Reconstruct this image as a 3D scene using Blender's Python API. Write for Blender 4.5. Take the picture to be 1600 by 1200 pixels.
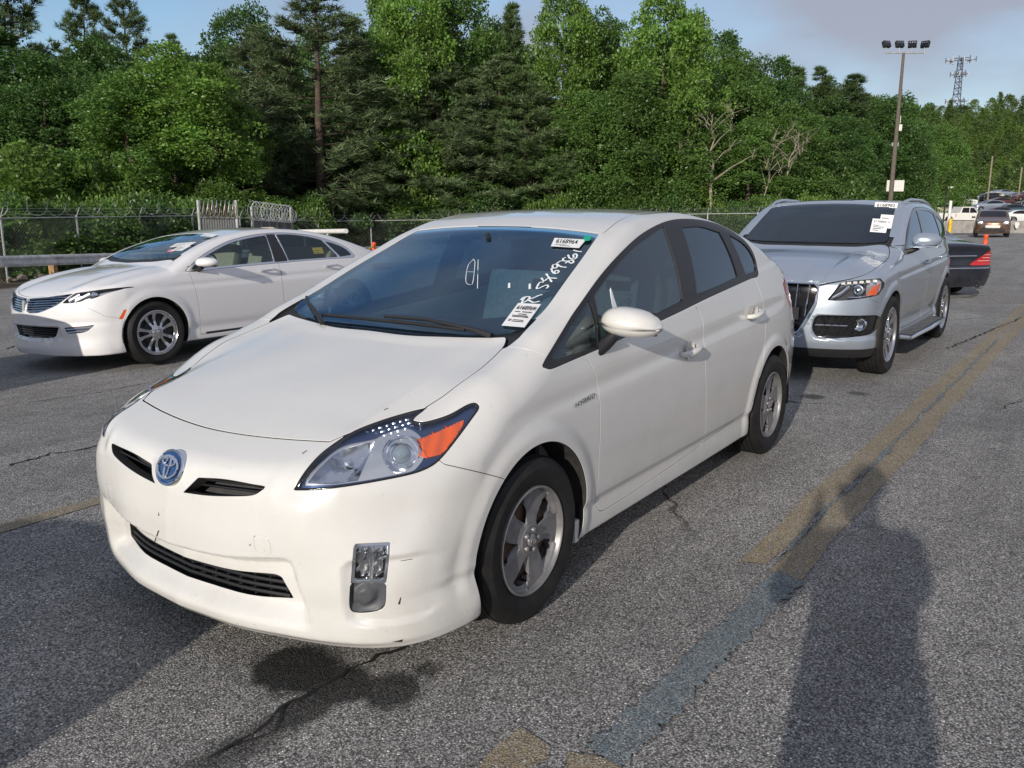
import bpy, bmesh, math, random
import numpy as np
from mathutils import Vector, Matrix, noise as mnoise

random.seed(7); RNG = np.random.default_rng(11)
scene = bpy.context.scene
for o in list(bpy.data.objects): bpy.data.objects.remove(o, do_unlink=True)

# ---------------------------------------------------------------- camera
CAM = (2.4510, 2.4685, 1.5169); YAW, PITCH, ROLL, FPX = -2.53325, -0.20470, 0.00076, 1316.6
cam_data = bpy.data.cameras.new('camera'); cam = bpy.data.objects.new('camera', cam_data)
scene.collection.objects.link(cam); scene.camera = cam
fw = Vector((math.cos(YAW)*math.cos(PITCH), math.sin(YAW)*math.cos(PITCH), math.sin(PITCH)))
rt = Vector((math.sin(YAW), -math.cos(YAW), 0)); upv = rt.cross(fw)
r2 = rt*math.cos(ROLL)+upv*math.sin(ROLL); u2 = -rt*math.sin(ROLL)+upv*math.cos(ROLL)
cam.matrix_world = Matrix(((r2.x, u2.x, -fw.x, CAM[0]), (r2.y, u2.y, -fw.y, CAM[1]), (r2.z, u2.z, -fw.z, CAM[2]), (0, 0, 0, 1)))
cam_data.sensor_width = 36; cam_data.sensor_fit = 'HORIZONTAL'; cam_data.lens = 36*FPX/1600
cam_data.clip_start = .05; cam_data.clip_end = 3000

# ---------------------------------------------------------------- daylight
SUN = Vector((.9357, .1920, .2960)).normalized()          # towards the sun, 17 degrees up
world = bpy.data.worlds.new('World'); scene.world = world; world.use_nodes = True
nt = world.node_tree; nt.nodes.clear()
wo = nt.nodes.new('ShaderNodeOutputWorld'); bg = nt.nodes.new('ShaderNodeBackground')
sky = nt.nodes.new('ShaderNodeTexSky'); sky.sky_type = 'NISHITA'; sky.sun_disc = False
sky.sun_elevation = math.asin(SUN.z); sky.sun_rotation = math.atan2(SUN.x, SUN.y)
sky.altitude = 250; sky.air_density = 1.0; sky.dust_density = .5; sky.ozone_density = 2.2
# thin grey cloud drifting over the clear sky
tc = nt.nodes.new('ShaderNodeTexCoord'); mp = nt.nodes.new('ShaderNodeMapping'); mp.inputs['Scale'].default_value = (1.2, 1.2, 3.2)
mp.inputs['Location'].default_value = (.35, .1, .0)
nz = nt.nodes.new('ShaderNodeTexNoise'); nz.inputs['Scale'].default_value = 1.5; nz.inputs['Detail'].default_value = 6; nz.inputs['Roughness'].default_value = .45
cr = nt.nodes.new('ShaderNodeValToRGB'); cr.color_ramp.elements[0].position = .26; cr.color_ramp.elements[1].position = .45
mx = nt.nodes.new('ShaderNodeMix'); mx.data_type = 'RGBA'; mx.inputs[7].default_value = (2.7, 2.85, 3.45, 1)
ml = nt.nodes.new('ShaderNodeMath'); ml.operation = 'MULTIPLY'; ml.inputs[1].default_value = .93
nt.links.new(tc.outputs['Generated'], mp.inputs[0]); nt.links.new(mp.outputs[0], nz.inputs['Vector'])
sx_ = nt.nodes.new('ShaderNodeSeparateXYZ'); nt.links.new(tc.outputs['Generated'], sx_.inputs[0])
ma = nt.nodes.new('ShaderNodeMath'); ma.operation = 'MULTIPLY_ADD'; ma.inputs[1].default_value = .26; nt.links.new(sx_.outputs[1], ma.inputs[0]); nt.links.new(nz.outputs['Fac'], ma.inputs[2])
nt.links.new(ma.outputs[0], cr.inputs[0]); nt.links.new(cr.outputs[0], ml.inputs[0]); nt.links.new(ml.outputs[0], mx.inputs[0])
nt.links.new(sky.outputs[0], mx.inputs[6]); nt.links.new(mx.outputs[2], bg.inputs[0])
bg.inputs[1].default_value = .14; nt.links.new(bg.outputs[0], wo.inputs[0])
sun_d = bpy.data.lights.new('sun', 'SUN'); sun_d.energy = 3.7; sun_d.angle = math.radians(.55); sun_d.color = (1, .925, .82)
sun = bpy.data.objects.new('sun', sun_d); scene.collection.objects.link(sun)
sun.rotation_euler = (-SUN).to_track_quat('-Z', 'Y').to_euler(); sun.location = (20, 5, 12)
scene.render.engine = 'CYCLES'
scene.view_settings.view_transform = 'Standard'; scene.view_settings.look = 'None'
scene.view_settings.gamma = 1; scene.view_settings.use_curve_mapping = False; scene.view_settings.exposure = 0.0
scene.cycles.max_bounces = 10; scene.cycles.transparent_max_bounces = 24; scene.cycles.glossy_bounces = 5
scene.cycles.sample_clamp_indirect = 6

# ---------------------------------------------------------------- materials
def mat(name, col=(.5, .5, .5), rough=.5, metal=0, coat=0, spec=.5, noise=None, bump=None, emit=None, coat_rough=.03, dirt=None, alpha=None, spread=None):
    """procedural material; noise = (scale, amount, detail) varies the colour, bump = (scale, strength, distance)"""
    m = bpy.data.materials.new(name); m.use_nodes = True; t = m.node_tree
    b = t.nodes['Principled BSDF']
    b.inputs['Base Color'].default_value = (*col, 1); b.inputs['Roughness'].default_value = rough
    b.inputs['Metallic'].default_value = metal; b.inputs['Coat Weight'].default_value = coat
    b.inputs['Coat Roughness'].default_value = coat_rough; b.inputs['Specular IOR Level'].default_value = spec
    if emit: b.inputs['Emission Color'].default_value = (*emit[:3], 1); b.inputs['Emission Strength'].default_value = emit[3]
    c = t.nodes.new('ShaderNodeTexCoord')
    if noise:
        n = t.nodes.new('ShaderNodeTexNoise'); n.inputs['Scale'].default_value = noise[0]; n.inputs['Detail'].default_value = noise[2] if len(noise) > 2 else 4
        t.links.new(c.outputs['Object'], n.inputs['Vector'])
        r = t.nodes.new('ShaderNodeMapRange'); r.inputs[1].default_value = .3; r.inputs[2].default_value = .7
        r.inputs[3].default_value = 1-noise[1]; r.inputs[4].default_value = 1+noise[1]*.6
        v = t.nodes.new('ShaderNodeVectorMath'); v.operation = 'SCALE'; v.inputs[0].default_value = col
        t.links.new(n.outputs['Fac'], r.inputs[0]); t.links.new(r.outputs[0], v.inputs['Scale']); t.links.new(v.outputs[0], b.inputs['Base Color'])
    if bump:
        n = t.nodes.new('ShaderNodeTexNoise'); n.inputs['Scale'].default_value = bump[0]; n.inputs['Detail'].default_value = 3
        t.links.new(c.outputs['Object'], n.inputs['Vector'])
        u = t.nodes.new('ShaderNodeBump'); u.inputs['Strength'].default_value = bump[1]; u.inputs['Distance'].default_value = bump[2]
        t.links.new(n.outputs['Fac'], u.inputs['Height']); t.links.new(u.outputs[0], b.inputs['Normal'])
    return m

def glass_mat(name, tint, ior=1.5, rough=0.0, haze=0.0, refl=(1, 1, 1), gain=1.45):
    """thin tinted pane: clear coat reflection over a tinted see-through layer"""
    m = bpy.data.materials.new(name); m.use_nodes = True; t = m.node_tree; t.nodes.clear()
    o = t.nodes.new('ShaderNodeOutputMaterial'); f = t.nodes.new('ShaderNodeFresnel'); f.inputs[0].default_value = ior
    tr = t.nodes.new('ShaderNodeBsdfTransparent'); tr.inputs[0].default_value = (*tint, 1)
    g = t.nodes.new('ShaderNodeBsdfGlossy'); g.inputs['Roughness'].default_value = rough; g.inputs[0].default_value = (*refl, 1)
    mixs = t.nodes.new('ShaderNodeMixShader'); mm = t.nodes.new('ShaderNodeMath'); mm.operation = 'MULTIPLY'; mm.inputs[1].default_value = gain; mm.use_clamp = True
    gb = t.nodes.new('ShaderNodeNewGeometry'); mi_ = t.nodes.new('ShaderNodeMath'); mi_.operation = 'MULTIPLY_ADD'; mi_.inputs[1].default_value = 1/ior-ior; mi_.inputs[2].default_value = ior
    t.links.new(gb.outputs['Backfacing'], mi_.inputs[0]); t.links.new(mi_.outputs[0], f.inputs[0])      # a pane reflects alike from both sides
    t.links.new(f.outputs[0], mm.inputs[0]); t.links.new(mm.outputs[0], mixs.inputs[0])
    src = tr
    if haze:
        d = t.nodes.new('ShaderNodeBsdfDiffuse'); d.inputs[0].default_value = (.45, .45, .42, 1)
        m2 = t.nodes.new('ShaderNodeMixShader'); m2.inputs[0].default_value = haze
        t.links.new(tr.outputs[0], m2.inputs[1]); t.links.new(d.outputs[0], m2.inputs[2]); src = m2
    t.links.new(src.outputs[0], mixs.inputs[1]); t.links.new(g.outputs[0], mixs.inputs[2]); t.links.new(mixs.outputs[0], o.inputs[0])
    return m

def paint_mat(name, col, rough=.3, metal=0, flake=0, dust=.10, dustcol=(.42, .38, .31)):
    """car lacquer: base colour, fine flake, clear coat and uneven road dust that gathers low down"""
    m = bpy.data.materials.new(name); m.use_nodes = True; t = m.node_tree; b = t.nodes['Principled BSDF']; L = t.links
    c = t.nodes.new('ShaderNodeTexCoord'); s = t.nodes.new('ShaderNodeSeparateXYZ'); L.new(c.outputs['Object'], s.inputs[0])
    n = t.nodes.new('ShaderNodeTexNoise'); n.inputs['Scale'].default_value = 3.5; n.inputs['Detail'].default_value = 8; n.inputs['Roughness'].default_value = .65; L.new(c.outputs['Object'], n.inputs['Vector'])
    n2 = t.nodes.new('ShaderNodeTexNoise'); n2.inputs['Scale'].default_value = 60; n2.inputs['Detail'].default_value = 3; L.new(c.outputs['Object'], n2.inputs['Vector'])
    h = t.nodes.new('ShaderNodeMapRange'); h.inputs[1].default_value = .75; h.inputs[2].default_value = .12; h.inputs[3].default_value = .25; h.inputs[4].default_value = 1; L.new(s.outputs[2], h.inputs[0])
    r = t.nodes.new('ShaderNodeMapRange'); r.inputs[1].default_value = .38; r.inputs[2].default_value = .72; r.inputs[3].default_value = 0; r.inputs[4].default_value = dust*2.2; L.new(n.outputs[0], r.inputs[0])
    a = t.nodes.new('ShaderNodeMath'); a.operation = 'MULTIPLY'; L.new(h.outputs[0], a.inputs[0]); L.new(r.outputs[0], a.inputs[1])
    sp = t.nodes.new('ShaderNodeMapRange'); sp.inputs[1].default_value = .66; sp.inputs[2].default_value = .74; sp.inputs[3].default_value = 0; sp.inputs[4].default_value = dust*1.5; L.new(n2.outputs[0], sp.inputs[0])
    a2 = t.nodes.new('ShaderNodeMath'); a2.operation = 'ADD'; a2.use_clamp = True; L.new(a.outputs[0], a2.inputs[0]); L.new(sp.outputs[0], a2.inputs[1])
    mx = t.nodes.new('ShaderNodeMix'); mx.data_type = 'RGBA'; mx.inputs[6].default_value = (*col, 1); mx.inputs[7].default_value = (*dustcol, 1)
    L.new(a2.outputs[0], mx.inputs[0]); L.new(mx.outputs[2], b.inputs['Base Color'])
    rr = t.nodes.new('ShaderNodeMath'); rr.operation = 'MULTIPLY_ADD'; rr.inputs[1].default_value = .6; rr.inputs[2].default_value = rough; L.new(a2.outputs[0], rr.inputs[0]); L.new(rr.outputs[0], b.inputs['Roughness'])
    b.inputs['Metallic'].default_value = metal; b.inputs['Coat Weight'].default_value = 1.0
    cc = t.nodes.new('ShaderNodeMath'); cc.operation = 'MULTIPLY_ADD'; cc.inputs[1].default_value = .5; cc.inputs[2].default_value = .03; L.new(a2.outputs[0], cc.inputs[0]); L.new(cc.outputs[0], b.inputs['Coat Roughness'])
    if flake:
        v = t.nodes.new('ShaderNodeTexVoronoi'); v.inputs['Scale'].default_value = 900; L.new(c.outputs['Object'], v.inputs['Vector'])
        u = t.nodes.new('ShaderNodeBump'); u.inputs['Strength'].default_value = flake; u.inputs['Distance'].default_value = .0004
        L.new(v.outputs['Distance'], u.inputs['Height']); L.new(u.outputs[0], b.inputs['Normal'])
    return m

M = {}
PAINTS = ('pearl_white_paint', 'clean_white_paint', 'silver_blue_paint', 'dark_navy_paint')
M['seam'] = mat('seam_shade_colour', (.03, .03, .03), .8)  # dark colour standing in for the shade inside panel gaps
M['pearl'] = paint_mat('pearl_white_paint', (.735, .725, .695), .30, 0, 0, .16)
M['pearl_clean'] = paint_mat('clean_white_paint', (.82, .81, .81), .30, 0, 0, .04)
M['silver'] = paint_mat('silver_blue_paint', (.44, .50, .58), .30, .6, .08, .05)
M['navy'] = paint_mat('dark_navy_paint', (.012, .016, .030), .25, .3, 0, .05)
M['bronze'] = paint_mat('bronze_paint', (.16, .09, .055), .3, .5, 0, .04)
M['black_plastic'] = mat('black_plastic', (.018, .018, .019), .45, bump=(400, .15, .0005))
M['gloss_black'] = mat('gloss_black', (.008, .008, .01), .12, coat=.5)
M['grey_plastic'] = mat('grey_plastic', (.085, .09, .10), .5, bump=(600, .2, .0005), noise=(9, .15))
M['rubber'] = mat('tyre_rubber', (.015, .0145, .014), .66, noise=(14, .45, 6), bump=(160, .12, .001), spec=.35)
M['alloy'] = mat('wheel_cover_silver', (.235, .23, .235), .40, .35, noise=(25, .22, 6))
M['alloy_bright'] = mat('bright_alloy', (.62, .62, .64), .20, .95, noise=(25, .1, 6))
M['hub_steel'] = mat('rusty_hub', (.10, .055, .035), .7, .3, noise=(30, .5, 6))
M['chrome'] = mat('chrome', (.85, .86, .88), .06, 1.0)
M['dull_chrome'] = mat('reflector_chrome', (.72, .74, .78), .16, 1.0)
M['painted_sky_band'] = mat('painted_sky_reflection', (.10, .30, .52), .25, coat=.6)  # blue colour that paints the sky's reflection on the windscreen's top edge
M['trim_black'] = mat('trim_black', (.012, .012, .014), .38)
M['badge_dark'] = mat('dark_badge_chrome', (.16, .17, .18), .25, .8)
M['blue_badge'] = mat('blue_badge', (.01, .05, .17), .15, .0, coat=1)
M['lamp_blue'] = mat('lamp_housing_blue', (.03, .065, .17), .30, .6, coat=1)
M['lamp_silver'] = mat('lamp_silver', (.62, .64, .68), .24, .6, coat=1)
M['lamp_clear'] = glass_mat('lamp_lens', (.96, .97, .98), 1.45)
M['lamp_ribbed'] = glass_mat('ribbed_lens', (.93, .92, .90), 1.45, .05)
M['amber'] = mat('amber_reflector', (.85, .12, .010), .25, 0, coat=1, bump=(260, .8, .002), emit=None)
M['red_lens'] = mat('red_lens', (.55, .015, .015), .15, .1, coat=1, bump=(220, .5, .002))
M['ws_glass'] = glass_mat('windscreen_glass', (.40, .58, .70), 1.6, .0, .012, (.62, .84, 1.0), 1.9)
M['side_glass'] = glass_mat('side_glass', (.24, .29, .30), 1.55, .0, .02, (.75, .9, 1.0), 1.6)
M['dark_glass'] = glass_mat('privacy_glass', (.10, .125, .15), 1.55, .0, .02, (.70, .86, 1.0), 1.6)
M['clear_glass'] = glass_mat('clear_glass', (.66, .78, .76), 1.55, .0, .01, (.75, .9, 1.0), 1.5)
M['interior_dark'] = mat('interior_dark', (.022, .026, .032), .8, noise=(20, .2))
M['interior_beige'] = mat('interior_beige', (.36, .32, .25), .8, noise=(30, .2))
M['interior_grey'] = mat('interior_grey', (.20, .22, .21), .85, noise=(40, .2))
M['liner'] = mat('underbody', (.05, .05, .052), .9, noise=(10, .4))
M['well'] = mat('wheel_well_felt', (.035, .033, .030), .95, noise=(18, .5, 6), bump=(60, .5, .01))
M['paper'] = mat('paper_tag', (.80, .80, .80), .6)
M['ink'] = mat('black_ink', (.02, .02, .02), .6)
M['green_dot'] = mat('green_sticker', (.0, .38, .22), .5)
M['pink'] = mat('pink_sticker', (.80, .25, .38), .5)
M['yellow_tag'] = mat('yellow_tag', (.80, .50, .03), .6)
M['marker'] = mat('white_marker', (.82, .86, .86), .7)
M['galv'] = mat('galvanised_steel', (.80, .81, .82), .42, .05, noise=(6, .25, 8))
M['galv_dull'] = mat('weathered_galvanised_steel', (.45, .46, .46), .55, .1, noise=(4, .3, 8))
M['wood_post'] = mat('timber_post', (.36, .22, .10), .8, noise=(12, .35, 8), bump=(60, .4, .01))
M['wood_dark'] = mat('weathered_pole', (.15, .125, .10), .85, noise=(9, .3, 8), bump=(40, .5, .01))
M['orange'] = mat('orange_plastic', (.80, .10, .03), .5, noise=(12, .2))
M['yellow_paint'] = mat('yellow_paint', (.72, .46, .02), .5, noise=(14, .3, 6))
M['white_paint'] = mat('white_paint', (.78, .77, .72), .5, noise=(10, .12, 6))
M['concrete'] = mat('concrete', (.33, .31, .28), .85, noise=(3, .3, 8), bump=(50, .3, .01))

# ---------------------------------------------------------------- object helpers
COL = scene.collection
def tag(o, label=None, cat=None, group=None, kind=None):
    if label: o['label'] = label
    if cat: o['category'] = cat
    if group: o['group'] = group
    if kind: o['kind'] = kind
    return o
def empty(name, loc=(0, 0, 0), rz=0, parent=None):
    o = bpy.data.objects.new(name, None); COL.objects.link(o); o.location = loc; o.rotation_euler = (0, 0, rz)
    o.empty_display_size = .2
    if parent: o.parent = parent
    return o
def link(name, me, parent=None, loc=None, rot=None):
    o = bpy.data.objects.new(name, me); COL.objects.link(o)
    if parent: o.parent = parent
    if loc is not None: o.location = loc
    if rot is not None: o.rotation_euler = rot
    return o
def np_mesh(name, V, T, mats, normals=None, smooth=True, mi=None):
    V = np.asarray(V, np.float32); T = np.asarray(T, np.int32); k = T.shape[1]
    me = bpy.data.meshes.new(name); me.vertices.add(len(V)); me.vertices.foreach_set('co', V.ravel())
    me.loops.add(T.size); me.loops.foreach_set('vertex_index', T.ravel())
    me.polygons.add(len(T)); me.polygons.foreach_set('loop_start', np.arange(0, T.size, k, dtype=np.int32))
    me.polygons.foreach_set('loop_total', np.full(len(T), k, np.int32))
    me.polygons.foreach_set('use_smooth', np.full(len(T), smooth))
    if mi is not None: me.polygons.foreach_set('material_index', np.asarray(mi, np.int32))
    me.update(calc_edges=True)
    for m in (mats if isinstance(mats, (list, tuple)) else [mats]): me.materials.append(m)
    if normals is not None: me.normals_split_custom_set_from_vertices(np.asarray(normals, float).tolist())
    return me
def surf_obj(name, S, m, parent=None):
    if hasattr(S, 'mi') and m.name in PAINTS: return link(name, np_mesh(name, S.V, S.T, [m, M['seam']], S.N, mi=S.mi), parent)
    return link(name, np_mesh(name, S.V, S.T, m, S.N), parent)

class MB:
    """collects simple solids into one mesh"""
    def __init__(s): s.bm = bmesh.new()
    def box(s, c, d, rot=None, bev=0, M4=None):
        g = bmesh.ops.create_cube(s.bm, size=1)['verts']
        bmesh.ops.scale(s.bm, vec=d, verts=g)
        if bev:
            e = list({e for v in g for e in v.link_edges})
            r = bmesh.ops.bevel(s.bm, geom=e, offset=bev, segments=2, profile=.7, affect='EDGES')
            g = list({v for f in r['faces'] for v in f.verts} | {v for v in g if v.is_valid})
        if rot is not None: bmesh.ops.rotate(s.bm, verts=g, matrix=rot)
        bmesh.ops.translate(s.bm, vec=c, verts=g); return s
    def tube(s, pts, r, n=8, closed=False, cap=True):
        P = [Vector(p) for p in pts]; rings = []; N = len(P)
        rr = r if hasattr(r, '__len__') else [r]*N
        prev = None
        for i in range(N):
            a = P[(i-1) % N] if (i > 0 or closed) else P[i]; b = P[(i+1) % N] if (i < N-1 or closed) else P[i]
            t = (b-a).normalized()
            if prev is None:
                u = t.cross(Vector((0, 0, 1)));
                if u.length < .1: u = t.cross(Vector((1, 0, 0)))
                u.normalize()
            else: u = (prev-t*prev.dot(t)).normalized()
            prev = u; w = t.cross(u)
            rings.append([s.bm.verts.new(P[i]+(u*math.cos(2*math.pi*k/n)+w*math.sin(2*math.pi*k/n))*rr[i]) for k in range(n)])
        for i in range(N if closed else N-1):
            A, B = rings[i], rings[(i+1) % N]
            for k in range(n): s.bm.faces.new((A[k], A[(k+1) % n], B[(k+1) % n], B[k]))
        if cap and not closed:
            s.bm.faces.new(rings[0][::-1]); s.bm.faces.new(rings[-1])
        return s
    def lathe(s, prof, n=48, axis='Y', c=(0, 0, 0)):
        """prof = (radius, offset along axis)"""
        rings = []
        for r, h in prof:
            ring = []
            for k in range(n):
                a = 2*math.pi*k/n
                p = {'Y': (r*math.cos(a), h, r*math.sin(a)), 'Z': (r*math.cos(a), r*math.sin(a), h), 'X': (h, r*math.cos(a), r*math.sin(a))}[axis]
                ring.append(s.bm.verts.new((p[0]+c[0], p[1]+c[1], p[2]+c[2])))
            rings.append(ring)
        for A, B in zip(rings, rings[1:]):
            for k in range(n): s.bm.faces.new((A[k], A[(k+1) % n], B[(k+1) % n], B[k]))
        return s
    def poly(s, pts):
        s.bm.faces.new([s.bm.verts.new(p) for p in pts]); return s
    def prism(s, pts, d):
        """flat outline pushed along d"""
        A = [s.bm.verts.new(p) for p in pts]; B = [s.bm.verts.new(Vector(p)+Vector(d)) for p in pts]
        s.bm.faces.new(A[::-1]); s.bm.faces.new(B); n = len(pts)
        for i in range(n): s.bm.faces.new((A[i], A[(i+1) % n], B[(i+1) % n], B[i]))
        return s
    def mesh(s, name, m, smooth=False, angle=35, tri=False):
        bmesh.ops.recalc_face_normals(s.bm, faces=s.bm.faces)
        me = bpy.data.meshes.new(name); s.bm.to_mesh(me); s.bm.free()
        for x in (m if isinstance(m, (list, tuple)) else [m]): me.materials.append(x)
        if smooth:
            me.polygons.foreach_set('use_smooth', [True]*len(me.polygons))
            if angle < 180: me.set_sharp_from_angle(angle=math.radians(angle))
        return me
    def obj(s, name, m, parent=None, smooth=False, angle=35, loc=None):
        return link(name, s.mesh(name, m, smooth, angle), parent, loc)

_fc = {}
def text_mesh(txt, name='lettering', m=None, bold=0):
    """letter outlines as a flat mesh, 1 unit high, origin at lower left"""
    cu = bpy.data.curves.new(name, 'FONT'); cu.body = txt; cu.size = 1.38; cu.offset = bold
    o = bpy.data.objects.new(name, cu); COL.objects.link(o)
    me = bpy.data.meshes.new_from_object(o.evaluated_get(bpy.context.evaluated_depsgraph_get()))
    bpy.data.objects.remove(o); bpy.data.curves.remove(cu); me.name = name
    me.materials.clear()
    if m: me.materials.append(m)
    return me
def text_on(txt, P0, U, Vv, w, h, m, parent, lift=.001, name='lettering', bold=0):
    """lettering laid on the plane P0 + a*U + b*V, w wide and h high"""
    me = text_mesh(txt, name, m, bold)
    n = len(me.vertices); co = np.zeros(n*3); me.vertices.foreach_get('co', co); co = co.reshape(-1, 3)
    co[:, 0] = (co[:, 0]-co[:, 0].min())/max(co[:, 0].max()-co[:, 0].min(), 1e-6)*w
    co[:, 1] = (co[:, 1]-co[:, 1].min())/max(co[:, 1].max()-co[:, 1].min(), 1e-6)*h
    U = np.array(U, float); Vv = np.array(Vv, float); Nn = np.cross(U, Vv); Nn /= np.linalg.norm(Nn)
    out = np.array(P0)+co[:, :1]*U+co[:, 1:2]*Vv+Nn*lift
    me.vertices.foreach_set('co', out.ravel()); me.update()
    return link(name, me, parent)
# ---------------------------------------------------------------- numeric helpers
def pchip(pts):
    xs = np.array([p[0] for p in pts], float); ys = np.array([p[1] for p in pts], float)
    o = np.argsort(xs); xs = xs[o]; ys = ys[o]
    h = np.diff(xs); d = np.diff(ys) / h
    m = np.zeros_like(xs)
    for i in range(1, len(xs) - 1):
        if d[i-1] * d[i] > 0:
            w1 = 2*h[i] + h[i-1]; w2 = h[i] + 2*h[i-1]
            m[i] = (w1 + w2) / (w1/d[i-1] + w2/d[i])
    m[0] = d[0]; m[-1] = d[-1]
    def f(x):
        x = np.asarray(x, float)
        xc = np.clip(x, xs[0], xs[-1])
        i = np.clip(np.searchsorted(xs, xc) - 1, 0, len(xs) - 2)
        t = (xc - xs[i]) / h[i]; t2 = t*t; t3 = t2*t
        return (2*t3-3*t2+1)*ys[i] + (t3-2*t2+t)*h[i]*m[i] + (-2*t3+3*t2)*ys[i+1] + (t3-t2)*h[i]*m[i+1]
    return f

def smax(a, b, k):
    h = np.clip(.5 + .5*(a-b)/k, 0, 1)
    return b + (a-b)*h + k*h*(1-h)

def sstep(a, b, x):
    t = np.clip((x-a)/(b-a), 0, 1)
    return t*t*(3-2*t)

def nrm(a):
    return a / np.maximum(np.linalg.norm(a, axis=-1, keepdims=True), 1e-12)

def catmull(P, n=6, closed=True):
    """smooth closed outline through points; a point given as (a, b, 1) is a sharp corner"""
    out = []; N = len(P)
    for i in range(N if closed else N-1):
        p1 = np.array(P[i][:2]); p2 = np.array(P[(i+1) % N][:2])
        c1 = len(P[i]) > 2 or (not closed and i == 0); c2 = len(P[(i+1) % N]) > 2 or (not closed and i == N-2)
        p0 = np.array(P[(i-1) % N][:2]); p3 = np.array(P[(i+2) % N][:2])
        m1 = (p2-p1) if c1 else (p2-p0)/2
        m2 = (p2-p1) if c2 else (p3-p1)/2
        L = np.linalg.norm(p2-p1)
        for m in (m1, m2):
            l = np.linalg.norm(m)
            if l > 1.3*L: m *= 1.3*L/l
        k = 1 if (c1 and c2) else n
        for j in range(k):
            t = j/k; t2 = t*t; t3 = t2*t
            out.append((2*t3-3*t2+1)*p1 + (t3-2*t2+t)*m1 + (-2*t3+3*t2)*p2 + (t3-t2)*m2)
    if not closed: out.append(np.array(P[-1][:2]))
    return np.array(out)

def sdpoly(px, py, poly):
    """signed distance to a 2D polygon, positive inside"""
    px = np.asarray(px, float); py = np.asarray(py, float)
    d = np.full(px.shape, 1e9); s = np.zeros(px.shape, bool)
    A = poly; B = np.roll(poly, -1, 0)
    for a, b in zip(A, B):
        ex, ey = b-a; wx = px-a[0]; wy = py-a[1]
        t = np.clip((wx*ex+wy*ey)/max(ex*ex+ey*ey, 1e-12), 0, 1)
        dx = wx-ex*t; dy = wy-ey*t
        d = np.minimum(d, dx*dx+dy*dy)
        c1 = py >= a[1]; c2 = py < b[1]; c3 = ex*wy > ey*wx
        s ^= (c1 & c2 & c3) | (~c1 & ~c2 & ~c3)
    d = np.sqrt(d)
    return np.where(s, d, -d)

def sdbox(a, b, w, h, r):
    qx = np.abs(a)-w+r; qy = np.abs(b)-h+r
    return np.hypot(np.maximum(qx, 0), np.maximum(qy, 0))+np.minimum(np.maximum(qx, qy), 0)-r

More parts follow.
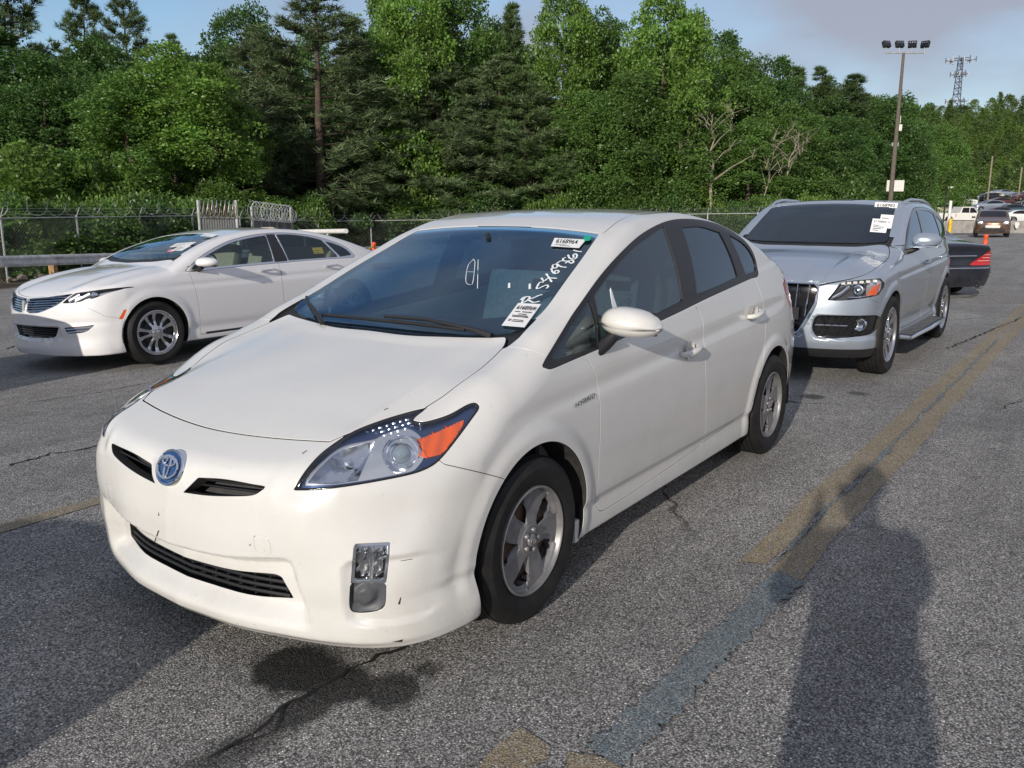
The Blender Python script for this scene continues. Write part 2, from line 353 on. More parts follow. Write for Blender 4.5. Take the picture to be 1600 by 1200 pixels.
class Surf:
    """triangle sheet with vertex normals, cut into panels along smooth outlines"""
    def __init__(s, V, N, T): s.V, s.N, s.T = V, N, T
    def clip(s, g):
        """keep g > 0, cutting triangles along g = 0"""
        ins = g > 0; T = s.T; n = len(s.V)
        c = ins[T].sum(1)
        full = T[c == 3]
        t1 = T[c == 1]; t2 = T[c == 2]
        def rot(t, want):
            k = np.argmax(ins[t] == want, 1)
            r = np.arange(len(t))
            return np.stack([t[r, k], t[r, (k+1) % 3], t[r, (k+2) % 3]], 1)
        t1 = rot(t1, True) if len(t1) else t1.reshape(0, 3); t2 = rot(t2, False) if len(t2) else t2.reshape(0, 3)
        E = np.concatenate([t1[:, [0, 1]], t1[:, [0, 2]], t2[:, [0, 1]], t2[:, [0, 2]]])
        if len(E) == 0:
            S = Surf(s.V, s.N, full); return S.compact()
        E = np.sort(E, 1)
        u, inv = np.unique(E[:, 0].astype(np.int64)*n+E[:, 1], return_inverse=True)
        i = u//n; j = u % n
        t = (g[i]/(g[i]-g[j]))[:, None]
        nv = s.V[i]*(1-t)+s.V[j]*t; nn = nrm(s.N[i]*(1-t)+s.N[j]*t)
        inv = inv.ravel()+n; a = len(t1); b = len(t2)
        i01, i02, j01, j02 = inv[:a], inv[a:2*a], inv[2*a:2*a+b], inv[2*a+b:]
        newT = np.concatenate([full, np.stack([t1[:, 0], i01, i02], 1),
                               np.stack([j01, t2[:, 1], t2[:, 2]], 1), np.stack([j01, t2[:, 2], j02], 1)])
        return Surf(np.concatenate([s.V, nv]), np.concatenate([s.N, nn]), newT).compact()
    def compact(s):
        if len(s.T) == 0: return s
        u, inv = np.unique(s.T, return_inverse=True)
        return Surf(s.V[u], s.N[u], inv.reshape(s.T.shape))
    def split(s, gf, gap=.0):
        """gf(V, N) -> signed field, positive inside. returns (inside, outside)"""
        g = gf(s.V, s.N)
        return s.clip(g-gap/2), s.clip(-g-gap/2)
    def offset(s, d):
        return Surf(s.V-s.N*d, s.N, s.T)
    def flip(s):
        o = Surf(s.V*np.array([1, -1, 1]), s.N*np.array([1, -1, 1]), s.T[:, ::-1])
        if hasattr(s, 'mi'): o.mi = s.mi
        return o
    def mirror(s):
        """both halves, welded on the middle plane"""
        n = len(s.V); V = np.concatenate([s.V, s.V*[1, -1, 1]]); N = np.concatenate([s.N, s.N*[1, -1, 1]])
        mid = np.abs(s.V[:, 1]) < 1e-6
        mp = np.arange(2*n); mp[n:][mid] = np.arange(n)[mid]
        N[:n][mid, 1] = 0; N = nrm(N)
        T = np.concatenate([s.T, mp[s.T[:, ::-1]+n]])
        return Surf(V, N, T).compact()
    def boundary(s):
        T = s.T; n = len(s.V)
        E = np.concatenate([T[:, [0, 1]], T[:, [1, 2]], T[:, [2, 0]]]).astype(np.int64)
        k = np.sort(E, 1); k = k[:, 0]*n+k[:, 1]
        u, inv, c = np.unique(k, return_inverse=True, return_counts=True)
        return E[c[inv.ravel()] == 1]
    def flange(s, depth=.02, r=.0018):
        """turn every free edge inwards round a small radius, as pressed sheet"""
        E = s.boundary()
        if len(E) == 0: return s
        n = len(s.V)
        d = nrm(s.V[E[:, 1]]-s.V[E[:, 0]]); g = np.cross(d, s.N[E[:, 0]]+s.N[E[:, 1]])
        G = np.zeros_like(s.V)
        np.add.at(G, E[:, 0], g); np.add.at(G, E[:, 1], g)
        b = np.unique(E); Gb = nrm(G[b]); Nb = s.N[b]; Vb = s.V[b]
        m = len(b); mp = np.full(n, -1); mp[b] = np.arange(m)
        rings = [(Vb, Nb), (Vb+Gb*r*.7-Nb*r*.3, nrm(Nb+Gb)), (Vb+Gb*r-Nb*r, Gb), (Vb+Gb*r-Nb*depth, Gb)]
        V = [s.V]; N = [s.N]; T = [s.T]; base = n
        for q, (vv, nn) in enumerate(rings):
            V.append(vv); N.append(nn)
        e0 = mp[E[:, 0]]; e1 = mp[E[:, 1]]
        for q in range(3):
            A = n+q*m; B = A+m
            T.append(np.stack([e0+A, B+e0, e1+A], 1)); T.append(np.stack([e1+A, B+e0, B+e1], 1))
        out = Surf(np.concatenate(V), np.concatenate(N), np.concatenate(T))
        out.mi = np.zeros(len(out.T), np.int32); out.mi[-2*len(E):] = 1      # the deep part of every seam is coloured dark in place of shade
        return out

def shell(F, x0, x1, z0, step, nose_deg=1.0, tail_deg=3.0, el_deg=.75, el_min=-60, far=2.2):
    """cast rays outwards from a spine inside the body on to F = 0 (the y >= 0 half)"""
    xs = []; az = []
    for a in np.arange(0, 90, nose_deg): xs.append(x0); az.append(a)
    for x in np.linspace(x0, x1, int((x0-x1)/step)): xs.append(x); az.append(90)
    t = np.arange(90, 180, tail_deg)[1:]
    for a in list(t)+[180]: xs.append(x1); az.append(a)
    xs = np.array(xs); az = np.radians(np.array(az, float))
    el = np.radians(np.linspace(el_min, 90, int((90-el_min)/el_deg)+1))
    A, L = np.meshgrid(az, el, indexing='ij'); X = np.repeat(xs[:, None], len(el), 1)
    dx = np.cos(A)*np.cos(L); dy = np.sin(A)*np.cos(L); dz = np.sin(L)
    dy[np.abs(dy) < 1e-9] = 0; dx[np.abs(dx) < 1e-9] = 0
    lo = np.zeros_like(X); hi = np.full_like(X, far); found = np.zeros(X.shape, bool)
    prev = np.zeros_like(X)
    for tt in np.linspace(.1, far, 26):
        f = F(X+dx*tt, dy*tt, z0+dz*tt)
        new = (f > 0) & ~found
        lo[new] = prev[new]; hi[new] = tt; found |= new
        prev[:] = tt
    for _ in range(17):
        mid = (lo+hi)/2; f = F(X+dx*mid, dy*mid, z0+dz*mid)
        hi = np.where(f > 0, mid, hi); lo = np.where(f > 0, lo, mid)
    t = (lo+hi)/2
    V = np.stack([X+dx*t, dy*t, z0+dz*t], -1).reshape(-1, 3)
    V[:, 1][np.abs(V[:, 1]) < 1e-9] = 0
    e = 2e-3
    def g(v):
        return F(v[:, 0], v[:, 1], v[:, 2])
    N = np.stack([g(V+[e, 0, 0])-g(V-[e, 0, 0]), g(V+[0, e, 0])-g(V-[0, e, 0]), g(V+[0, 0, e])-g(V-[0, 0, e])], 1)
    N[np.abs(V[:, 1]) < 1e-9, 1] = 0
    N = nrm(N)
    na, ne = X.shape
    I = np.arange(na*ne).reshape(na, ne)
    a, b, c, d = I[:-1, :-1].ravel(), I[1:, :-1].ravel(), I[1:, 1:].ravel(), I[:-1, 1:].ravel()
    T = np.concatenate([np.stack([a, b, c], 1), np.stack([a, c, d], 1)])
    key = np.round(V, 5); u, idx, inv = np.unique(key, axis=0, return_index=True, return_inverse=True)
    inv = inv.ravel(); V = V[idx]; N = N[idx]; T = inv[T]
    ok = (T[:, 0] != T[:, 1]) & (T[:, 1] != T[:, 2]) & (T[:, 2] != T[:, 0])
    T = T[ok]
    c = np.cross(V[T[:, 1]]-V[T[:, 0]], V[T[:, 2]]-V[T[:, 0]])
    T = T[np.linalg.norm(c, axis=1) > 1e-10]
    c = np.cross(V[T[:, 1]]-V[T[:, 0]], V[T[:, 2]]-V[T[:, 0]])
    if (c*N[T[:, 0]]).sum() < 0: T = T[:, ::-1]
    return Surf(V, N, T).compact()

def side(poly, guard=.3):     # outline drawn in side view, only on faces that look sideways
    def g(V, N): return np.minimum(sdpoly(V[:, 0], V[:, 2], poly), V[:, 1]-guard)
    return g
def front(poly, xmin=.3):
    def g(V, N): return np.minimum(sdpoly(V[:, 1], V[:, 2], poly), V[:, 0]-xmin)
    return g
def top(poly, zmin=.6):
    def g(V, N): return np.minimum(sdpoly(V[:, 0], V[:, 1], poly), V[:, 2]-zmin)
    return g
# ---------------------------------------------------------------- white hatchback: body surface
P_Z = pchip([(-3.6,1.02),(-3.32,1.125),(-3.15,1.205),(-2.9,1.288),(-2.5,1.408),(-2.1,1.490),(-1.75,1.520),(-1.45,1.512),(-1.2,1.482),(-1.0,1.427),(-.8,1.345),(-.6,1.262),(-.4,1.173),(-.2,1.083),(-.11,1.04),(0,1.008),(.2,.955),(.4,.893),(.6,.822),(.75,.762),(.86,.715),(1.0,.66)])
P_C = pchip([(-3.6,.16),(-2.5,.08),(-1.5,.06),(-1.05,.075),(-.6,.08),(-.15,.09),(.1,.105),(.3,.095),(.5,.06),(.65,.02),(.8,.02),(1,.04)])
P_P = pchip([(-3.7,.55),(-3.5,.72),(-3.3,.80),(-3.0,.848),(-2.7,.862),(-2.2,.868),(-1.4,.872),(-.4,.872),(0,.874),(.25,.872),(.45,.868),(.62,.850),(.75,.815),(.9,.75)])
P_T = pchip([(.10,.06),(.18,.035),(.26,.028),(.32,.03),(.36,.016),(.5,.004),(.62,0),(.75,.004),(.85,.016),(.95,.036),(1.05,.062),(1.5,.2)])
P_ZB = pchip([(.5,.93),(-.04,.965),(-.45,.995),(-1.37,1.054),(-2.26,1.145),(-3.2,1.22)])
P_NZ = pchip([(.10,.86),(.165,.885),(.19,.91),(.23,.918),(.30,.925),(.38,.934),(.48,.93),(.58,.914),(.68,.893),(.74,.872),(.80,.80),(.9,.65)])
P_BOW = pchip([(0,0),(.25,.018),(.45,.066),(.6,.115),(.7,.165),(.78,.235),(.84,.34),(.88,.50)])
P_NR = pchip([(.1,-3.40),(.25,-3.50),(.45,-3.535),(.62,-3.53),(.75,-3.47),(.95,-3.40),(1.12,-3.34),(1.2,-3.3)])
P_BOWH = pchip([(0,0),(.25,.010),(.45,.040),(.56,.068),(.63,.115),(.70,.185),(.78,.30),(.84,.41),(.88,.56)])
def prius_F(x, y, z):
    ay = np.abs(y)
    zt = P_Z(x)-P_C(x)*ay**2
    # raised fender tops beside the bonnet
    zt = zt+.030*np.exp(-((ay-.74)/.10)**2)*sstep(-.45, -.1, x)*sstep(.80, .45, x)
    # shallow step across the bonnet below the windscreen
    zt = zt-.006*sstep(-.05-.30*ay**2, .03-.30*ay**2, x)*sstep(.55, .35, ay)*sstep(.5, .1, x)
    zt = zt-.34*np.maximum(ay-.545, 0)*sstep(.12, .50, x)
    slope = 1.0+.12*sstep(.1, -.3, x)
    ft = (z-zt)/slope
    P = P_P(x); zb = P_ZB(x)
    up = np.maximum(z-zb+.03, 0)
    W = P-P_T(np.minimum(z, zb))-(.20*up+.42*up*up)
    W = W-.15*sstep(.38, .75, x)*sstep(.57, .80, z)
    # wheel arch lips
    for cx in (0.0, -2.7):
        r = np.hypot(x-cx, (z-.31)*1.0)
        W = W+.012*sstep(.47, .40, r)*sstep(.12, .3, z)
    # soft shoulder crease along the doors and waist hollow below it
    W = W+.035*sstep(.25, .36, x)*sstep(.4, .2, z)
    W = W-.010*np.exp(-((z-(.80-.05*x))/.035)**2)*sstep(.35, -.1, x)*sstep(-3.1, -2.6, x)*.6
    fs = ay-W
    xn = P_NZ(z)-(P_BOW(ay)+(P_BOWH(ay)-P_BOW(ay))*sstep(.38, .62, z))
    # lower intake: mouth pulled back between the wings, shelf-like lip below
    mouth = sstep(.565, .490, ay+.20*(z-.3))*sstep(.425+.17*ay**2, .385+.17*ay**2, z)
    depth = .062*sstep(.21, .29, z)+.0*z
    xn = xn-mouth*depth
    # nose ridge round the badge and hollows beside it
    xn = xn+.006*np.exp(-(ay/.07)**2-((z-.67)/.06)**2)
    xn = xn-.012*np.exp(-((z-(.655+.10*ay))/.030)**2)*sstep(.06, .13, ay)*sstep(.50, .40, ay)
    # hollow beside headlight inner tip
    xn = xn-.016*sstep(.44, .50, ay)*sstep(.62, .70, z)*sstep(.66, .58, ay)
    # pocket round the fog lamp
    q = sdbox(ay-.765, z-.36, .085, .105, .03)
    xn = xn-.022*sstep(.012, -.012, q)*sstep(.2, .3, x)
    fn = (x-xn)*.86
    fr = P_NR(z)+.22*ay**3-x
    f = smax(ft, fs, .075-.020*sstep(-.1, -.5, x)+.03*sstep(-.1, .3, x)*sstep(.9,.6,x))
    f = smax(f, fn, .045)
    f = smax(f, fr, .10)
    zbot = .155+.04*sstep(.35, .2, x)*sstep(-3.0, -2.9, x)+.06*sstep(-3.0, -3.3, x)
    f = smax(f, zbot-z, .012)
    return f
# outlines measured on the body surface, metres
PD = {
 'head': [(0.824,0.524,0.678,1),(0.789,0.536,0.728),(0.727,0.533,0.765),(0.665,0.537,0.791),(0.58,0.549,0.818),(0.475,0.577,0.837),(0.392,0.616,0.852),(0.345,0.655,0.863,1),(0.407,0.651,0.84),(0.421,0.655,0.835),(0.411,0.694,0.832),(0.344,0.743,0.849),(0.275,0.769,0.874),(0.249,0.785,0.878),(0.251,0.803,0.863),(0.298,0.806,0.833),(0.379,0.81,0.786),(0.457,0.811,0.743),(0.51,0.803,0.721),(0.576,0.775,0.708),(0.71,0.687,0.696),(0.787,0.601,0.685)],
 'hood_e': [(0.661,0.516,0.793),(0.665,0.54,0.791),(0.585,0.553,0.816),(0.48,0.582,0.834),(0.397,0.62,0.849),(0.353,0.651,0.86),(0.339,0.65,0.866),(0.283,0.666,0.889),(0.225,0.675,0.913),(0.108,0.684,0.952),(-0.043,0.674,0.995),(-0.134,0.639,1.023),(-0.153,0.625,1.032)],
 'ugr': [(0.882,0.13,0.661,1),(0.871,0.252,0.676),(0.857,0.375,0.679),(0.851,0.426,0.679),(0.86,0.417,0.665),(0.871,0.39,0.648),(0.884,0.329,0.636),(0.9,0.202,0.617),(0.907,0.076,0.605,1)],
 'amber': [(0.486,0.738,0.793,1),(0.409,0.762,0.809),(0.316,0.793,0.835,1),(0.374,0.803,0.795),(0.455,0.805,0.752),(0.511,0.783,0.747,1)],
 'hl_bowl': [(0.802,0.557,0.701,1),(0.752,0.567,0.745),(0.672,0.57,0.779),(0.588,0.612,0.796,1),(0.569,0.634,0.795,1),(0.641,0.663,0.761),(0.705,0.683,0.707,1),(0.761,0.63,0.701)],
 'hl_low': [(0.809,0.553,0.692,1),(0.79,0.551,0.723),(0.743,0.558,0.753),(0.655,0.567,0.787),(0.565,0.619,0.8,1),(0.5,0.634,0.814),(0.458,0.674,0.819),(0.47,0.739,0.798),(0.502,0.778,0.756),(0.548,0.782,0.723),(0.573,0.773,0.715),(0.643,0.731,0.709),(0.707,0.684,0.703),(0.762,0.631,0.698)],
 'hl_ring': [(0.607,0.688,0.767),(0.557,0.661,0.792),(0.506,0.661,0.806),(0.503,0.708,0.798),(0.521,0.755,0.768),(0.548,0.773,0.736),(0.586,0.763,0.717),(0.618,0.739,0.723)],
 'fog': [(0.749,0.698,0.52,1),(0.666,0.771,0.515,1),(0.677,0.776,0.472),(0.688,0.77,0.386,1),(0.758,0.687,0.391,1)],
 'fogb': [(0.76,0.686,0.387,1),(0.737,0.713,0.403),(0.713,0.744,0.399),(0.688,0.77,0.382,1),(0.689,0.763,0.314),(0.704,0.744,0.294),(0.739,0.696,0.288),(0.76,0.681,0.309)],
 'g0': [(-0.171,0.823,0.972),(-0.293,0.803,1.04),(-0.438,0.781,1.11),(-0.542,0.768,1.157,1),(-0.549,0.805,1.049,1),(-0.519,0.83,0.973,1),(-0.337,0.829,0.969)],
 'g1': [(-0.583,0.765,1.169,1),(-0.784,0.735,1.252),(-1.021,0.703,1.332),(-1.227,0.681,1.383),(-1.461,0.659,1.433,1),(-1.454,0.692,1.368),(-1.414,0.797,1.077,1),(-0.92,0.812,1.022),(-0.553,0.829,0.976,1)],
 'handle1': [(-1.242,0.85,0.855),(-1.424,0.845,0.881),(-1.534,0.855,0.841),(-1.487,0.863,0.8),(-1.298,0.864,0.795)],
 'badge': [(-0.273,0.862,0.787,1),(-0.428,0.859,0.802,1),(-0.425,0.863,0.785,1),(-0.267,0.866,0.771,1)],
 'tow': [(0.886,0.403,0.522),(0.878,0.439,0.527),(0.874,0.457,0.516),(0.871,0.459,0.473),(0.877,0.433,0.464),(0.884,0.406,0.473)],
 'stk1': [(-0.835,0.396,1.348,1),(-0.911,0.368,1.382,1),(-0.924,0.528,1.377,1),(-0.847,0.537,1.343,1)],
 'dot': [(-0.932,0.51,1.382),(-0.96,0.511,1.393),(-0.953,0.541,1.388),(-0.917,0.552,1.372),(-0.906,0.532,1.369)],
 'stk2': [(-0.221,0.559,1.066,1),(-0.375,0.532,1.138,1),(-0.394,0.631,1.138,1),(-0.222,0.667,1.067,1)],
 'tri': [(-0.492,0.171,1.212),(-0.479,0.192,1.206)],
 'chip0': [(0.859,-0.187,0.357,1),(0.929,-0.055,0.43,1),(0.929,-0.041,0.454,1),(0.929,-0.049,0.452,1),(0.929,-0.063,0.428,1),(0.858,-0.197,0.354,1)],
 'chip1': [(0.659,0.788,0.311,1),(0.653,0.794,0.334,1),(0.651,0.795,0.332,1),(0.654,0.792,0.31,1)],
 'chip2': [(0.645,0.792,0.452,1),(0.612,0.812,0.452,1),(0.612,0.812,0.45,1),(0.645,0.792,0.45,1)],
 'chip3': [(0.925,-0.047,0.504,1),(0.923,-0.044,0.518,1),(0.925,-0.039,0.506,1)],
 'chip4': [(0.891,0.382,0.489,1),(0.89,0.387,0.494,1),(0.889,0.389,0.488,1)],
 'chip5': [(0.533,0.79,0.722,1),(0.529,0.79,0.726,1),(0.527,0.794,0.722,1)],
 'chip6': [(0.679,0.776,0.188,1),(0.651,0.799,0.192,1),(0.651,0.793,0.181,1)],
 'chip7': [(0.441,0.545,0.858,1),(0.423,0.549,0.862,1),(0.425,0.551,0.86,1),(0.443,0.548,0.857,1)],
 'chip8': [(0.855,0.324,0.166,1),(0.874,0.359,0.208,1),(0.874,0.361,0.206,1)],
 'chip9': [(0.734,0.468,0.764,1),(0.717,0.472,0.771,1),(0.719,0.475,0.77,1),(0.736,0.473,0.763,1)],
}
PS = {
 'R1': [(-0.386,0.54,1.142),(-0.411,0.531,1.155),(-0.432,0.53,1.164),(-0.437,0.543,1.165),(-0.428,0.551,1.16),(-0.409,0.551,1.152),(-0.393,0.543,1.145)],
 'R2': [(-0.407,0.522,1.153),(-0.425,0.521,1.162),(-0.434,0.531,1.165)],
 'R3': [(-0.416,0.548,1.155),(-0.435,0.565,1.162),(-0.46,0.58,1.172),(-0.466,0.589,1.174)],
 'R4': [(-0.415,0.557,1.154),(-0.406,0.584,1.148),(-0.421,0.606,1.152)],
 'five': [(-0.552,0.541,1.218),(-0.544,0.525,1.215),(-0.515,0.532,1.202),(-0.499,0.539,1.194),(-0.507,0.549,1.197),(-0.526,0.558,1.205),(-0.535,0.568,1.208),(-0.524,0.58,1.201),(-0.511,0.578,1.196)],
 'four': [(-0.579,0.51,1.232),(-0.56,0.536,1.221),(-0.578,0.54,1.229),(-0.591,0.547,1.234)],
 'four2': [(-0.615,0.511,1.247),(-0.588,0.544,1.233),(-0.561,0.574,1.219)],
 'four3': [(-0.589,0.548,1.233),(-0.593,0.579,1.232)],
 'six': [(-0.663,0.508,1.268),(-0.639,0.527,1.257),(-0.626,0.547,1.249),(-0.633,0.558,1.251),(-0.647,0.555,1.257),(-0.653,0.544,1.261),(-0.647,0.537,1.259),(-0.627,0.546,1.25)],
 'nine': [(-0.703,0.51,1.285),(-0.69,0.499,1.28),(-0.671,0.509,1.271),(-0.667,0.524,1.269),(-0.682,0.526,1.275),(-0.703,0.51,1.285)],
 'nine2': [(-0.703,0.51,1.285),(-0.686,0.542,1.275),(-0.687,0.57,1.273)],
 'eight': [(-0.767,0.517,1.31),(-0.753,0.511,1.305),(-0.736,0.525,1.297),(-0.736,0.544,1.296),(-0.724,0.573,1.288),(-0.741,0.572,1.295),(-0.75,0.557,1.3),(-0.737,0.546,1.296),(-0.717,0.545,1.287)],
 'eight2': [(-0.707,0.507,1.287),(-0.728,0.511,1.295),(-0.736,0.522,1.297)],
 'six2': [(-0.79,0.514,1.32),(-0.765,0.537,1.308),(-0.76,0.559,1.304),(-0.772,0.566,1.309),(-0.795,0.557,1.319),(-0.807,0.542,1.325),(-0.796,0.538,1.321),(-0.772,0.554,1.31)],
 'one': [(-0.835,0.514,1.339),(-0.83,0.536,1.336),(-0.83,0.561,1.333)],
 'dash1': [(-0.509,0.392,1.21),(-0.474,0.416,1.192)],
 'dash2': [(-0.525,0.487,1.21),(-0.489,0.511,1.192)],
 'tri1': [(-0.674,0.075,1.293),(-0.608,0.093,1.265),(-0.478,0.182,1.205),(-0.468,0.225,1.2),(-0.64,0.109,1.278),(-0.674,0.075,1.293)],
 'tri2': [(-0.559,0.127,1.243),(-0.563,0.163,1.244)],
 'tri3': [(-0.671,0.104,1.291),(-0.44,0.274,1.185)],
 'side_mark': [(-0.729,0.763,1.184),(-0.71,0.788,1.111)],
}
# ---------------------------------------------------------------- asphalt
def asphalt_nodes(t, paint=None):
    """aggregate speckle, patches, oil and cracks; paint = (colour, cover) mixes worn paint over it"""
    L = t.links; b = t.nodes['Principled BSDF']; c = t.nodes.new('ShaderNodeTexCoord'); co = c.outputs['Object']
    def N(k, **kw):
        n = t.nodes.new(k)
        for a, v in kw.items(): n.inputs[a].default_value = v
        return n
    def ramp(src, a, b_, lo, hi):
        r = t.nodes.new('ShaderNodeMapRange'); r.inputs[1].default_value = a; r.inputs[2].default_value = b_; r.inputs[3].default_value = lo; r.inputs[4].default_value = hi
        L.new(src, r.inputs[0]); return r.outputs[0]
    def mul(a, b_):
        m = t.nodes.new('ShaderNodeMath'); m.operation = 'MULTIPLY'
        for i, q in enumerate((a, b_)):
            if isinstance(q, float): m.inputs[i].default_value = q
            else: L.new(q, m.inputs[i])
        return m.outputs[0]
    v = N('ShaderNodeTexVoronoi', Scale=150.0); L.new(co, v.inputs['Vector'])
    v2 = N('ShaderNodeTexVoronoi', Scale=330.0); L.new(co, v2.inputs['Vector'])
    n1 = N('ShaderNodeTexNoise', Scale=.55, Detail=6.0, Roughness=.6); L.new(co, n1.inputs['Vector'])
    n2 = N('ShaderNodeTexNoise', Scale=6.0, Detail=8.0, Roughness=.7); L.new(co, n2.inputs['Vector'])
    n3 = N('ShaderNodeTexNoise', Scale=300.0, Detail=2.0); L.new(co, n3.inputs['Vector'])
    sep = t.nodes.new('ShaderNodeSeparateColor'); L.new(v.outputs['Color'], sep.inputs[0])
    sep2 = t.nodes.new('ShaderNodeSeparateColor'); L.new(v2.outputs['Color'], sep2.inputs[0])
    stone = ramp(sep.outputs[0], 0.0, 1.0, .48, 1.60)
    stone2 = ramp(sep2.outputs[1], 0.0, 1.0, .72, 1.38)
    sparse = ramp(sep.outputs[1], .90, .97, 1.0, 1.9); stone = mul(stone, sparse)
    tr_n = N('ShaderNodeTexNoise', Scale=2.2, Detail=5.0, Roughness=.6); tmp_ = t.nodes.new('ShaderNodeMapping'); tmp_.inputs['Scale'].default_value = (.10, 1.0, 1.0); L.new(co, tmp_.inputs[0]); L.new(tmp_.outputs[0], tr_n.inputs['Vector'])
    stone = mul(stone, ramp(tr_n.outputs[0], .3, .7, .84, 1.14))
    val = mul(mul(stone, stone2), mul(ramp(n1.outputs[0], .3, .7, .80, 1.25), ramp(n2.outputs[0], .25, .75, .82, 1.2)))
    # bitumen between the stones
    gap = ramp(v.outputs['Distance'], .42, .72, 1.0, .35); val = mul(val, gap)
    # stone hue: warm and cool grains
    hue = t.nodes.new('ShaderNodeMix'); hue.data_type = 'RGBA'; hue.inputs[6].default_value = (.345, .325, .30, 1); hue.inputs[7].default_value = (.305, .303, .30, 1)
    L.new(sep.outputs[2], hue.inputs[0])
    base = t.nodes.new('ShaderNodeVectorMath'); base.operation = 'SCALE'; L.new(hue.outputs[2], base.inputs[0]); L.new(val, base.inputs['Scale'])
    col = base.outputs[0]
    # cracks: thin dark lines, wandering
    wv = N('ShaderNodeTexVoronoi', Scale=.33); wv.feature = 'DISTANCE_TO_EDGE'
    wn = N('ShaderNodeTexNoise', Scale=1.1, Detail=7.0, Roughness=.65); L.new(co, wn.inputs['Vector'])
    ad = t.nodes.new('ShaderNodeVectorMath'); ad.operation = 'MULTIPLY_ADD'; ad.inputs[1].default_value = (.95, .95, 0); L.new(wn.outputs['Color'], ad.inputs[0]); L.new(co, ad.inputs[2])
    L.new(ad.outputs[0], wv.inputs['Vector'])
    crk = ramp(wv.outputs['Distance'], .0015, .006, 1.0, 0.0); crk = mul(crk, ramp(n1.outputs[0], .52, .62, 0.0, .8))
    # oil and water stains
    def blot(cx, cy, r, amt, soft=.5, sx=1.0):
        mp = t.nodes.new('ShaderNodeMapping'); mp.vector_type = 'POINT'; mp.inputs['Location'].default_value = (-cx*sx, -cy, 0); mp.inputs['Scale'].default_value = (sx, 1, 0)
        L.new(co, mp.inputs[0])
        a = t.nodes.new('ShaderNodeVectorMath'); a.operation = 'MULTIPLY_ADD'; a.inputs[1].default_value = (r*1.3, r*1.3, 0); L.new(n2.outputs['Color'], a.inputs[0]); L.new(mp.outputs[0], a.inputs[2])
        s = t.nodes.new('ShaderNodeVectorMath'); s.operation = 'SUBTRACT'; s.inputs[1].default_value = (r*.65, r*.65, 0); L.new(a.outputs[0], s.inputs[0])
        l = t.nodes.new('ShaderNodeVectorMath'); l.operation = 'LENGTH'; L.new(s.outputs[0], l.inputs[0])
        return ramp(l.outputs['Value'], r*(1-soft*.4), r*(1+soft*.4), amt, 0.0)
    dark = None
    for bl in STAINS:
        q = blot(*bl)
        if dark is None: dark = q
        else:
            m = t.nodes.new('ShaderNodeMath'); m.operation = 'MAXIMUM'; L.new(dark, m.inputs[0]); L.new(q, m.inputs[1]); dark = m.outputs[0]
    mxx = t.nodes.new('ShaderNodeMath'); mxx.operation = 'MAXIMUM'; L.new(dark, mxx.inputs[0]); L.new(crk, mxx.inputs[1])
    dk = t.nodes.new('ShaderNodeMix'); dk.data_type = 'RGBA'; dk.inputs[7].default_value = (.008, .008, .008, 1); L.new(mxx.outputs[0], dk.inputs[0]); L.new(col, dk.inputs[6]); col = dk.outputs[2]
    if paint:
        pn = N('ShaderNodeTexNoise', Scale=26.0, Detail=8.0, Roughness=.75); L.new(co, pn.inputs['Vector'])
        f = ramp(pn.outputs[0], .34, .60, paint[1]*.35, paint[1])
        f = mul(f, ramp(sep.outputs[0], 0.0, .35, .45, 1.0)); f = mul(f, ramp(gap, .35, 1.0, .4, 1.0))
        pm = t.nodes.new('ShaderNodeMix'); pm.data_type = 'RGBA'; pm.inputs[7].default_value = (*paint[0], 1); L.new(f, pm.inputs[0]); L.new(col, pm.inputs[6]); col = pm.outputs[2]
    L.new(col, b.inputs['Base Color'])
    b.inputs['Roughness'].default_value = .82; b.inputs['Specular IOR Level'].default_value = .35
    bu = t.nodes.new('ShaderNodeBump'); bu.inputs['Strength'].default_value = .9; bu.inputs['Distance'].default_value = .006
    hh = t.nodes.new('ShaderNodeMath'); hh.operation = 'MULTIPLY_ADD'; hh.inputs[1].default_value = -1.2; L.new(v.outputs['Distance'], hh.inputs[0]); L.new(n3.outputs[0], hh.inputs[2])
    L.new(hh.outputs[0], bu.inputs['Height']); L.new(bu.outputs[0], b.inputs['Normal'])

# oil and water marks: (x, y, radius, darkness, softness, stretch)
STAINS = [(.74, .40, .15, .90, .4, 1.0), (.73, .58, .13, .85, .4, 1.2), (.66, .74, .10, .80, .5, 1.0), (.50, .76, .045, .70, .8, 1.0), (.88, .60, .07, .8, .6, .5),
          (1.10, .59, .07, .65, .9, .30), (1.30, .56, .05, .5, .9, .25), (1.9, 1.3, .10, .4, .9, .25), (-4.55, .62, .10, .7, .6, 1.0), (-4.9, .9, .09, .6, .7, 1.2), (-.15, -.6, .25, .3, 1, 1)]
def asphalt(name, paint=None):
    m = bpy.data.materials.new(name); m.use_nodes = True; asphalt_nodes(m.node_tree, paint); return m
M['asphalt'] = asphalt('asphalt')
M['line_yellow'] = asphalt('worn_yellow_line', ((.42, .30, .11), .70))
M['line_blue'] = asphalt('worn_grey_blue_line', ((.11, .20, .25), .72))
def ground_mat(name, c1, c2, sc, bump):
    m = mat(name, c1, .95, noise=(sc, .4, 10), bump=(bump, .6, .03)); return m
M['earth'] = ground_mat('leaf_litter', (.055, .045, .025), None, 2.0, 30)
M['clay'] = ground_mat('red_clay_bank', (.20, .115, .065), None, 3.0, 40)

def fence_line(s):
    """point on the fence at distance s from its left end"""
    return FA+(FB-FA)*s
# fence and kerb run
FA = Vector((8.0, -24.2, 0)); FB = Vector((-60.0, -30.0, 0))
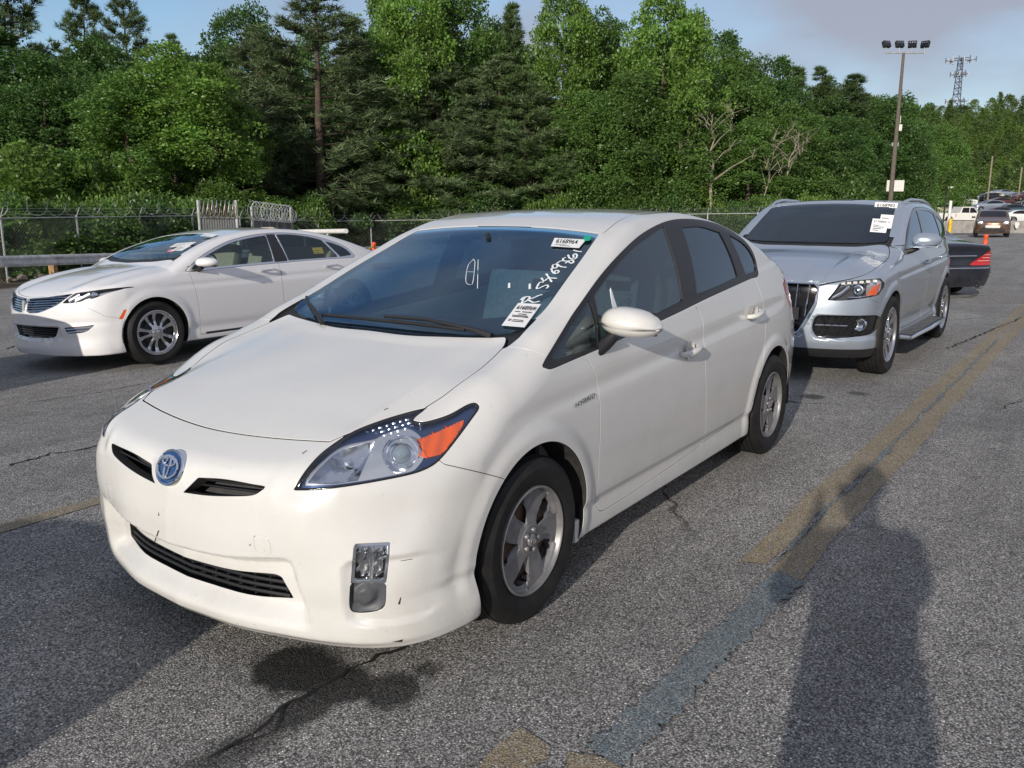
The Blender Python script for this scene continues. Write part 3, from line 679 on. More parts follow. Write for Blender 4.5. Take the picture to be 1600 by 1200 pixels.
# ---------------------------------------------------------------- shared car pieces
def field3(P3, d=None, shrink=0., n=5, mirror_dir=False):
    """field for an outline given by points on the surface, seen along direction d"""
    P = np.array([p[:3] for p in P3])
    if d is None:
        c = P.mean(0); d = nrm(np.array(CAM)-c)
    d = nrm(np.array(d, float)); u = nrm(np.cross([0, 0, 1.], d)); w = np.cross(d, u)
    pl = catmull([(p@u, p@w)+((1,) if len(q) > 3 else ()) for p, q in zip(P, P3)], n)
    c0 = P.mean(0)@d
    def g(V, N):
        s = sdpoly(V@u, V@w, pl)-shrink
        return np.minimum(s, .6-np.abs(V@d-c0))*1.0 if True else s
    return lambda V, N: np.minimum(g(V, N), (N@d+.05)*.5)

def grow(S, fields):
    return S

def make_tyre(R, W, rim, name='tyre'):
    mb = MB(); h = W/2
    prof = [(rim-.012, -h*.78), (rim+.004, -h*.86), (rim+(R-rim)*.35, -h*1.0), (rim+(R-rim)*.62, -h*.99), (R-.022, -h*.90), (R-.007, -h*.78), (R-.001, -h*.62)]
    k = 4
    for i in range(k):
        a = -h*.60+i*h*1.2/k; b = a+h*1.2/k
        prof += [(R, a+.002), (R, b-.006), (R-.007, b-.004), (R-.007, b-.001)]
    prof += [(R-.001, h*.62), (R-.007, h*.78), (R-.022, h*.90), (rim+(R-rim)*.62, h*.99), (rim+(R-rim)*.60, h*1.004), (rim+(R-rim)*.35, h*1.0), (rim+.012, h*.90), (rim+.004, h*.86), (rim-.012, h*.78)]
    mb.lathe(prof, 72)
    return mb.mesh(name, M['rubber'], True, 30)

def polar_disc(r0, r1, hf, nr=34, nt=200):
    """disc facing +Y whose height above the hub plane is hf(r, theta)"""
    r = np.linspace(r0, r1, nr); t = np.linspace(0, 2*np.pi, nt, endpoint=False)
    Rg, Tg = np.meshgrid(r, t, indexing='ij'); H = hf(Rg, Tg)
    V = np.stack([Rg*np.cos(Tg), H, Rg*np.sin(Tg)], -1).reshape(-1, 3)
    e = 1e-3
    hr = (hf(Rg+e, Tg)-hf(Rg-e, Tg))/(2*e); ht = (hf(Rg, Tg+e)-hf(Rg, Tg-e))/(2*e)/np.maximum(Rg, .01)
    N = np.stack([-hr*np.cos(Tg)+ht*np.sin(Tg), np.ones_like(Rg), -hr*np.sin(Tg)-ht*np.cos(Tg)], -1).reshape(-1, 3); N = nrm(N)
    I = np.arange(nr*nt).reshape(nr, nt); J = np.roll(I, -1, 1)
    a, b, c, d = I[:-1].ravel(), I[1:].ravel(), J[1:].ravel(), J[:-1].ravel()
    T = np.concatenate([np.stack([a, c, b], 1), np.stack([a, d, c], 1)])
    return Surf(V, N, T)

def cut_openings(S, polys, depth=.03, r=.0015):
    for pl in polys:
        S = S.clip(-sdpoly(S.V[:, 0], S.V[:, 2], pl))
    return S.flange(depth, r)

def wheel_prius():
    """five broad flat spokes on a silver wheel cover, rusty hub seen through the openings"""
    Rr = .213
    def hf(r, t):
        t = t+.10*np.sin(r*20)
        a = (t*5/(2*np.pi)) % 1-.5            # -.5..+.5, spoke centre at 0
        w = np.abs(a)*2*np.pi/5*r              # distance from the spoke's middle line
        edge = .034+.22*np.maximum(r-.07, 0); sp = sstep(edge+.0035, edge-.0035, w)
        h = -.012-.006*sstep(.05, .10, r)+.009*(1-sp)*sstep(.180, .196, r)-.010*(1-sp)*sstep(.06, .08, r)*sstep(.19, .175, r)
        h = h+.003*sstep(.060, .055, r)
        return h-.018*sstep(.203, .213, r)
    S = polar_disc(.001, Rr, hf, 60, 360)
    polys = []
    for k in range(5):
        a0 = (k)*72
        def pt(r, d): return (r*math.cos(math.radians(a0+d)), r*math.sin(math.radians(a0+d)))
        polys.append(catmull([pt(.070, 2, ) + (1,), pt(.115, -15), pt(.160, -20, )+(1,), pt(.176, -11), pt(.178, 3), pt(.168, 13)+(1,), pt(.120, 11)], 5))
    S = cut_openings(S, polys, .035)
    parts = {'rim': S}
    return parts

def logo_rings(mb, c, u, v, s, t):
    """three interlocking ellipses"""
    c, u, v = Vector(c), Vector(u), Vector(v)
    def ell(cx, cy, a, b, w):
        mb.tube([c+u*(cx+a*math.cos(q))+v*(cy+b*math.sin(q)) for q in np.linspace(0, 2*math.pi, 40, endpoint=False)], w, 6, True)
    ell(0, 0, s, s*.70, t); ell(0, s*.34, s*.62, s*.26, t*.9); ell(0, s*.02, s*.23, s*.66, t*.9)

def build_wheel(parent, name, loc, side, tyre_me, rim_me, hub_me, extra=None):
    """side +1 = left of the car; meshes face +Y"""
    w = empty(name, loc, 0, parent)
    if side < 0: w.rotation_euler = (0, 0, math.pi)
    link('tyre', tyre_me, w); link('rim', rim_me, w); link('brake_disc', hub_me, w)
    return w

def seat_mesh(name, w=.5, back=.62, m=None, tilt=20, head=True):
    mb = MB()
    mb.box((0, 0, .12), (.50, w, .16), bev=.05)
    R = Matrix.Rotation(math.radians(-tilt), 3, 'Y')
    mb.box(Vector((-.26, 0, .16))+R @ Vector((0, 0, back/2)), (.13, w*.96, back), rot=R, bev=.05)
    if head: mb.box(Vector((-.26, 0, .16))+R @ Vector((0, 0, back+.13)), (.10, .27, .18), rot=R, bev=.04)
    return mb.mesh(name, m, True, 50)

def wheel_set(parent, axles, ytrack, R, W, rim, rim_surf, rim_mat, hub_col='hub_steel', bolt=None):
    """four wheels sharing meshes; ytrack = outer face"""
    tm = make_tyre(R, W, rim+.008)
    rm = np_mesh('rim', rim_surf.V, rim_surf.T, rim_mat, rim_surf.N)
    mb = MB(); mb.lathe([(.001, -.05), (.13, -.05), (.14, -.055), (.14, -.07), (rim-.004, -.075), (rim-.002, -.16)], 40)
    hm = mb.mesh('brake_disc', M[hub_col], True, 40)
    mb = MB(); mb.lathe([(rim+.004, -.022), (rim+.001, -.006), (rim-.004, -.004), (rim-.010, -.012), (rim-.012, -.16)], 64)
    lm = mb.mesh('rim_flange', rim_mat, True, 40)
    for x in axles:
        for s in (1, -1):
            w = empty('wheel', (x, s*(ytrack), R), 0, parent)
            if s < 0: w.rotation_euler = (0, 0, math.pi)
            w.rotation_euler = (0, RNG.uniform(0, 2) if x != 0 else .0, w.rotation_euler[2])
            t = link('tyre', tm, w, (0, -W/2+.004, 0)); link('rim', rm, w, (0, -.012, 0)); link('brake_disc', hm, w); link('rim_flange', lm, w)
            if bolt: bolt(w)

def circle_arch(cx, cz, r):
    return lambda V, N: np.minimum(r-np.hypot(V[:, 0]-cx, V[:, 2]-cz), V[:, 1]-.45)

def wheel_well(parent, cx, cz, r, ytop, ybot, m='well'):
    for s in (1, -1):
        mb = MB(); n = 20; A = []; B = []; 
        for i in range(n+1):
            a = math.radians(-10+200*i/n)
            A.append((cx+r*math.cos(a), s*ytop, cz+r*math.sin(a))); B.append((cx+r*math.cos(a), s*ybot, cz+r*math.sin(a)))
        for i in range(n): mb.poly((A[i], A[i+1], B[i+1], B[i]))
        mb.poly(B)
        mb.obj('wheel_well', M[m], parent, True, 40)

# ================================================================ the white hatchback in front
_band = np.array([(-.985, -.3), (-.985, .30), (-.965, .60), (-1.2, .60), (-1.2, -.3)])
def build_prius():
    car = empty('hatchback_car'); tag(car, 'white pearl hatchback with handwriting on its windscreen, nearest car', 'car')
    S = shell(prius_F, .25, -3.05, .6, .0105, nose_deg=.75, tail_deg=3, el_deg=.62, el_min=-58)
    GAP = .006
    for cx in (-.005, -2.70):
        S = S.clip(-circle_arch(cx, .318, .374)(S.V, S.N))
    # lamps first, then panels
    head, S = S.split(field3(PD['head']), .004)
    head, gasket = head.split(field3(PD['head'], None, .0055), 0)
    fogs, S = S.split(field3(PD['fog']), .003)
    fogb, S = S.split(field3(PD['fogb']), .003)
    # upper grille slots beside the badge
    ug = catmull([(.118, .654, 1), (.24, .668), (.385, .672, 1), (.40, .666), (.372, .644), (.30, .632), (.20, .619), (.078, .606, 1)], 6)
    ugr, S = S.split(field3(PD['ugr']), .002)
    lg = catmull([(-.2, .352), (0, .348), (.2, .354), (.40, .372), (.428, .366), (.436, .352), (.462, .292, 1), (.33, .280), (.15, .277), (0, .276), (-.2, .277)], 5)
    lgr, S = S.split(front(lg, .6), .002)
    tow, S = S.split(field3(PD['tow']), .003)
    hood_xy = catmull([(-.065, -.2, 1), (-.058, 0), (-.062, .20), (-.110, .40), (-.162, .60), (-.158, .625), (-.09, .655)]+[(p[0], p[1]) for p in PD['hood_e'][9:5:-1]]+[PD['hood_e'][5][:2]+(1,)]+[(p[0], p[1]) for p in PD['hood_e'][4:1:-1]]+[PD['hood_e'][0][:2]+(1,), (.694, .350), (.718, .17), (.727, 0), (.718, -.15, 1)], 5)
    hood, S = S.split(top(hood_xy, .64), .0085)
    ws_xy = catmull([(-.085, -.2, 1), (-.080, 0), (-.092, .25), (-.140, .45), (-.195, .61), (-.235, .650), (-.34, .664), (-.56, .632), (-.80, .590), (-.985, .553), (-1.005, .535), (-1.018, .3), (-1.022, 0), (-1.02, -.2, 1)], 5)
    ws, S = S.split(top(ws_xy, .9), .004)
    cowl_xy = np.array([(-.02, -.3), (-.04, .60), (-.09, .672), (-.16, .684), (-.30, .672), (-.27, .3), (-.25, -.3)])
    cowl, S = S.split(top(cowl_xy, .9), .003)
    roof_xy = catmull([(-1.023, -.2, 1), (-1.026, .3), (-1.012, .54), (-1.02, .562), (-1.16, .550), (-1.4, .522), (-1.9, .512), (-2.4, .50), (-2.95, .46), (-2.97, 0), (-2.97, -.2, 1)], 5)
    roof, S = S.split(top(roof_xy, .9), .007)
    rear_xy = catmull([(-2.985, -.2, 1), (-2.985, .45), (-3.0, .56), (-3.30, .60), (-3.30, -.2, 1)], 4)
    rglass, S = S.split(top(rear_xy, .9), .006)
    dlo = catmull([(-.098, .952, 1), (-.247, 1.033), (-.444, 1.129), (-.702, 1.243), (-.987, 1.345), (-1.271, 1.418), (-1.60, 1.464), (-1.95, 1.462), (-2.25, 1.425), (-2.45, 1.355), (-2.56, 1.272), (-2.588, 1.19), (-2.55, 1.127), (-2.40, 1.118), (-1.757, 1.068), (-1.331, 1.029), (-.9, .993), (-.509, .962), (-.25, .944), (-.14, .938)], 5)
    trim, S = S.split(side(dlo, .4), .003)
    fd = catmull([(-.385, .985, 1), (-.435, .90), (-.462, .83), (-.468, .70), (-.468, .50), (-.485, .36), (-.515, .285), (-.56, .262), (-.75, .262), (-1.10, .275), (-1.60, .30), (-1.645, .32, 1), (-1.60, .52), (-1.568, .70), (-1.572, .84), (-1.59, .94), (-1.575, 1.0), (-1.51, 1.065, 1), (-1.0, 1.1, 1), (-.45, 1.05, 1)], 5)
    fdoor, S = S.split(side(fd, .4), GAP)
    rd = catmull([(-1.50, 1.09, 1), (-1.56, 1.02), (-1.585, .94), (-1.567, .84), (-1.563, .70), (-1.595, .52), (-1.642, .31, 1), (-1.9, .318), (-2.15, .332), (-2.28, .352), (-2.33, .40), (-2.385, .52), (-2.47, .68), (-2.53, .85), (-2.545, .97), (-2.50, 1.08), (-2.46, 1.13, 1), (-2.2, 1.16, 1)], 5)
    rdoor, S = S.split(side(rd, .4), GAP)
    # left fender in front of the door, above the bumper seam
    bp = np.array([(.20, -.1), (.205, .60), (.225, .622), (.30, .655), (.38, .688), (.462, .722), (.49, .76), (.52, .90), (1.4, .90), (1.4, -.1)])
    def bfield(V, N):
        return sdpoly(V[:, 0], V[:, 2], bp)
    bumper, S = S.split(bfield, .0055)
    fe = np.array([(.8, 1.2), (-.05, 1.04), (-.16, .975), (-.395, .975), (-.44, .90), (-.468, .83), (-.474, .70), (-.474, .50), (-.46, .33), (-.355, .285), (.8, .1)])
    fend, S = S.split(side(fe, .4), .003)
    rb = np.array([(-3.02, -.1), (-3.02, .60), (-3.10, .66), (-3.16, .70), (-3.4, .73), (-3.9, .73), (-3.9, -.1)])
    rbump, S = S.split(lambda V, N: sdpoly(V[:, 0], V[:, 2], rb), .004)
    tl = catmull([(-3.06, 1.075, 1), (-3.02, 1.03), (-3.10, .90), (-3.20, .80), (-3.32, .77, 1), (-3.5, .78, 1), (-3.5, 1.10, 1)], 4)
    tail, S = S.split(side(tl, .42), .004)
    P = M['pearl']
    def both(name, Sx, m, depth=.022, d=0., r=.0018):
        Sx = (Sx.offset(d) if d else Sx)
        F = Sx.flange(depth, r)
        a = surf_obj(name, F, m, car); b = surf_obj(name, F.flip(), m, car); return a, b
    def mid(name, Sx, m, depth=.022, d=0.):
        Sx = (Sx.offset(d) if d else Sx).mirror().flange(depth)
        return surf_obj(name, Sx, m, car)
    bb = mid('front_bumper', bumper, P, .045)
    mid('bonnet', hood, P, .030); mid('roof', roof, P); band, ws = ws.split(top(_band, .9), 0); mid('painted_sky_band', band, M['painted_sky_band'], .006, .003); mid('windscreen', ws, M['ws_glass'], .006, .003)  # the glass's top strip carries the reflected sky as a flat colour
    mid('cowl_panel', cowl, M['black_plastic'], .02, .012)
    mid('rear_window', rglass, M['dark_glass'], .006, .003)
    body = mid('body_side', S, P); mid('rear_bumper', rbump, P)
    both('fender', fend, P); both('front_door', fdoor, P); both('rear_door', rdoor, P)
    for o in both('tail_light', tail, M['red_lens'], .02, .002): pass
    # windows and black trim
    gl = []
    for key, poly3, mt in (('g0', PD['g0'], 'side_glass'), ('g1', PD['g1'], 'side_glass'),
                           ('g2', [(-1.60, 0, 1.093, 1), (-1.64, 0, 1.28), (-1.665, 0, 1.425, 1), (-1.90, 0, 1.425), (-2.13, 0, 1.390, 1), (-2.18, 0, 1.28), (-2.225, 0, 1.142, 1), (-1.9, 0, 1.112)], 'dark_glass'),
                           ('g3', [(-2.25, 0, 1.375, 1), (-2.40, 0, 1.335), (-2.50, 0, 1.285), (-2.558, 0, 1.215), (-2.545, 0, 1.160), (-2.36, 0, 1.147, 1)], 'dark_glass')):
        f = side(catmull([(p[0], p[2])+((1,) if len(p) > 3 else ()) for p in poly3], 5), .4)
        g, trim = trim.split(f, .001); gl.append((g, mt))
    both('window_trim', trim, M['trim_black'], .010)
    for g, mt in gl: both('side_window', g, M[mt], .004, .006)
    # dark inner shell seen through gaps and openings
    L = shell(prius_F, .25, -3.05, .6, .04, nose_deg=3, tail_deg=6, el_deg=2.2, el_min=-58)
    for cx in (-.005, -2.70): L = L.clip(-circle_arch(cx, .318, .40)(L.V, L.N))
    for f in (top(ws_xy, .9), side(dlo, .4), top(rear_xy, .9), top(np.array([(-.9, 0), (-.9, .75), (-.05, .75), (-.05, 0)]), .9), field3(PD['head'], None, -.03), field3(PD['fog'], None, -.02)):
        L = L.clip(-f(L.V, L.N))
    off = .035+.06*sstep(-.1, .3, L.V[:, 0])
    L.V = L.V-L.N*off[:, None]; L.V[np.abs(L.V[:, 1]) < .001, 1] = 0
    surf_obj('inner_shell', L.mirror(), M['liner'], car)
    # headlamps ------------------------------------------------------------
    for s in (1, -1):
        lamp = empty('headlight', (0, 0, 0), 0, car)
        fl = (lambda Q: Q) if s > 0 else (lambda Q: Q.flip())
        hs = head
        surf_obj('gasket', fl(gasket.offset(.002).flange(.012)), M['gloss_black'], lamp)
        am, rest = hs.offset(.016).split(field3(PD['amber']), .001)
        bowl, rest = rest.split(field3(PD['hl_bowl']), .001)
        ring, rest = rest.split(field3(PD['hl_ring']), .001)
        low, rest = rest.split(field3(PD['hl_low']), .001)
        lipS = low.offset(.004); surf_obj('reflector', fl(lipS.flange(.03)), M['lamp_silver'], lamp)
        surf_obj('lens', fl(head.offset(.0005).flange(.014)), M['lamp_clear'], lamp)
        surf_obj('housing', fl(rest.flange(.03)), M['lamp_blue'], lamp)
        a2 = am.offset(-.004); V = a2.V-a2.N*(.0022*np.sign(np.sin(a2.V[:, 0]*520))*1.0)[:, None]; T = a2.T
        fn = np.cross(V[T[:, 1]]-V[T[:, 0]], V[T[:, 2]]-V[T[:, 0]]); NN = np.zeros_like(V)
        for q in range(3): np.add.at(NN, T[:, q], fn)
        surf_obj('turn_signal', fl(Surf(V, nrm(NN), T).flange(.012)), M['amber'], lamp)
        # concave bowl of the main beam
        def sink(Sx, poly, dep, p=.5):
            d = field3(poly)(Sx.V, Sx.N); k = np.clip(d/max(d.max(), 1e-6), 0, 1)**p
            V = Sx.V-Sx.N*(dep*k)[:, None]
            T = Sx.T; fn = np.cross(V[T[:, 1]]-V[T[:, 0]], V[T[:, 2]]-V[T[:, 0]]); NN = np.zeros_like(V)
            for q in range(3): np.add.at(NN, T[:, q], fn)
            return Surf(V, nrm(NN), T)
        surf_obj('reflector', fl(sink(bowl, PD['hl_bowl'], .075)), M['dull_chrome'], lamp)
        surf_obj('reflector', fl(sink(ring, PD['hl_ring'], .05)), M['dull_chrome'], lamp)
        C0 = np.array([p[:3] for p in PD['hl_ring']]).mean(0)*[1, s, 1]; nn = nrm(np.array([.72, .45*s, .35]))
        R = Vector(nn).to_track_quat('Z', 'Y').to_matrix()
        mb = MB(); mb.lathe([(.001, .040), (.014, .038), (.024, .030), (.030, .018)], 28, 'Z')
        o = mb.obj('projector_lens', mat_lens(), lamp, True); o.rotation_euler = R.to_euler(); o.location = Vector(C0)-Vector(nn)*.042
        mb = MB(); mb.lathe([(.030, .014), (.031, .022), (.036, .024), (.040, .016), (.050, .012), (.056, .020), (.060, .014)], 36, 'Z')
        o = mb.obj('projector_bezel', M['chrome'], lamp, True); o.rotation_euler = R.to_euler(); o.location = Vector(C0)-Vector(nn)*.042
        # bulb in the inner bowl
        C1 = np.array([p[:3] for p in PD['hl_bowl']]).mean(0)*[1, s, 1]
        mb = MB(); mb.lathe([(.001, .05), (.010, .048), (.012, .03), (.012, 0)], 16, 'Z')
        o = mb.obj('bulb', M['dull_chrome'], lamp, True); o.rotation_euler = R.to_euler(); o.location = Vector(C1)-Vector(nn)*.06
        # rows of small clear studs along the top edge
        mb = MB()
        tp = np.array([p[:3] for p in PD['head']])
        a0, a1 = np.array([.62, .525, .792]), np.array([.39, .645, .846])
        for row in range(3):
            for i in range(11-row):
                t = (i+.5+.3*row)/11.0; p = a0+(a1-a0)*t+np.array([-.010, .022, -.006])*row*1.0+np.array([0, .0, .006])*math.sin(t*3.14)
                p = p*[1, s, 1]-np.array([.3, .1*s, .55])*.022
                mb.box(p, (.009+.004*((i+row) % 2), .007, .010), rot=R, bev=.002)
        mb.obj('clear_studs', M['chrome'], lamp, True)['kind'] = 'stuff'
    # fog lamps
    for s in (1, -1):
        fl = (lambda Q: Q) if s > 0 else (lambda Q: Q.flip())
        lamp = empty('fog_light', (0, 0, 0), 0, car)
        surf_obj('lens', fl(fogs.offset(.004).flange(.02)), M['lamp_ribbed'], lamp)
        rim = field3(PD['fog'], None, .008)
        inner, edge = fogs.offset(.002).split(rim, 0)
        surf_obj('bezel', fl(edge.flange(.015)), M['dull_chrome'], lamp)
        b = fogs.offset(.035)
        V = b.V-b.N*(.006*np.sin(b.V[:, 2]*900+b.V[:, 1]*500))[:, None]
        T = b.T; fn = np.cross(V[T[:, 1]]-V[T[:, 0]], V[T[:, 2]]-V[T[:, 0]]); NN = np.zeros_like(V)
        for q in range(3): np.add.at(NN, T[:, q], fn)
        surf_obj('reflector', fl(Surf(V, nrm(NN), T)), M['dull_chrome'], lamp)
        mb = MB(); mb.box(Vector((.715, .735*s, .45)), (.012, .006, .12)); mb.obj('divider', M['dull_chrome'], lamp)
        mb = MB(); mb.lathe([(.001, .010), (.006, .008), (.009, 0), (.009, -.03)], 16, 'X', (.690, .748*s, .465)); mb.obj('bulb', M['chrome'], lamp, True)
        g = fogb.offset(.006)
        c0 = np.array([.7365, .725, .345]); q = np.hypot(np.hypot(g.V[:, 0]-.735, g.V[:, 1]-.722), (g.V[:, 2]-.345))
        dsp = .012*sstep(.062, .045, q)-.016*sstep(.036, .030, q)
        V = g.V-g.N*dsp[:, None]; T = g.T; fn = np.cross(V[T[:, 1]]-V[T[:, 0]], V[T[:, 2]]-V[T[:, 0]]); NN = np.zeros_like(V)
        for k in range(3): np.add.at(NN, T[:, k], fn)
        surf_obj('fog_bezel', fl(Surf(V, nrm(NN), T).flange(.02)), M['grey_plastic'], car)
    # tow hook covers
    both('tow_cover', tow, P, .004)
    # grilles: recessed dark backing and slats
    for s in (1, -1):
        mb = MB()
        for zz in (.632, .652):
            mb.tube([(.872-.10*abs(y)**2-.02, s*y, zz+.09*(y-.2)) for y in np.linspace(.08, .40, 9)], .004, 6)
        mb.obj('upper_grille', M['black_plastic'], car, True)
    for i, zz in enumerate((.292, .312, .332, .351)):
        mb = MB(); ys = np.linspace(-.445, .445, 25)
        P0 = [(.852-P_BOW(abs(y))*.95-.004*i, y, zz+.012*abs(y)) for y in ys]
        mb.tube([(float(a), b, c) for a, b, c in P0], .0065, 6)
        mb.obj('grille_slat', M['black_plastic'], car, True)
    mb = MB(); ys = np.linspace(-.47, .47, 21)
    for a, b in zip(ys, ys[1:]):
        xa, xb = .80-float(P_BOW(abs(a)))*.95, .80-float(P_BOW(abs(b)))*.95
        mb.poly([(xa, a, .265), (xb, b, .265), (xb, b, .39), (xa, a, .39)])
    for q in np.linspace(-.42, .42, 15): mb.box((.825-float(P_BOW(abs(q)))*.95, q, .33), (.03, .004, .11))
    mb.obj('grille_backing', M['interior_dark'], car)
    # badge
    bd = empty('badge', (.898, 0, .676), 0, car); bd.rotation_euler = (0, math.radians(-24), 0); bd.scale = (1.0, 1.24, 1.24)
    mb = MB(); mb.lathe([(.001, .006), (.030, .005), (.046, .002), (.050, -.003), (.050, -.010)], 40, 'X'); o = mb.obj('badge_disc', M['blue_badge'], bd, True); o.scale = (1, 1.05, .92)
    mb = MB(); logo_rings(mb, (.008, 0, 0), (0, 1, 0), (0, 0, 1), .043, .0036); mb.obj('badge_rings', M['chrome'], bd, True)
    mb = MB(); mb.tube([(.0, .053*math.cos(q), .046*math.sin(q)) for q in np.linspace(0, 2*math.pi, 40, endpoint=False)], .004, 8, True); mb.obj('badge_rim', M['chrome'], bd, True)
    mb = MB(); mb.lathe([(.0495, .003), (.053, .004), (.0555, -.002), (.0555, -.030)], 40, 'X'); o = mb.obj('badge_bezel', M['chrome'], bd, True); o.scale = (1, 1.02, .90)
    # HYBRID lettering on the fender
    q = [np.array(p[:3]) for p in PD['badge']]
    for s in (1, -1):
        if s > 0: text_on('HYBRID', q[3]+[0, .004, 0], nrm(q[2]-q[3]), nrm(q[0]-q[3]), np.linalg.norm(q[2]-q[3]), .018, M['badge_dark'], car, .003, bold=.03)
    # mirrors
    for s in (1, -1):
        mir = empty('door_mirror', (-.625, .915*s, 1.060), 0, car)
        mb = MB(); prof = []
        n1, n2 = 26, 36; bm = mb.bm; rings = []
        for i in range(n1+1):
            t = i/n1; y = (-.120+.245*t); 
            rr = (max(1-abs(2*t-1)**2.6, 0))**.5
            ring = []
            for k in range(n2):
                a = 2*math.pi*k/n2; ca, sa = math.cos(a), math.sin(a)
                ex = math.copysign(abs(ca)**.8, ca); ez = math.copysign(abs(sa)**.85, sa)
                xx = ex*.098*rr*(1.0 if ca > 0 else .55); zz = ez*(.082 if sa > 0 else .062)*rr*(1-.18*t)
                ring.append(bm.verts.new((xx-.05*t+.01, y*s, zz-.022*t+(.012 if sa < 0 else 0))))
            rings.append(ring)
        for A, B in zip(rings, rings[1:]):
            for k in range(n2): bm.faces.new((A[k], A[(k+1) % n2], B[(k+1) % n2], B[k]))
        bmesh.ops.remove_doubles(bm, verts=bm.verts, dist=1e-5)
        mb.obj('mirror_shell', P, mir, True, 180)
        mb = MB(); mb.box((-.050, .005*s, -.002), (.02, .18, .10), bev=.009); mb.obj('mirror_glass', M['gloss_black'], mir, True)
        mb = MB()
        mb.tube([(.03, -.06*s, -.05), (.06, -.085*s, -.085), (.10, -.10*s, -.112), (.14, -.115*s, -.135)], [.026, .030, .028, .034], 12)
        mb.obj('mirror_foot', M['black_plastic'], mir, True)
    # door handles with a shallow cup
    for s in (1, -1):
        for hx, hz, hy in ((-1.37, .843, .866), (-2.33, .925, .848)):
            h = empty('door_handle', (hx, s*hy, hz), 0, car); h.rotation_euler = (0, math.radians(5), 0)
            mb = MB(); mb.tube([(.095, s*-.012, 0), (.088, s*.012, 0), (.06, s*.028, .001), (0, s*.034, .002), (-.06, s*.028, .001), (-.088, s*.012, 0), (-.095, s*-.012, 0)], [.012, .014, .0155, .0165, .0155, .014, .012], 12)
            o = mb.obj('grip', P, h, True, 180); o.scale = (1, 1, 1.0)
            mb = MB(); mb.lathe([(.001, -.012), (.03, -.010), (.042, -.001), (.046, .0025)], 28, 'Y')
            o = mb.obj('handle_cup', P, h, True, 180); o.scale = (1.15, s, 1.0); o.location = (.01, .002*s, .004)
    # wipers
    def wiper(p, base, name='wiper'):
        w = empty(name, (0, 0, 0), 0, car)
        mb = MB(); mb.tube(p, .0075, 8); mb.obj('blade', M['black_plastic'], w, True)
        mb = MB(); mb.tube(base, [.012, .010, .008, .007][:len(base)], 8); mb.obj('arm', M['black_plastic'], w, True)
    def onws(x, y, lift=.016):
        return (x, y, float(P_Z(x)-P_C(x)*y*y)+lift)
    wiper([onws(-.115+.0*t-.085*abs(y)**1.6, y, .018) for t, y in [(0, q) for q in np.linspace(-.36, .44, 12)]], [onws(-.150, .56, .008), onws(-.145, .48, .020), onws(-.135, .25, .034), onws(-.128, .02, .030)])
    wiper([onws(a, b, .018) for a, b in ((-.285, -.63), (-.23, -.56), (-.165, -.46), (-.105, -.34))], [onws(-.075, -.30, .01), onws(-.13, -.40, .034), onws(-.19, -.50, .030)])
    # wheels
    rim = wheel_prius()['rim']
    def bolts(w):
        mb = MB()
        for k in range(5):
            a = math.radians(36+72*k); mb.lathe([(.001, .004), (.006, .0035), (.0095, .001), (.011, -.008)], 14, 'Y', (.040*math.cos(a), -.012, .040*math.sin(a)))
        mb.lathe([(.001, .001), (.018, .0005), (.024, -.002), (.026, -.008)], 24, 'Y', (0, -.010, 0))
        logo_rings(mb, (0, -.008, 0), (1, 0, 0), (0, 0, 1), .015, .0016)
        mb.obj('hub_cap', M['alloy'], w, True, 60)
    wheel_set(car, (0, -2.70), .868, .317, .195, .205, rim, M['alloy'], bolt=bolts)
    for cx in (0, -2.7): wheel_well(car, cx-.003, .318, .385, .852, .50)
    # rocker end bracket behind the front wheel
    mb = MB(); mb.box((-.352, .815, .235), (.035, .05, .095), bev=.006); mb.obj('sill_end_cap', P, car, True)
    mb = MB(); mb.box((-.352, -.815, .235), (.035, .05, .095), bev=.006); mb.obj('sill_end_cap', P, car, True)
    # underfloor
    mb = MB(); mb.box((-1.35, 0, .26), (1.95, 1.55, .10)); mb.box((-1.35, 0, .30), (4.0, .95, .16)); mb.obj('underfloor', M['liner'], car)
    # cabin ---------------------------------------------------------------
    mb = MB(); prof = [(-.20, .93), (-.38, 1.005), (-.62, 1.02), (-.76, 1.0), (-.86, .90), (-.84, .70), (-.70, .55)]
    ys = np.linspace(-.70, .70, 15)
    vs = [[mb.bm.verts.new((x+.05*(y/.7)**2, y, z-.03*(y/.7)**2+(.035*math.exp(-((y-.36)/.16)**2) if -.8 < x < -.5 else 0))) for y in ys] for x, z in prof]
    for A, B in zip(vs, vs[1:]):
        for i in range(len(ys)-1): mb.bm.faces.new((A[i], A[i+1], B[i+1], B[i]))
    mb.obj('dashboard', M['interior_dark'], car, True, 60)
    st = empty('steering_wheel', (-.93, .36, .96), 0, car); st.rotation_euler = (0, math.radians(66), 0)
    mb = MB(); mb.tube([(.185*math.cos(q), .19*math.sin(q), 0) for q in np.linspace(0, 2*math.pi, 40, endpoint=False)], .015, 8, True); mb.obj('wheel_rim', M['interior_dark'], st, True)
    mb = MB(); mb.box((0, 0, -.01), (.13, .15, .04), bev=.015); mb.box((0, .11, 0), (.04, .12, .015)); mb.box((0, -.11, 0), (.04, .12, .015)); mb.obj('hub', M['grey_plastic'], st, True)
    for y in (.37, -.37):
        link('front_seat', seat_mesh('front_seat', .50, .60, M['interior_grey'], 18), car, (-1.35, y, .42))
    link('rear_seat', seat_mesh('rear_seat', 1.25, .55, M['interior_grey'], 24, False), car, (-2.25, 0, .46))
    mb = MB(); mb.box((-1.2, 0, .34), (2.6, 1.40, .04)); mb.box((-1.1, 0, .48), (1.0, .20, .28), bev=.04); mb.obj('cabin_floor', M['interior_dark'], car)
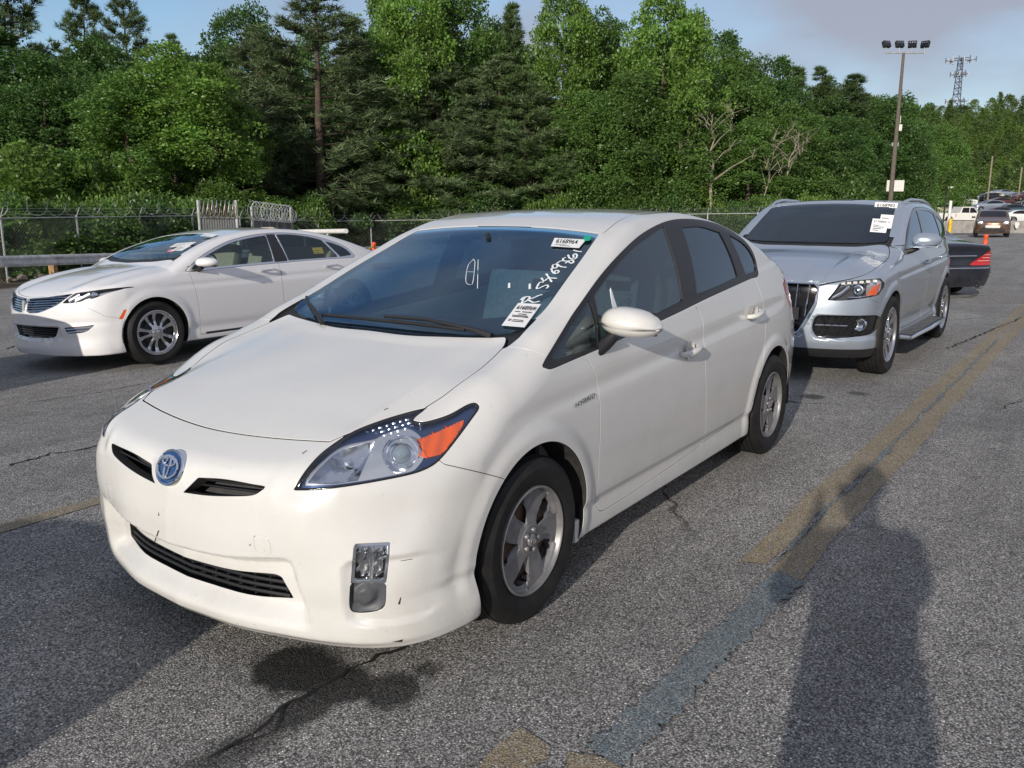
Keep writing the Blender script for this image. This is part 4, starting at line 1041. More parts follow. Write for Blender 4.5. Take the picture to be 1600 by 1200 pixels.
    for s in (1, -1):
        mb = MB(); mb.prism([(-.25, .70*s, .45), (-.25, .70*s, .93), (-2.5, .74*s, 1.08), (-2.5, .74*s, .45)], (0, .02*s, 0)); mb.obj('door_card', M['interior_grey'], car)
    mb = MB(); mb.box((-.92, 0, 1.335), (.03, .24, .065), bev=.012); mb.tube([(-.88, 0, 1.40), (-.91, 0, 1.36)], .012, 8); mb.obj('rear_view_mirror', M['interior_dark'], car, True)
    mb = MB(); mb.tube([(-1.60, .52, .55), (-1.56, .60, 1.1), (-1.5, .55, 1.38)], .02, 6); mb.obj('seat_belt', M['interior_beige'], car)
    # stickers and handwriting on the glass
    def lift(P3, h=.003): return [np.array(p[:3])+np.array([.37, 0, .93])*h for p in P3]
    for key, rows in (('stk1', None), ('stk2', None)):
        q = lift(PD[key], .004)
        s0 = empty('windscreen_label', (0, 0, 0), 0, car)
        mb = MB(); mb.prism(q, Vector((.37, 0, .93))*.0012); mb.obj('label_sheet', M['paper'], s0)
        if key == 'stk1':
            A, B, Cc, D = q; U = D-A; Vv = B-A
            text_on('6168964', A+U*.12+Vv*.38, nrm(U), nrm(Vv), np.linalg.norm(U)*.76, np.linalg.norm(Vv)*.50, M['ink'], s0, .0028, bold=.02)
            text_on('VIN  AS IS  LOT', A+U*.20+Vv*.10, nrm(U), nrm(Vv), np.linalg.norm(U)*.6, np.linalg.norm(Vv)*.14, M['ink'], s0, .0028) if False else None
            mb = MB()
            for i, (w0, w1, b) in enumerate(((.14, .50, .26), (.10, .62, .16), (.30, .70, .08))): 
                mb.prism([A+U*w0+Vv*b, A+U*w1+Vv*b, A+U*w1+Vv*(b+.035), A+U*w0+Vv*(b+.035)], Vector((.37, 0, .93))*.0016)
            mb.obj('print_lines', M['ink'], s0)
        else:
            A, B, Cc, D = q; U = D-A; Vv = B-A
            text_on('6168964', A+U*.10+Vv*.72, nrm(U), nrm(Vv), np.linalg.norm(U)*.82, np.linalg.norm(Vv)*.17, M['ink'], s0, .0028, bold=.02)
            mb = MB()
            for i, (w0, w1, b) in enumerate(((.12, .36, .62), (.45, .85, .62), (.35, .70, .52), (.12, .80, .45), (.16, .86, .40), (.30, .75, .26), (.28, .80, .20), (.10, .22, .22), (.10, .24, .27))):
                mb.prism([A+U*w0+Vv*b, A+U*w1+Vv*b, A+U*w1+Vv*(b+.022), A+U*w0+Vv*(b+.022)], Vector((.37, 0, .93))*.0016)
            mb.obj('print_lines', M['ink'], s0)
    mb = MB(); mb.prism(lift(PD['dot'], .007), Vector((.37, 0, .93))*.001); mb.obj('green_dot_sticker', M['green_dot'], car)
    kd = ws.V[:, :2]
    def onglass(x, y):
        j = np.argsort((kd[:, 0]-x)**2+(kd[:, 1]-abs(y))**2)[:3]; A = np.c_[kd[j], np.ones(3)]
        z = ws.V[j, 2].mean() if abs(np.linalg.det(A)) < 1e-9 else float(np.linalg.solve(A, ws.V[j, 2])@[x, abs(y), 1])
        return Vector((x, y, z-.003*.93))
    wr = empty('marker_writing', (0, 0, 0), 0, car)
    for key, pts in PS.items():
        if key == 'side_mark': continue
        rr = .0042 if not key.startswith('tri') else .0013
        P_ = catmull([(p[0], p[1]) for p in pts], 4, False); Pz = [onglass(a, b) for a, b in P_]; nn_ = Vector((.37, 0, .93)).normalized(); vv = []
        for i, p in enumerate(Pz):
            t = (Pz[min(i+1, len(Pz)-1)]-Pz[max(i-1, 0)]).normalized(); sd = t.cross(nn_)*rr*(1+.25*math.sin(i*2.1)); vv += [tuple(p+sd+nn_*.0012), tuple(p-sd+nn_*.0012)]
        link('pen_stroke', np_mesh('pen_stroke', vv, [(2*i, 2*i+2, 2*i+3, 2*i+1) for i in range(len(Pz)-1)], M['marker'], smooth=False), wr)
    a, b = [Vector(p)-Vector((0, .85, .5))*.0052 for p in PS['side_mark']]
    mb = MB(); mb.poly([a, a+Vector((-.008, 0, .01)), a+Vector((-.030, 0, -.01)), b+Vector((-.042, 0, 0)), b]); mb.obj('pen_stroke', M['marker'], wr)
    for k, q in PD.items():
        if k.startswith('chip'):
            c0 = np.array([p[:3] for p in q]); n0 = nrm(np.array([.75, .5, .3])); mb = MB(); mb.poly([tuple(p+n0*.0012) for p in c0]); mb.obj('paint_chip', M['ink'], car)
    return car

_ml = []
def mat_lens():
    if not _ml: _ml.append(mat('projector_glass', (.30, .36, .42), .04, .35, coat=1))
    return _ml[0]
PRIUS = build_prius()
# ================================================================ other cars: one surface rule, different measurements
def body_rule(c):
    def F(x, y, z):
        ay = np.abs(y)
        zt = c['Z'](x)-c['C'](x)*ay**2
        if 'ridge' in c: zt = c['ridge'](x, ay, zt)
        ft = (z-zt)/1.1
        up = np.maximum(z-c['ZB'](x)+.02, 0)
        W = c['P'](x)-c['T'](np.minimum(z, c['ZB'](x)))-(c['tum'][0]*up+c['tum'][1]*up*up)
        for cx in (0., -c['wb']):
            r = np.hypot(x-cx, z-c['R'])
            W = W+c['flare']*sstep(c['arch']+.11, c['arch']+.02, r)*sstep(.10, .25, z)
        for (z0, sl, w, a) in c.get('crease', ()):
            W = W-a*np.exp(-((z-z0-sl*x)/w)**2)*sstep(.1, -.4, x)
        fs = ay-W
        xn = c['NZ'](z)-c['BOW'](ay)
        if 'nose' in c: xn = c['nose'](xn, ay, z)
        fn = (x-xn)*.9
        fr = c['NR'](z)+c['RB']*ay**3-x
        if 'tail' in c: fr = c['tail'](fr, ay, z)
        f = smax(ft, fs, c['kt']); f = smax(f, fn, c['kn']); f = smax(f, fr, c.get('kr', .08))
        return smax(f, c['zb'](x)-z, .012)
    return F

def build_car(root, c):
    """cut the body surface into panels following c['cuts'] and give every panel its own object"""
    F = body_rule(c); x1 = -c['wb']-.25
    S = shell(F, .15, x1, .62, c.get('step', .02), nose_deg=c.get('nd', 1.4), tail_deg=c.get('td', 3), el_deg=c.get('ed', 1.1), el_min=-55)
    for cx in (0, -c['wb']): S = S.clip(-circle_arch(cx, c['R'], c['arch'])(S.V, S.N))
    keep = {}
    for q in c['cuts']:
        A, S = S.split(q['f'], q.get('gap', .006))
        if len(A.T) == 0: continue
        if q.get('sub'):
            for z in q['sub']:
                B, A = A.split(z['f'], z.get('gap', .002))
                if len(B.T): emit_panel(root, B, z)
        emit_panel(root, A, q)
        keep[q['n']] = A
    emit_panel(root, S, dict(n='body_side', m=c['paint'], mid=True))
    L = shell(F, .15, x1, .62, .06, nose_deg=5, tail_deg=8, el_deg=3, el_min=-55)
    for cx in (0, -c['wb']): L = L.clip(-circle_arch(cx, c['R'], c['arch']+.03)(L.V, L.N))
    for q in c['cuts']:
        if q.get('glass'): L = L.clip(-q['f'](L.V, L.N))
    L.V = L.V-L.N*(.04+.05*sstep(-.1, .3, L.V[:, 0]))[:, None]; L.V[np.abs(L.V[:, 1]) < .002, 1] = 0
    surf_obj('inner_shell', L.mirror(), M['liner'], root)
    for cx in (0, -c['wb']): wheel_well(root, cx, c['R'], c['arch']+.01, c['half']-.02, c['half']-.38)
    mb = MB(); mb.box((-c['wb']/2, 0, c['R']-.06), (c['wb']-.8, c['half']*1.8, .10)); mb.box((-c['wb']/2, 0, c['R']-.02), (c['wb']+1.2, .95, .14)); mb.obj('underfloor', M['liner'], root)
    return keep

def emit_panel(root, A, q):
    if q.get('m') is None: return
    m = M[q['m']] if isinstance(q['m'], str) else q['m']
    if q.get('off'): A = A.offset(q['off'])
    if q.get('mid'):
        surf_obj(q['n'], A.mirror().flange(q.get('dep', .02)), m, root)
    else:
        B = A.flange(q.get('dep', .02)); surf_obj(q['n'], B, m, root)
        surf_obj(q['n'], B.flip(), m, root)

def cabin(root, x0, x1, zf, half, zdash, mat_seat, head=True):
    mb = MB(); prof = [(x0, zdash-.06), (x0-.25, zdash), (x0-.45, zdash), (x0-.55, zdash-.15), (x0-.5, zdash-.45)]
    A = [mb.bm.verts.new((x, -half+.14, z)) for x, z in prof]; B = [mb.bm.verts.new((x, half-.14, z)) for x, z in prof]
    for i in range(4): mb.bm.faces.new((A[i], A[i+1], B[i+1], B[i]))
    mb.obj('dashboard', M['interior_dark'], root, True, 50)
    for y in (.38, -.38): link('front_seat', seat_mesh('front_seat', .5, .60, mat_seat, 18, head), root, (x0-1.05, y, zf+.18))
    link('rear_seat', seat_mesh('rear_seat', 1.25, .52, mat_seat, 22, False), root, (x1, 0, zf+.2))
    mb = MB(); mb.box(((x0+x1)/2, 0, zf+.05), (abs(x1-x0)+.4, half*1.6, .04)); mb.obj('cabin_floor', M['interior_dark'], root)
    st = empty('steering_wheel', (x0-.58, .38, zdash-.02), 0, root); st.rotation_euler = (0, math.radians(66), 0)
    mb = MB(); mb.tube([(.185*math.cos(q), .19*math.sin(q), 0) for q in np.linspace(0, 2*math.pi, 28, endpoint=False)], .014, 6, True); mb.box((0, 0, -.01), (.12, .30, .03), bev=.01); mb.obj('wheel_rim', M['interior_dark'], st, True)

def multi_spoke_rim(R, n, pair=True, wid=.018, depth=.035):
    """alloy wheel face with slim spokes, openings cut right through"""
    def hf(r, t):
        return -.006-.022*sstep(.05, R*.55, r)+.016*sstep(R*.6, R*.95, r)+.010*sstep(.05, .04, r)
    S = polar_disc(.001, R-.004, hf, 26, 180)
    polys = []
    def opening(a0, a1, r0, r1):
        def pt(r, a): return (r*math.cos(a), r*math.sin(a))
        e = .006
        polys.append(catmull([pt(r0, a0+e/r0)+(1,), pt((r0+r1)/2, a0+e*.7/((r0+r1)/2)), pt(r1, a0+e/r1)+(1,), pt(r1+.006, (a0+a1)/2), pt(r1, a1-e/r1)+(1,), pt((r0+r1)/2, a1-e*.7/((r0+r1)/2)), pt(r0, a1-e/r0)+(1,)], 3))
    for k in range(n):
        c = 2*math.pi*k/n; st = 2*math.pi/n
        if pair:
            opening(c-st*.155, c+st*.155, R*.36, R*.85)
            opening(c+st*.255, c+st*.745, R*.30, R*.85)
        else:
            opening(c+st*.20, c+st*.80, R*.34, R*.84)
    return cut_openings(S, polys, depth)

def lug_cap(m, r=.055, n=5):
    def f(w):
        mb = MB()
        for k in range(n):
            a = 2*math.pi*(k+.5)/n; mb.lathe([(.001, .004), (.008, .003), (.010, -.012)], 10, 'Y', (r*math.cos(a), -.014, r*math.sin(a)))
        mb.lathe([(.001, .006), (.024, .004), (.032, -.002), (.034, -.02)], 20, 'Y', (0, -.010, 0))
        mb.obj('hub_cap', M[m], w, True, 60)
    return f

def std_mirror(root, c, s, size, mpaint, foot='black_plastic', strip=None):
    mir = empty('door_mirror', c, 0, root); L, Wd, H = size
    mb = MB(); bm = mb.bm; rings = []; n1, n2 = 16, 24
    for i in range(n1+1):
        t = i/n1; rr = (max(1-abs(2*t-1)**2.8, 0))**.5; ring = []
        for k in range(n2):
            a = 2*math.pi*k/n2; ca, sa = math.cos(a), math.sin(a)
            ex = math.copysign(abs(ca)**.8, ca); ez = math.copysign(abs(sa)**.85, sa)
            ring.append(bm.verts.new((ex*L*rr*(1 if ca > 0 else .5)-.06*t, s*(-Wd/2+Wd*t), ez*H*rr*(1-.2*t)*(1 if sa > 0 else .75))))
        rings.append(ring)
    for A, B in zip(rings, rings[1:]):
        for k in range(n2): bm.faces.new((A[k], A[(k+1) % n2], B[(k+1) % n2], B[k]))
    bmesh.ops.remove_doubles(bm, verts=bm.verts, dist=1e-5)
    mb.obj('mirror_shell', M[mpaint], mir, True, 180)
    mb = MB(); mb.box((-.05, 0, -.005), (.02, Wd*.8, H*1.3), bev=.008); mb.obj('mirror_glass', M['gloss_black'], mir, True)
    mb = MB(); mb.tube([(.01, -s*Wd*.25, -H*.7), (.02, -s*Wd*.45, -H*1.1), (.03, -s*(Wd*.5+.06), -H*1.35)], [.03, .026, .03], 10); mb.obj('mirror_foot', M[foot], mir, True)
    if strip:
        mb = MB(); mb.box((.005, 0, -H*.62), (L*1.75, Wd*.94, .012), bev=.005); mb.obj('mirror_strip', M[strip], mir, True)

def std_handle(root, x, y, z, s, m, tilt=3, strip=None):
    h = empty('door_handle', (x, s*y, z), 0, root); h.rotation_euler = (0, math.radians(tilt), 0)
    mb = MB(); mb.tube([(.10, s*-.015, 0), (.09, s*.014, 0), (.05, s*.030, 0), (-.05, s*.030, 0), (-.09, s*.014, 0), (-.10, s*-.015, 0)], .013, 8)
    mb.obj('grip', M[m], h, True, 180)
    if strip:
        mb = MB(); mb.tube([(.075, s*.036, .004), (-.075, s*.036, .004)], .005, 6); mb.obj('grip_strip', M[strip], h, True)

def label_quad(root, P0, U, V, w, h, txt=None, name='windscreen_label', m='paper', lines=3, th=.3):
    """paper tag on glass: P0 lower left, U and V unit directions"""
    U = Vector(U).normalized(); V = Vector(V).normalized(); N = U.cross(V).normalized(); P0 = Vector(P0)
    e = empty(name, (0, 0, 0), 0, root); c = [P0, P0+U*w, P0+U*w+V*h, P0+V*h]
    mb = MB(); mb.prism(c, N*.0012); mb.obj('label_sheet', M[m], e)
    if txt: text_on(txt, P0+U*w*.1+V*h*(.92-th), U, V, w*.8, h*th*.8, M['ink'], e, .003, bold=.02)
    if lines:
        mb = MB()
        for i in range(lines):
            b = h*(.12+.5*i/max(lines, 1)) if txt else h*(.15+.7*i/lines)
            mb.prism([P0+U*w*.12+V*b, P0+U*w*(.5+.3*((i*7) % 3)/2)+V*b, P0+U*w*(.5+.3*((i*7) % 3)/2)+V*(b+h*.05), P0+U*w*.12+V*(b+h*.05)], N*.002)
        mb.obj('print_lines', M['ink'], e)
    return e

# ---------------------------------------------------------------- white luxury sedan (two lanes away)
SEDAN = dict(wb=2.85, R=.335, arch=.378, half=.932, flare=.014, kt=.07, kn=.05, RB=.25, tum=(.30, .36), paint='pearl_clean', step=.02, nd=1.0, ed=1.0,
    Z=pchip([(-4.1,.90),(-3.96,.985),(-3.8,1.02),(-3.5,1.075),(-3.2,1.17),(-2.9,1.262),(-2.6,1.335),(-2.2,1.392),(-1.8,1.410),(-1.5,1.400),(-1.2,1.362),(-.9,1.292),(-.6,1.195),(-.33,1.065),(-.25,1.03),(0,1.0),(.3,.952),(.52,.895),(.69,.828),(.79,.768),(.88,.69)]),
    C=pchip([(-4,.05),(-3,.06),(-1.5,.07),(-.4,.08),(0,.09),(.5,.10),(1,.10)]),
    ridge=lambda x, ay, zt: zt+.022*np.exp(-((ay-.62)/.10)**2)*sstep(-.4, -.1, x)*sstep(.85, .5, x)-.012*np.exp(-((ay-.42)/.07)**2)*sstep(-.3, 0, x)*sstep(.8, .5, x),
    P=pchip([(-4.1,.62),(-3.9,.76),(-3.6,.855),(-3.2,.905),(-2.85,.920),(-2.2,.928),(-1.2,.930),(-.4,.926),(0,.922),(.4,.905),(.65,.865),(.85,.79),(1,.68)]),
    T=pchip([(.1,.10),(.18,.045),(.26,.03),(.4,.012),(.6,.0),(.75,.004),(.85,.018),(.95,.045),(1.05,.075)]),
    ZB=pchip([(.5,.90),(-.5,.955),(-1.6,.985),(-2.9,.995),(-3.9,.98)]),
    NZ=pchip([(.1,.83),(.17,.88),(.24,.895),(.35,.885),(.45,.895),(.6,.892),(.72,.868),(.80,.83),(.9,.74)]),
    BOW=pchip([(0,0),(.3,.035),(.5,.10),(.65,.175),(.78,.28),(.86,.39),(.92,.55)]),
    nose=lambda xn, ay, z: xn-.035*sstep(.50, .44, ay)*sstep(.32, .345, z)*sstep(.47, .445, z)-.010*np.exp(-((z-.50)/.03)**2)*sstep(.2, .5, ay),
    NR=pchip([(.1,-3.85),(.3,-3.93),(.6,-3.96),(.8,-3.93),(.95,-3.90),(1.0,-3.85)]), zb=lambda x: .16+.035*sstep(.4, .2, x),
    crease=((.80, -.012, .03, .006), (.33, 0, .05, .012)))
def _p(pts, n=5): return catmull(pts, n)
def outline(pts): return np.array(pts)
_dlo = _p([(-.42, .955, 1), (-.62, 1.075), (-.85, 1.175), (-1.15, 1.268), (-1.55, 1.325), (-1.95, 1.335), (-2.35, 1.295), (-2.65, 1.225), (-2.90, 1.125), (-3.02, 1.01, 1), (-2.98, .985, 1), (-2.3, .985), (-1.5, .972), (-.9, .958), (-.5, .942, 1)])
_ws = _p([(-.37, -.2, 1), (-.36, 0), (-.40, .35), (-.47, .60), (-.52, .665), (-.62, .66), (-.95, .60), (-1.10, .565), (-1.14, .3), (-1.15, 0), (-1.15, -.2, 1)])
SEDAN['cuts'] = [
    dict(n='grille', f=front(_p([(.035, .735, 1), (.12, .740), (.35, .755), (.50, .775), (.60, .79, 1), (.50, .70), (.40, .65), (.25, .605), (.10, .595), (.04, .61, 1)]), .4), m='gloss_black', off=.03, dep=.01),
    dict(n='headlight', f=front(_p([(.53, .70, 1), (.62, .795, 1), (.72, .81), (.82, .825), (.91, .835, 1), (.86, .79), (.78, .74), (.66, .705)]), .2), m='lamp_clear', dep=.02, off=.001),
    dict(n='lower_grille', f=front(_p([(-.2, .455), (0, .458), (.36, .455), (.44, .45, 1), (.38, .36), (.30, .345), (0, .34), (-.2, .34)]), .4), m='gloss_black', off=.03, mid=True),
    dict(n='fog_light', f=front(_p([(.54, .455, 1), (.62, .46), (.79, .475, 1), (.74, .42), (.68, .40), (.56, .395, 1)]), .2), m='grey_plastic', off=.012),
    dict(n='bonnet', f=top(_p([(-.30, -.2, 1), (-.29, 0), (-.34, .40), (-.42, .66), (-.30, .735), (0, .75), (.30, .735), (.45, .70), (.56, .64), (.67, .52), (.765, .32), (.805, .10), (.81, -.1), (.81, -.2, 1)]), .70), m='pearl_clean', mid=True),
    dict(n='windscreen', f=top(_ws, .95), m='clear_glass', mid=True, off=.003, dep=.005, glass=True),
    dict(n='cowl_panel', f=top(outline([(-.28, -.3), (-.30, .60), (-.38, .70), (-.52, .70), (-.55, -.3)]), .9), m='black_plastic', mid=True, off=.01),
    dict(n='rear_window', f=top(_p([(-2.62, -.2, 1), (-2.62, .3), (-2.64, .50), (-2.8, .54), (-3.2, .60), (-3.38, .60), (-3.42, .3), (-3.43, 0), (-3.43, -.2, 1)]), .95), m='dark_glass', mid=True, off=.003, dep=.005, glass=True),
    dict(n='roof', f=top(_p([(-1.16, -.2, 1), (-1.155, .3), (-1.13, .55), (-1.2, .56), (-1.9, .53), (-2.6, .52), (-2.61, .2), (-2.61, -.2, 1)]), .95), m='pearl_clean', mid=True),
    dict(n='window_trim', f=side(_dlo, .4), m='dull_chrome', dep=.01, glass=True, sub=[
        dict(n='side_window', f=side(_p([(-.50, .970, 1), (-.66, 1.065), (-.87, 1.155), (-1.15, 1.243), (-1.50, 1.295), (-1.66, 1.308, 1), (-1.64, 1.0, 1), (-1.0, .985)]), .4), m='clear_glass', off=.005, dep=.004),
        dict(n='window_pillar', f=side(outline([(-1.665, 1.32), (-1.655, .99), (-1.86, .995), (-1.80, 1.322)]), .4), m='gloss_black', off=.002),
        dict(n='side_window', f=side(_p([(-1.82, 1.315, 1), (-2.05, 1.310), (-2.33, 1.272), (-2.50, 1.232, 1), (-2.70, 1.005, 1), (-2.3, 1.004), (-1.87, 1.0, 1)]), .4), m='clear_glass', off=.005, dep=.004),
        dict(n='side_window', f=side(_p([(-2.55, 1.215, 1), (-2.70, 1.175), (-2.86, 1.11), (-2.96, 1.02, 1), (-2.74, 1.006, 1)]), .4), m='dark_glass', off=.005, dep=.004)]),
    dict(n='front_door', f=side(_p([(-.46, 1.0, 1), (-.475, .90), (-.50, .75), (-.52, .55), (-.53, .35), (-.54, .25, 1), (-1.0, .25), (-1.71, .265, 1), (-1.70, .6), (-1.70, .9), (-1.69, 1.05, 1)]), .4), gap=.008, m='pearl_clean'),
    dict(n='rear_door', f=side(_p([(-1.70, 1.05, 1), (-1.71, .9), (-1.71, .6), (-1.72, .26, 1), (-2.30, .29), (-2.44, .36), (-2.55, .55), (-2.74, .75), (-2.84, .90), (-2.84, 1.05, 1)]), .4), gap=.008, m='pearl_clean'),
    dict(n='side_marker', f=side(_p([(.40, .52, 1), (.34, .615, 1), (.315, .61, 1), (.365, .51, 1)]), .4), gap=.002, m='amber'),
    dict(n='front_bumper', f=lambda V, N: sdpoly(V[:, 0], V[:, 2], np.array([(.37, -.1), (.37, .52), (.52, .56), (.72, .72), (.80, .90), (1.6, .9), (1.6, -.1)])), gap=.005, m='pearl_clean', mid=True, dep=.03),
    dict(n='tail_light', f=lambda V, N: np.minimum(sdpoly(V[:, 1], V[:, 2], np.array([(-.1, .78), (-.1, .84), (.62, .86), (.95, .90), (.95, .80), (.65, .775)])), -V[:, 0]-3.3), gap=.004, m='red_lens', mid=True),
    dict(n='rear_bumper', f=lambda V, N: sdpoly(V[:, 0], V[:, 2], np.array([(-3.25, -.1), (-3.25, .55), (-3.4, .62), (-4.4, .64), (-4.4, -.1)])), gap=.006, m='pearl_clean', mid=True),
]
def sedan_details(car, keepm, seat='interior_beige'):
    # curved horizontal bars in the split-wing grille
    for s in (1, -1):
        for i in range(6):
            mb = MB(); z0 = .615+.024*i
            y1 = [.30, .42, .47, .51, .55, .58][i]
            ys = np.linspace(.045, y1, 9)
            mb.tube([(float(SEDAN['NZ'](z0+.10*max(y-.1, 0))-SEDAN['BOW'](y))-.012, s*y, z0+.05*max(y-.1, 0)) for y in ys], .0055, 6)
            mb.obj('grille_bar', M['chrome'], car, True)
        ys = [.04, .12, .35, .50, .60, .50, .40, .25, .10, .04]; zs = [.735, .740, .755, .775, .79, .70, .65, .605, .595, .61]
        mb = MB(); mb.tube([(float(SEDAN['NZ'](z)-SEDAN['BOW'](y))-.006, s*y, z) for y, z in zip(ys, zs)], .007, 6, True); mb.obj('grille_surround', M['chrome'], car, True)
        lamp = empty('headlight_unit', (0, 0, 0), 0, car)
        mb = MB()
        for a, b in (((.56, .715), (.64, .775)), ((.62, .715), (.72, .78))):
            mb.tube([(float(SEDAN['NZ'](a[1])-SEDAN['BOW'](a[0]))-.045, s*a[0], a[1]), (float(SEDAN['NZ'](b[1])-SEDAN['BOW'](b[0]))-.05, s*b[0], b[1])], .022, 10)
        mb.obj('lamp_tubes', M['lamp_silver'], lamp, True)
        mb = MB(); mb.lathe([(.001, .02), (.02, .015), (.028, 0), (.034, .01), (.04, 0), (.04, -.04)], 24, 'X', (float(SEDAN['NZ'](.76)-SEDAN['BOW'](.74))-.05, s*.735, .765)); mb.obj('projector', M['chrome'], lamp, True)
        surf = keepm['headlight'].offset(.055); surf_obj('lamp_back', surf if s > 0 else surf.flip(), M['lamp_silver'], lamp)
        mb = MB()
        for z in (.435, .405): mb.tube([(float(SEDAN['NZ'](z)-SEDAN['BOW'](y))-.008, s*y, z+.06*(y-.55)) for y in (.50, .60, .70, .77)], .006, 6)
        mb.obj('fog_strip', M['chrome'], car, True)
        std_mirror(car, (-.60, s*1.00, 1.035), s, (.10, .24, .065), 'pearl_clean', strip=None)
        std_handle(car, -1.50, .918, .905, s, 'chrome'); std_handle(car, -2.52, .918, .905, s, 'chrome')
        mb = MB(); mb.tube([(x, s*float(SEDAN['P'](x)-.035), .262) for x in (-.6, -1.2, -1.8, -2.4)], .012, 6); mb.obj('sill_strip', M['gloss_black'], car, True)
    mb = MB()
    for i in range(4): mb.tube([(.845-float(SEDAN['BOW'](abs(y))), y, .362+.024*i) for y in np.linspace(-.40, .40, 13)], .005, 5)
    mb.obj('lower_grille_bars', M['black_plastic'], car, True)
    mb = MB(); mb.prism([(.900, -.020, .62), (.900, .020, .62), (.884, .028, .72), (.884, -.028, .72)], (-.03, 0, 0)); mb.obj('emblem', M['chrome'], car)
    mb = MB(); mb.tube([(-.43, .55, 1.07), (-.42, .3, 1.065), (-.40, .0, 1.062)], .008, 6); mb.obj('wiper', M['black_plastic'], car, True)
    mb = MB(); mb.box((-1.9, 0, .36), (.01, .01, .01)) if False else None
    cabin(car, -.45, -2.45, .28, .90, .96, M[seat])
def sedan_wheels(car, m='alloy_bright'):
    wheel_set(car, (0, -2.85), .928, .335, .235, .236, multi_spoke_rim(.236, 5, True), M[m], 'interior_dark', lug_cap(m))

LOTZ = lambda y: -.03*max(0, -(y+1.7))
mk = empty('sedan_car', (-2.65, -6.55, -.125)); mk.rotation_euler = (math.radians(1.7), 0, 0)
tag(mk, 'white sedan with chrome wing grille and paper tags in its windscreen', 'car')
sedan_details(mk, build_car(mk, SEDAN)); sedan_wheels(mk)
label_quad(mk, (-.62, .33, 1.205), (-.35, .93, .05), (-.93, -.1, .36), .26, .11, None, lines=3)
label_quad(mk, (-.56, .44, 1.168), (-.25, .95, .0), (-.93, -.1, .36), .16, .14, None, m='paper', lines=4)
label_quad(mk, (-.53, .40, 1.158), (-.25, .95, .0), (-.93, -.1, .36), .09, .06, None, m='pink', lines=0)
label_quad(mk, (-.98, .40, 1.322), (-.05, 1, -.06), (-.93, -.05, .28), .22, .09, None, lines=2)
label_quad(mk, (-2.32, .826, 1.06), (-1, -.02, .0), (-.02, -.42, .9), .17, .085, None, m='yellow_tag', lines=2)

# ---------------------------------------------------------------- silver SUV behind the hatchback
SUV = dict(wb=2.807, R=.365, arch=.412, half=.945, flare=.016, kt=.075, kn=.05, RB=.22, tum=(.16, .34), paint='silver', step=.02, nd=1.0, ed=1.0,
    Z=pchip([(-3.7,.95),(-3.62,1.04),(-3.5,1.16),(-3.35,1.30),(-3.2,1.395),(-3.0,1.480),(-2.7,1.556),(-2.4,1.597),(-2.1,1.612),(-1.7,1.612),(-1.4,1.598),(-1.2,1.568),(-1.05,1.50),(-.8,1.365),(-.5,1.20),(-.40,1.145),(-.3,1.118),(0,1.082),(.35,1.03),(.6,.975),(.74,.915),(.82,.86),(.9,.78)]),
    C=pchip([(-4,.05),(-2,.06),(-1.2,.07),(-.4,.09),(0,.08),(.5,.08),(1,.08)]),
    ridge=lambda x, ay, zt: zt+.014*sstep(.48, .54, ay)*sstep(.72, .62, ay)*sstep(-.5, -.1, x)*sstep(.9, .7, x)-.018*sstep(.40, .30, ay)*sstep(.25, .60, x),
    P=pchip([(-3.7,.72),(-3.5,.83),(-3.2,.895),(-2.8,.93),(-2.2,.94),(-1.2,.944),(-.3,.940),(.1,.936),(.4,.925),(.6,.90),(.75,.86),(.9,.78)]),
    T=pchip([(.15,.10),(.24,.05),(.34,.025),(.45,.030),(.60,.018),(.75,.002),(.88,.0),(.98,.016),(1.08,.045),(1.2,.075)]),
    ZB=pchip([(.5,1.0),(-.5,1.10),(-1.6,1.135),(-2.6,1.165),(-3.6,1.17)]),
    NZ=pchip([(.15,.70),(.22,.775),(.28,.815),(.36,.84),(.5,.845),(.65,.842),(.78,.832),(.86,.815),(.92,.78),(1.0,.70)]),
    BOW=pchip([(0,0),(.3,.020),(.5,.060),(.65,.11),(.8,.20),(.88,.29),(.93,.45)]),
    nose=lambda xn, ay, z: xn-.03*sstep(.018, -.010, sdbox(ay-.705, z-.49, .24, .095, .05))-.05*sstep(.475, .445, ay+.45*np.maximum(.62-z, 0))*sstep(.40, .43, z)*sstep(.885, .87, z),
    NR=pchip([(.1,-3.5),(.3,-3.60),(.6,-3.645),(.8,-3.64),(1.1,-3.62),(1.3,-3.55)]), zb=lambda x: .21+.04*sstep(.4, .2, x),
    crease=((.88, -.03, .022, .010), (.42, 0, .05, .014)))
_sdlo = _p([(-.58, 1.115, 1), (-.74, 1.235), (-.94, 1.350), (-1.15, 1.440), (-1.38, 1.505), (-1.7, 1.530), (-2.2, 1.515), (-2.6, 1.460), (-2.95, 1.36), (-3.18, 1.215, 1), (-3.10, 1.165, 1), (-2.4, 1.150), (-1.5, 1.125), (-.9, 1.112)])
_sws = _p([(-.47, -.2, 1), (-.46, 0), (-.49, .40), (-.56, .68), (-.62, .715), (-.72, .705), (-1.05, .655), (-1.16, .62), (-1.19, .4), (-1.20, 0), (-1.20, -.2, 1)])
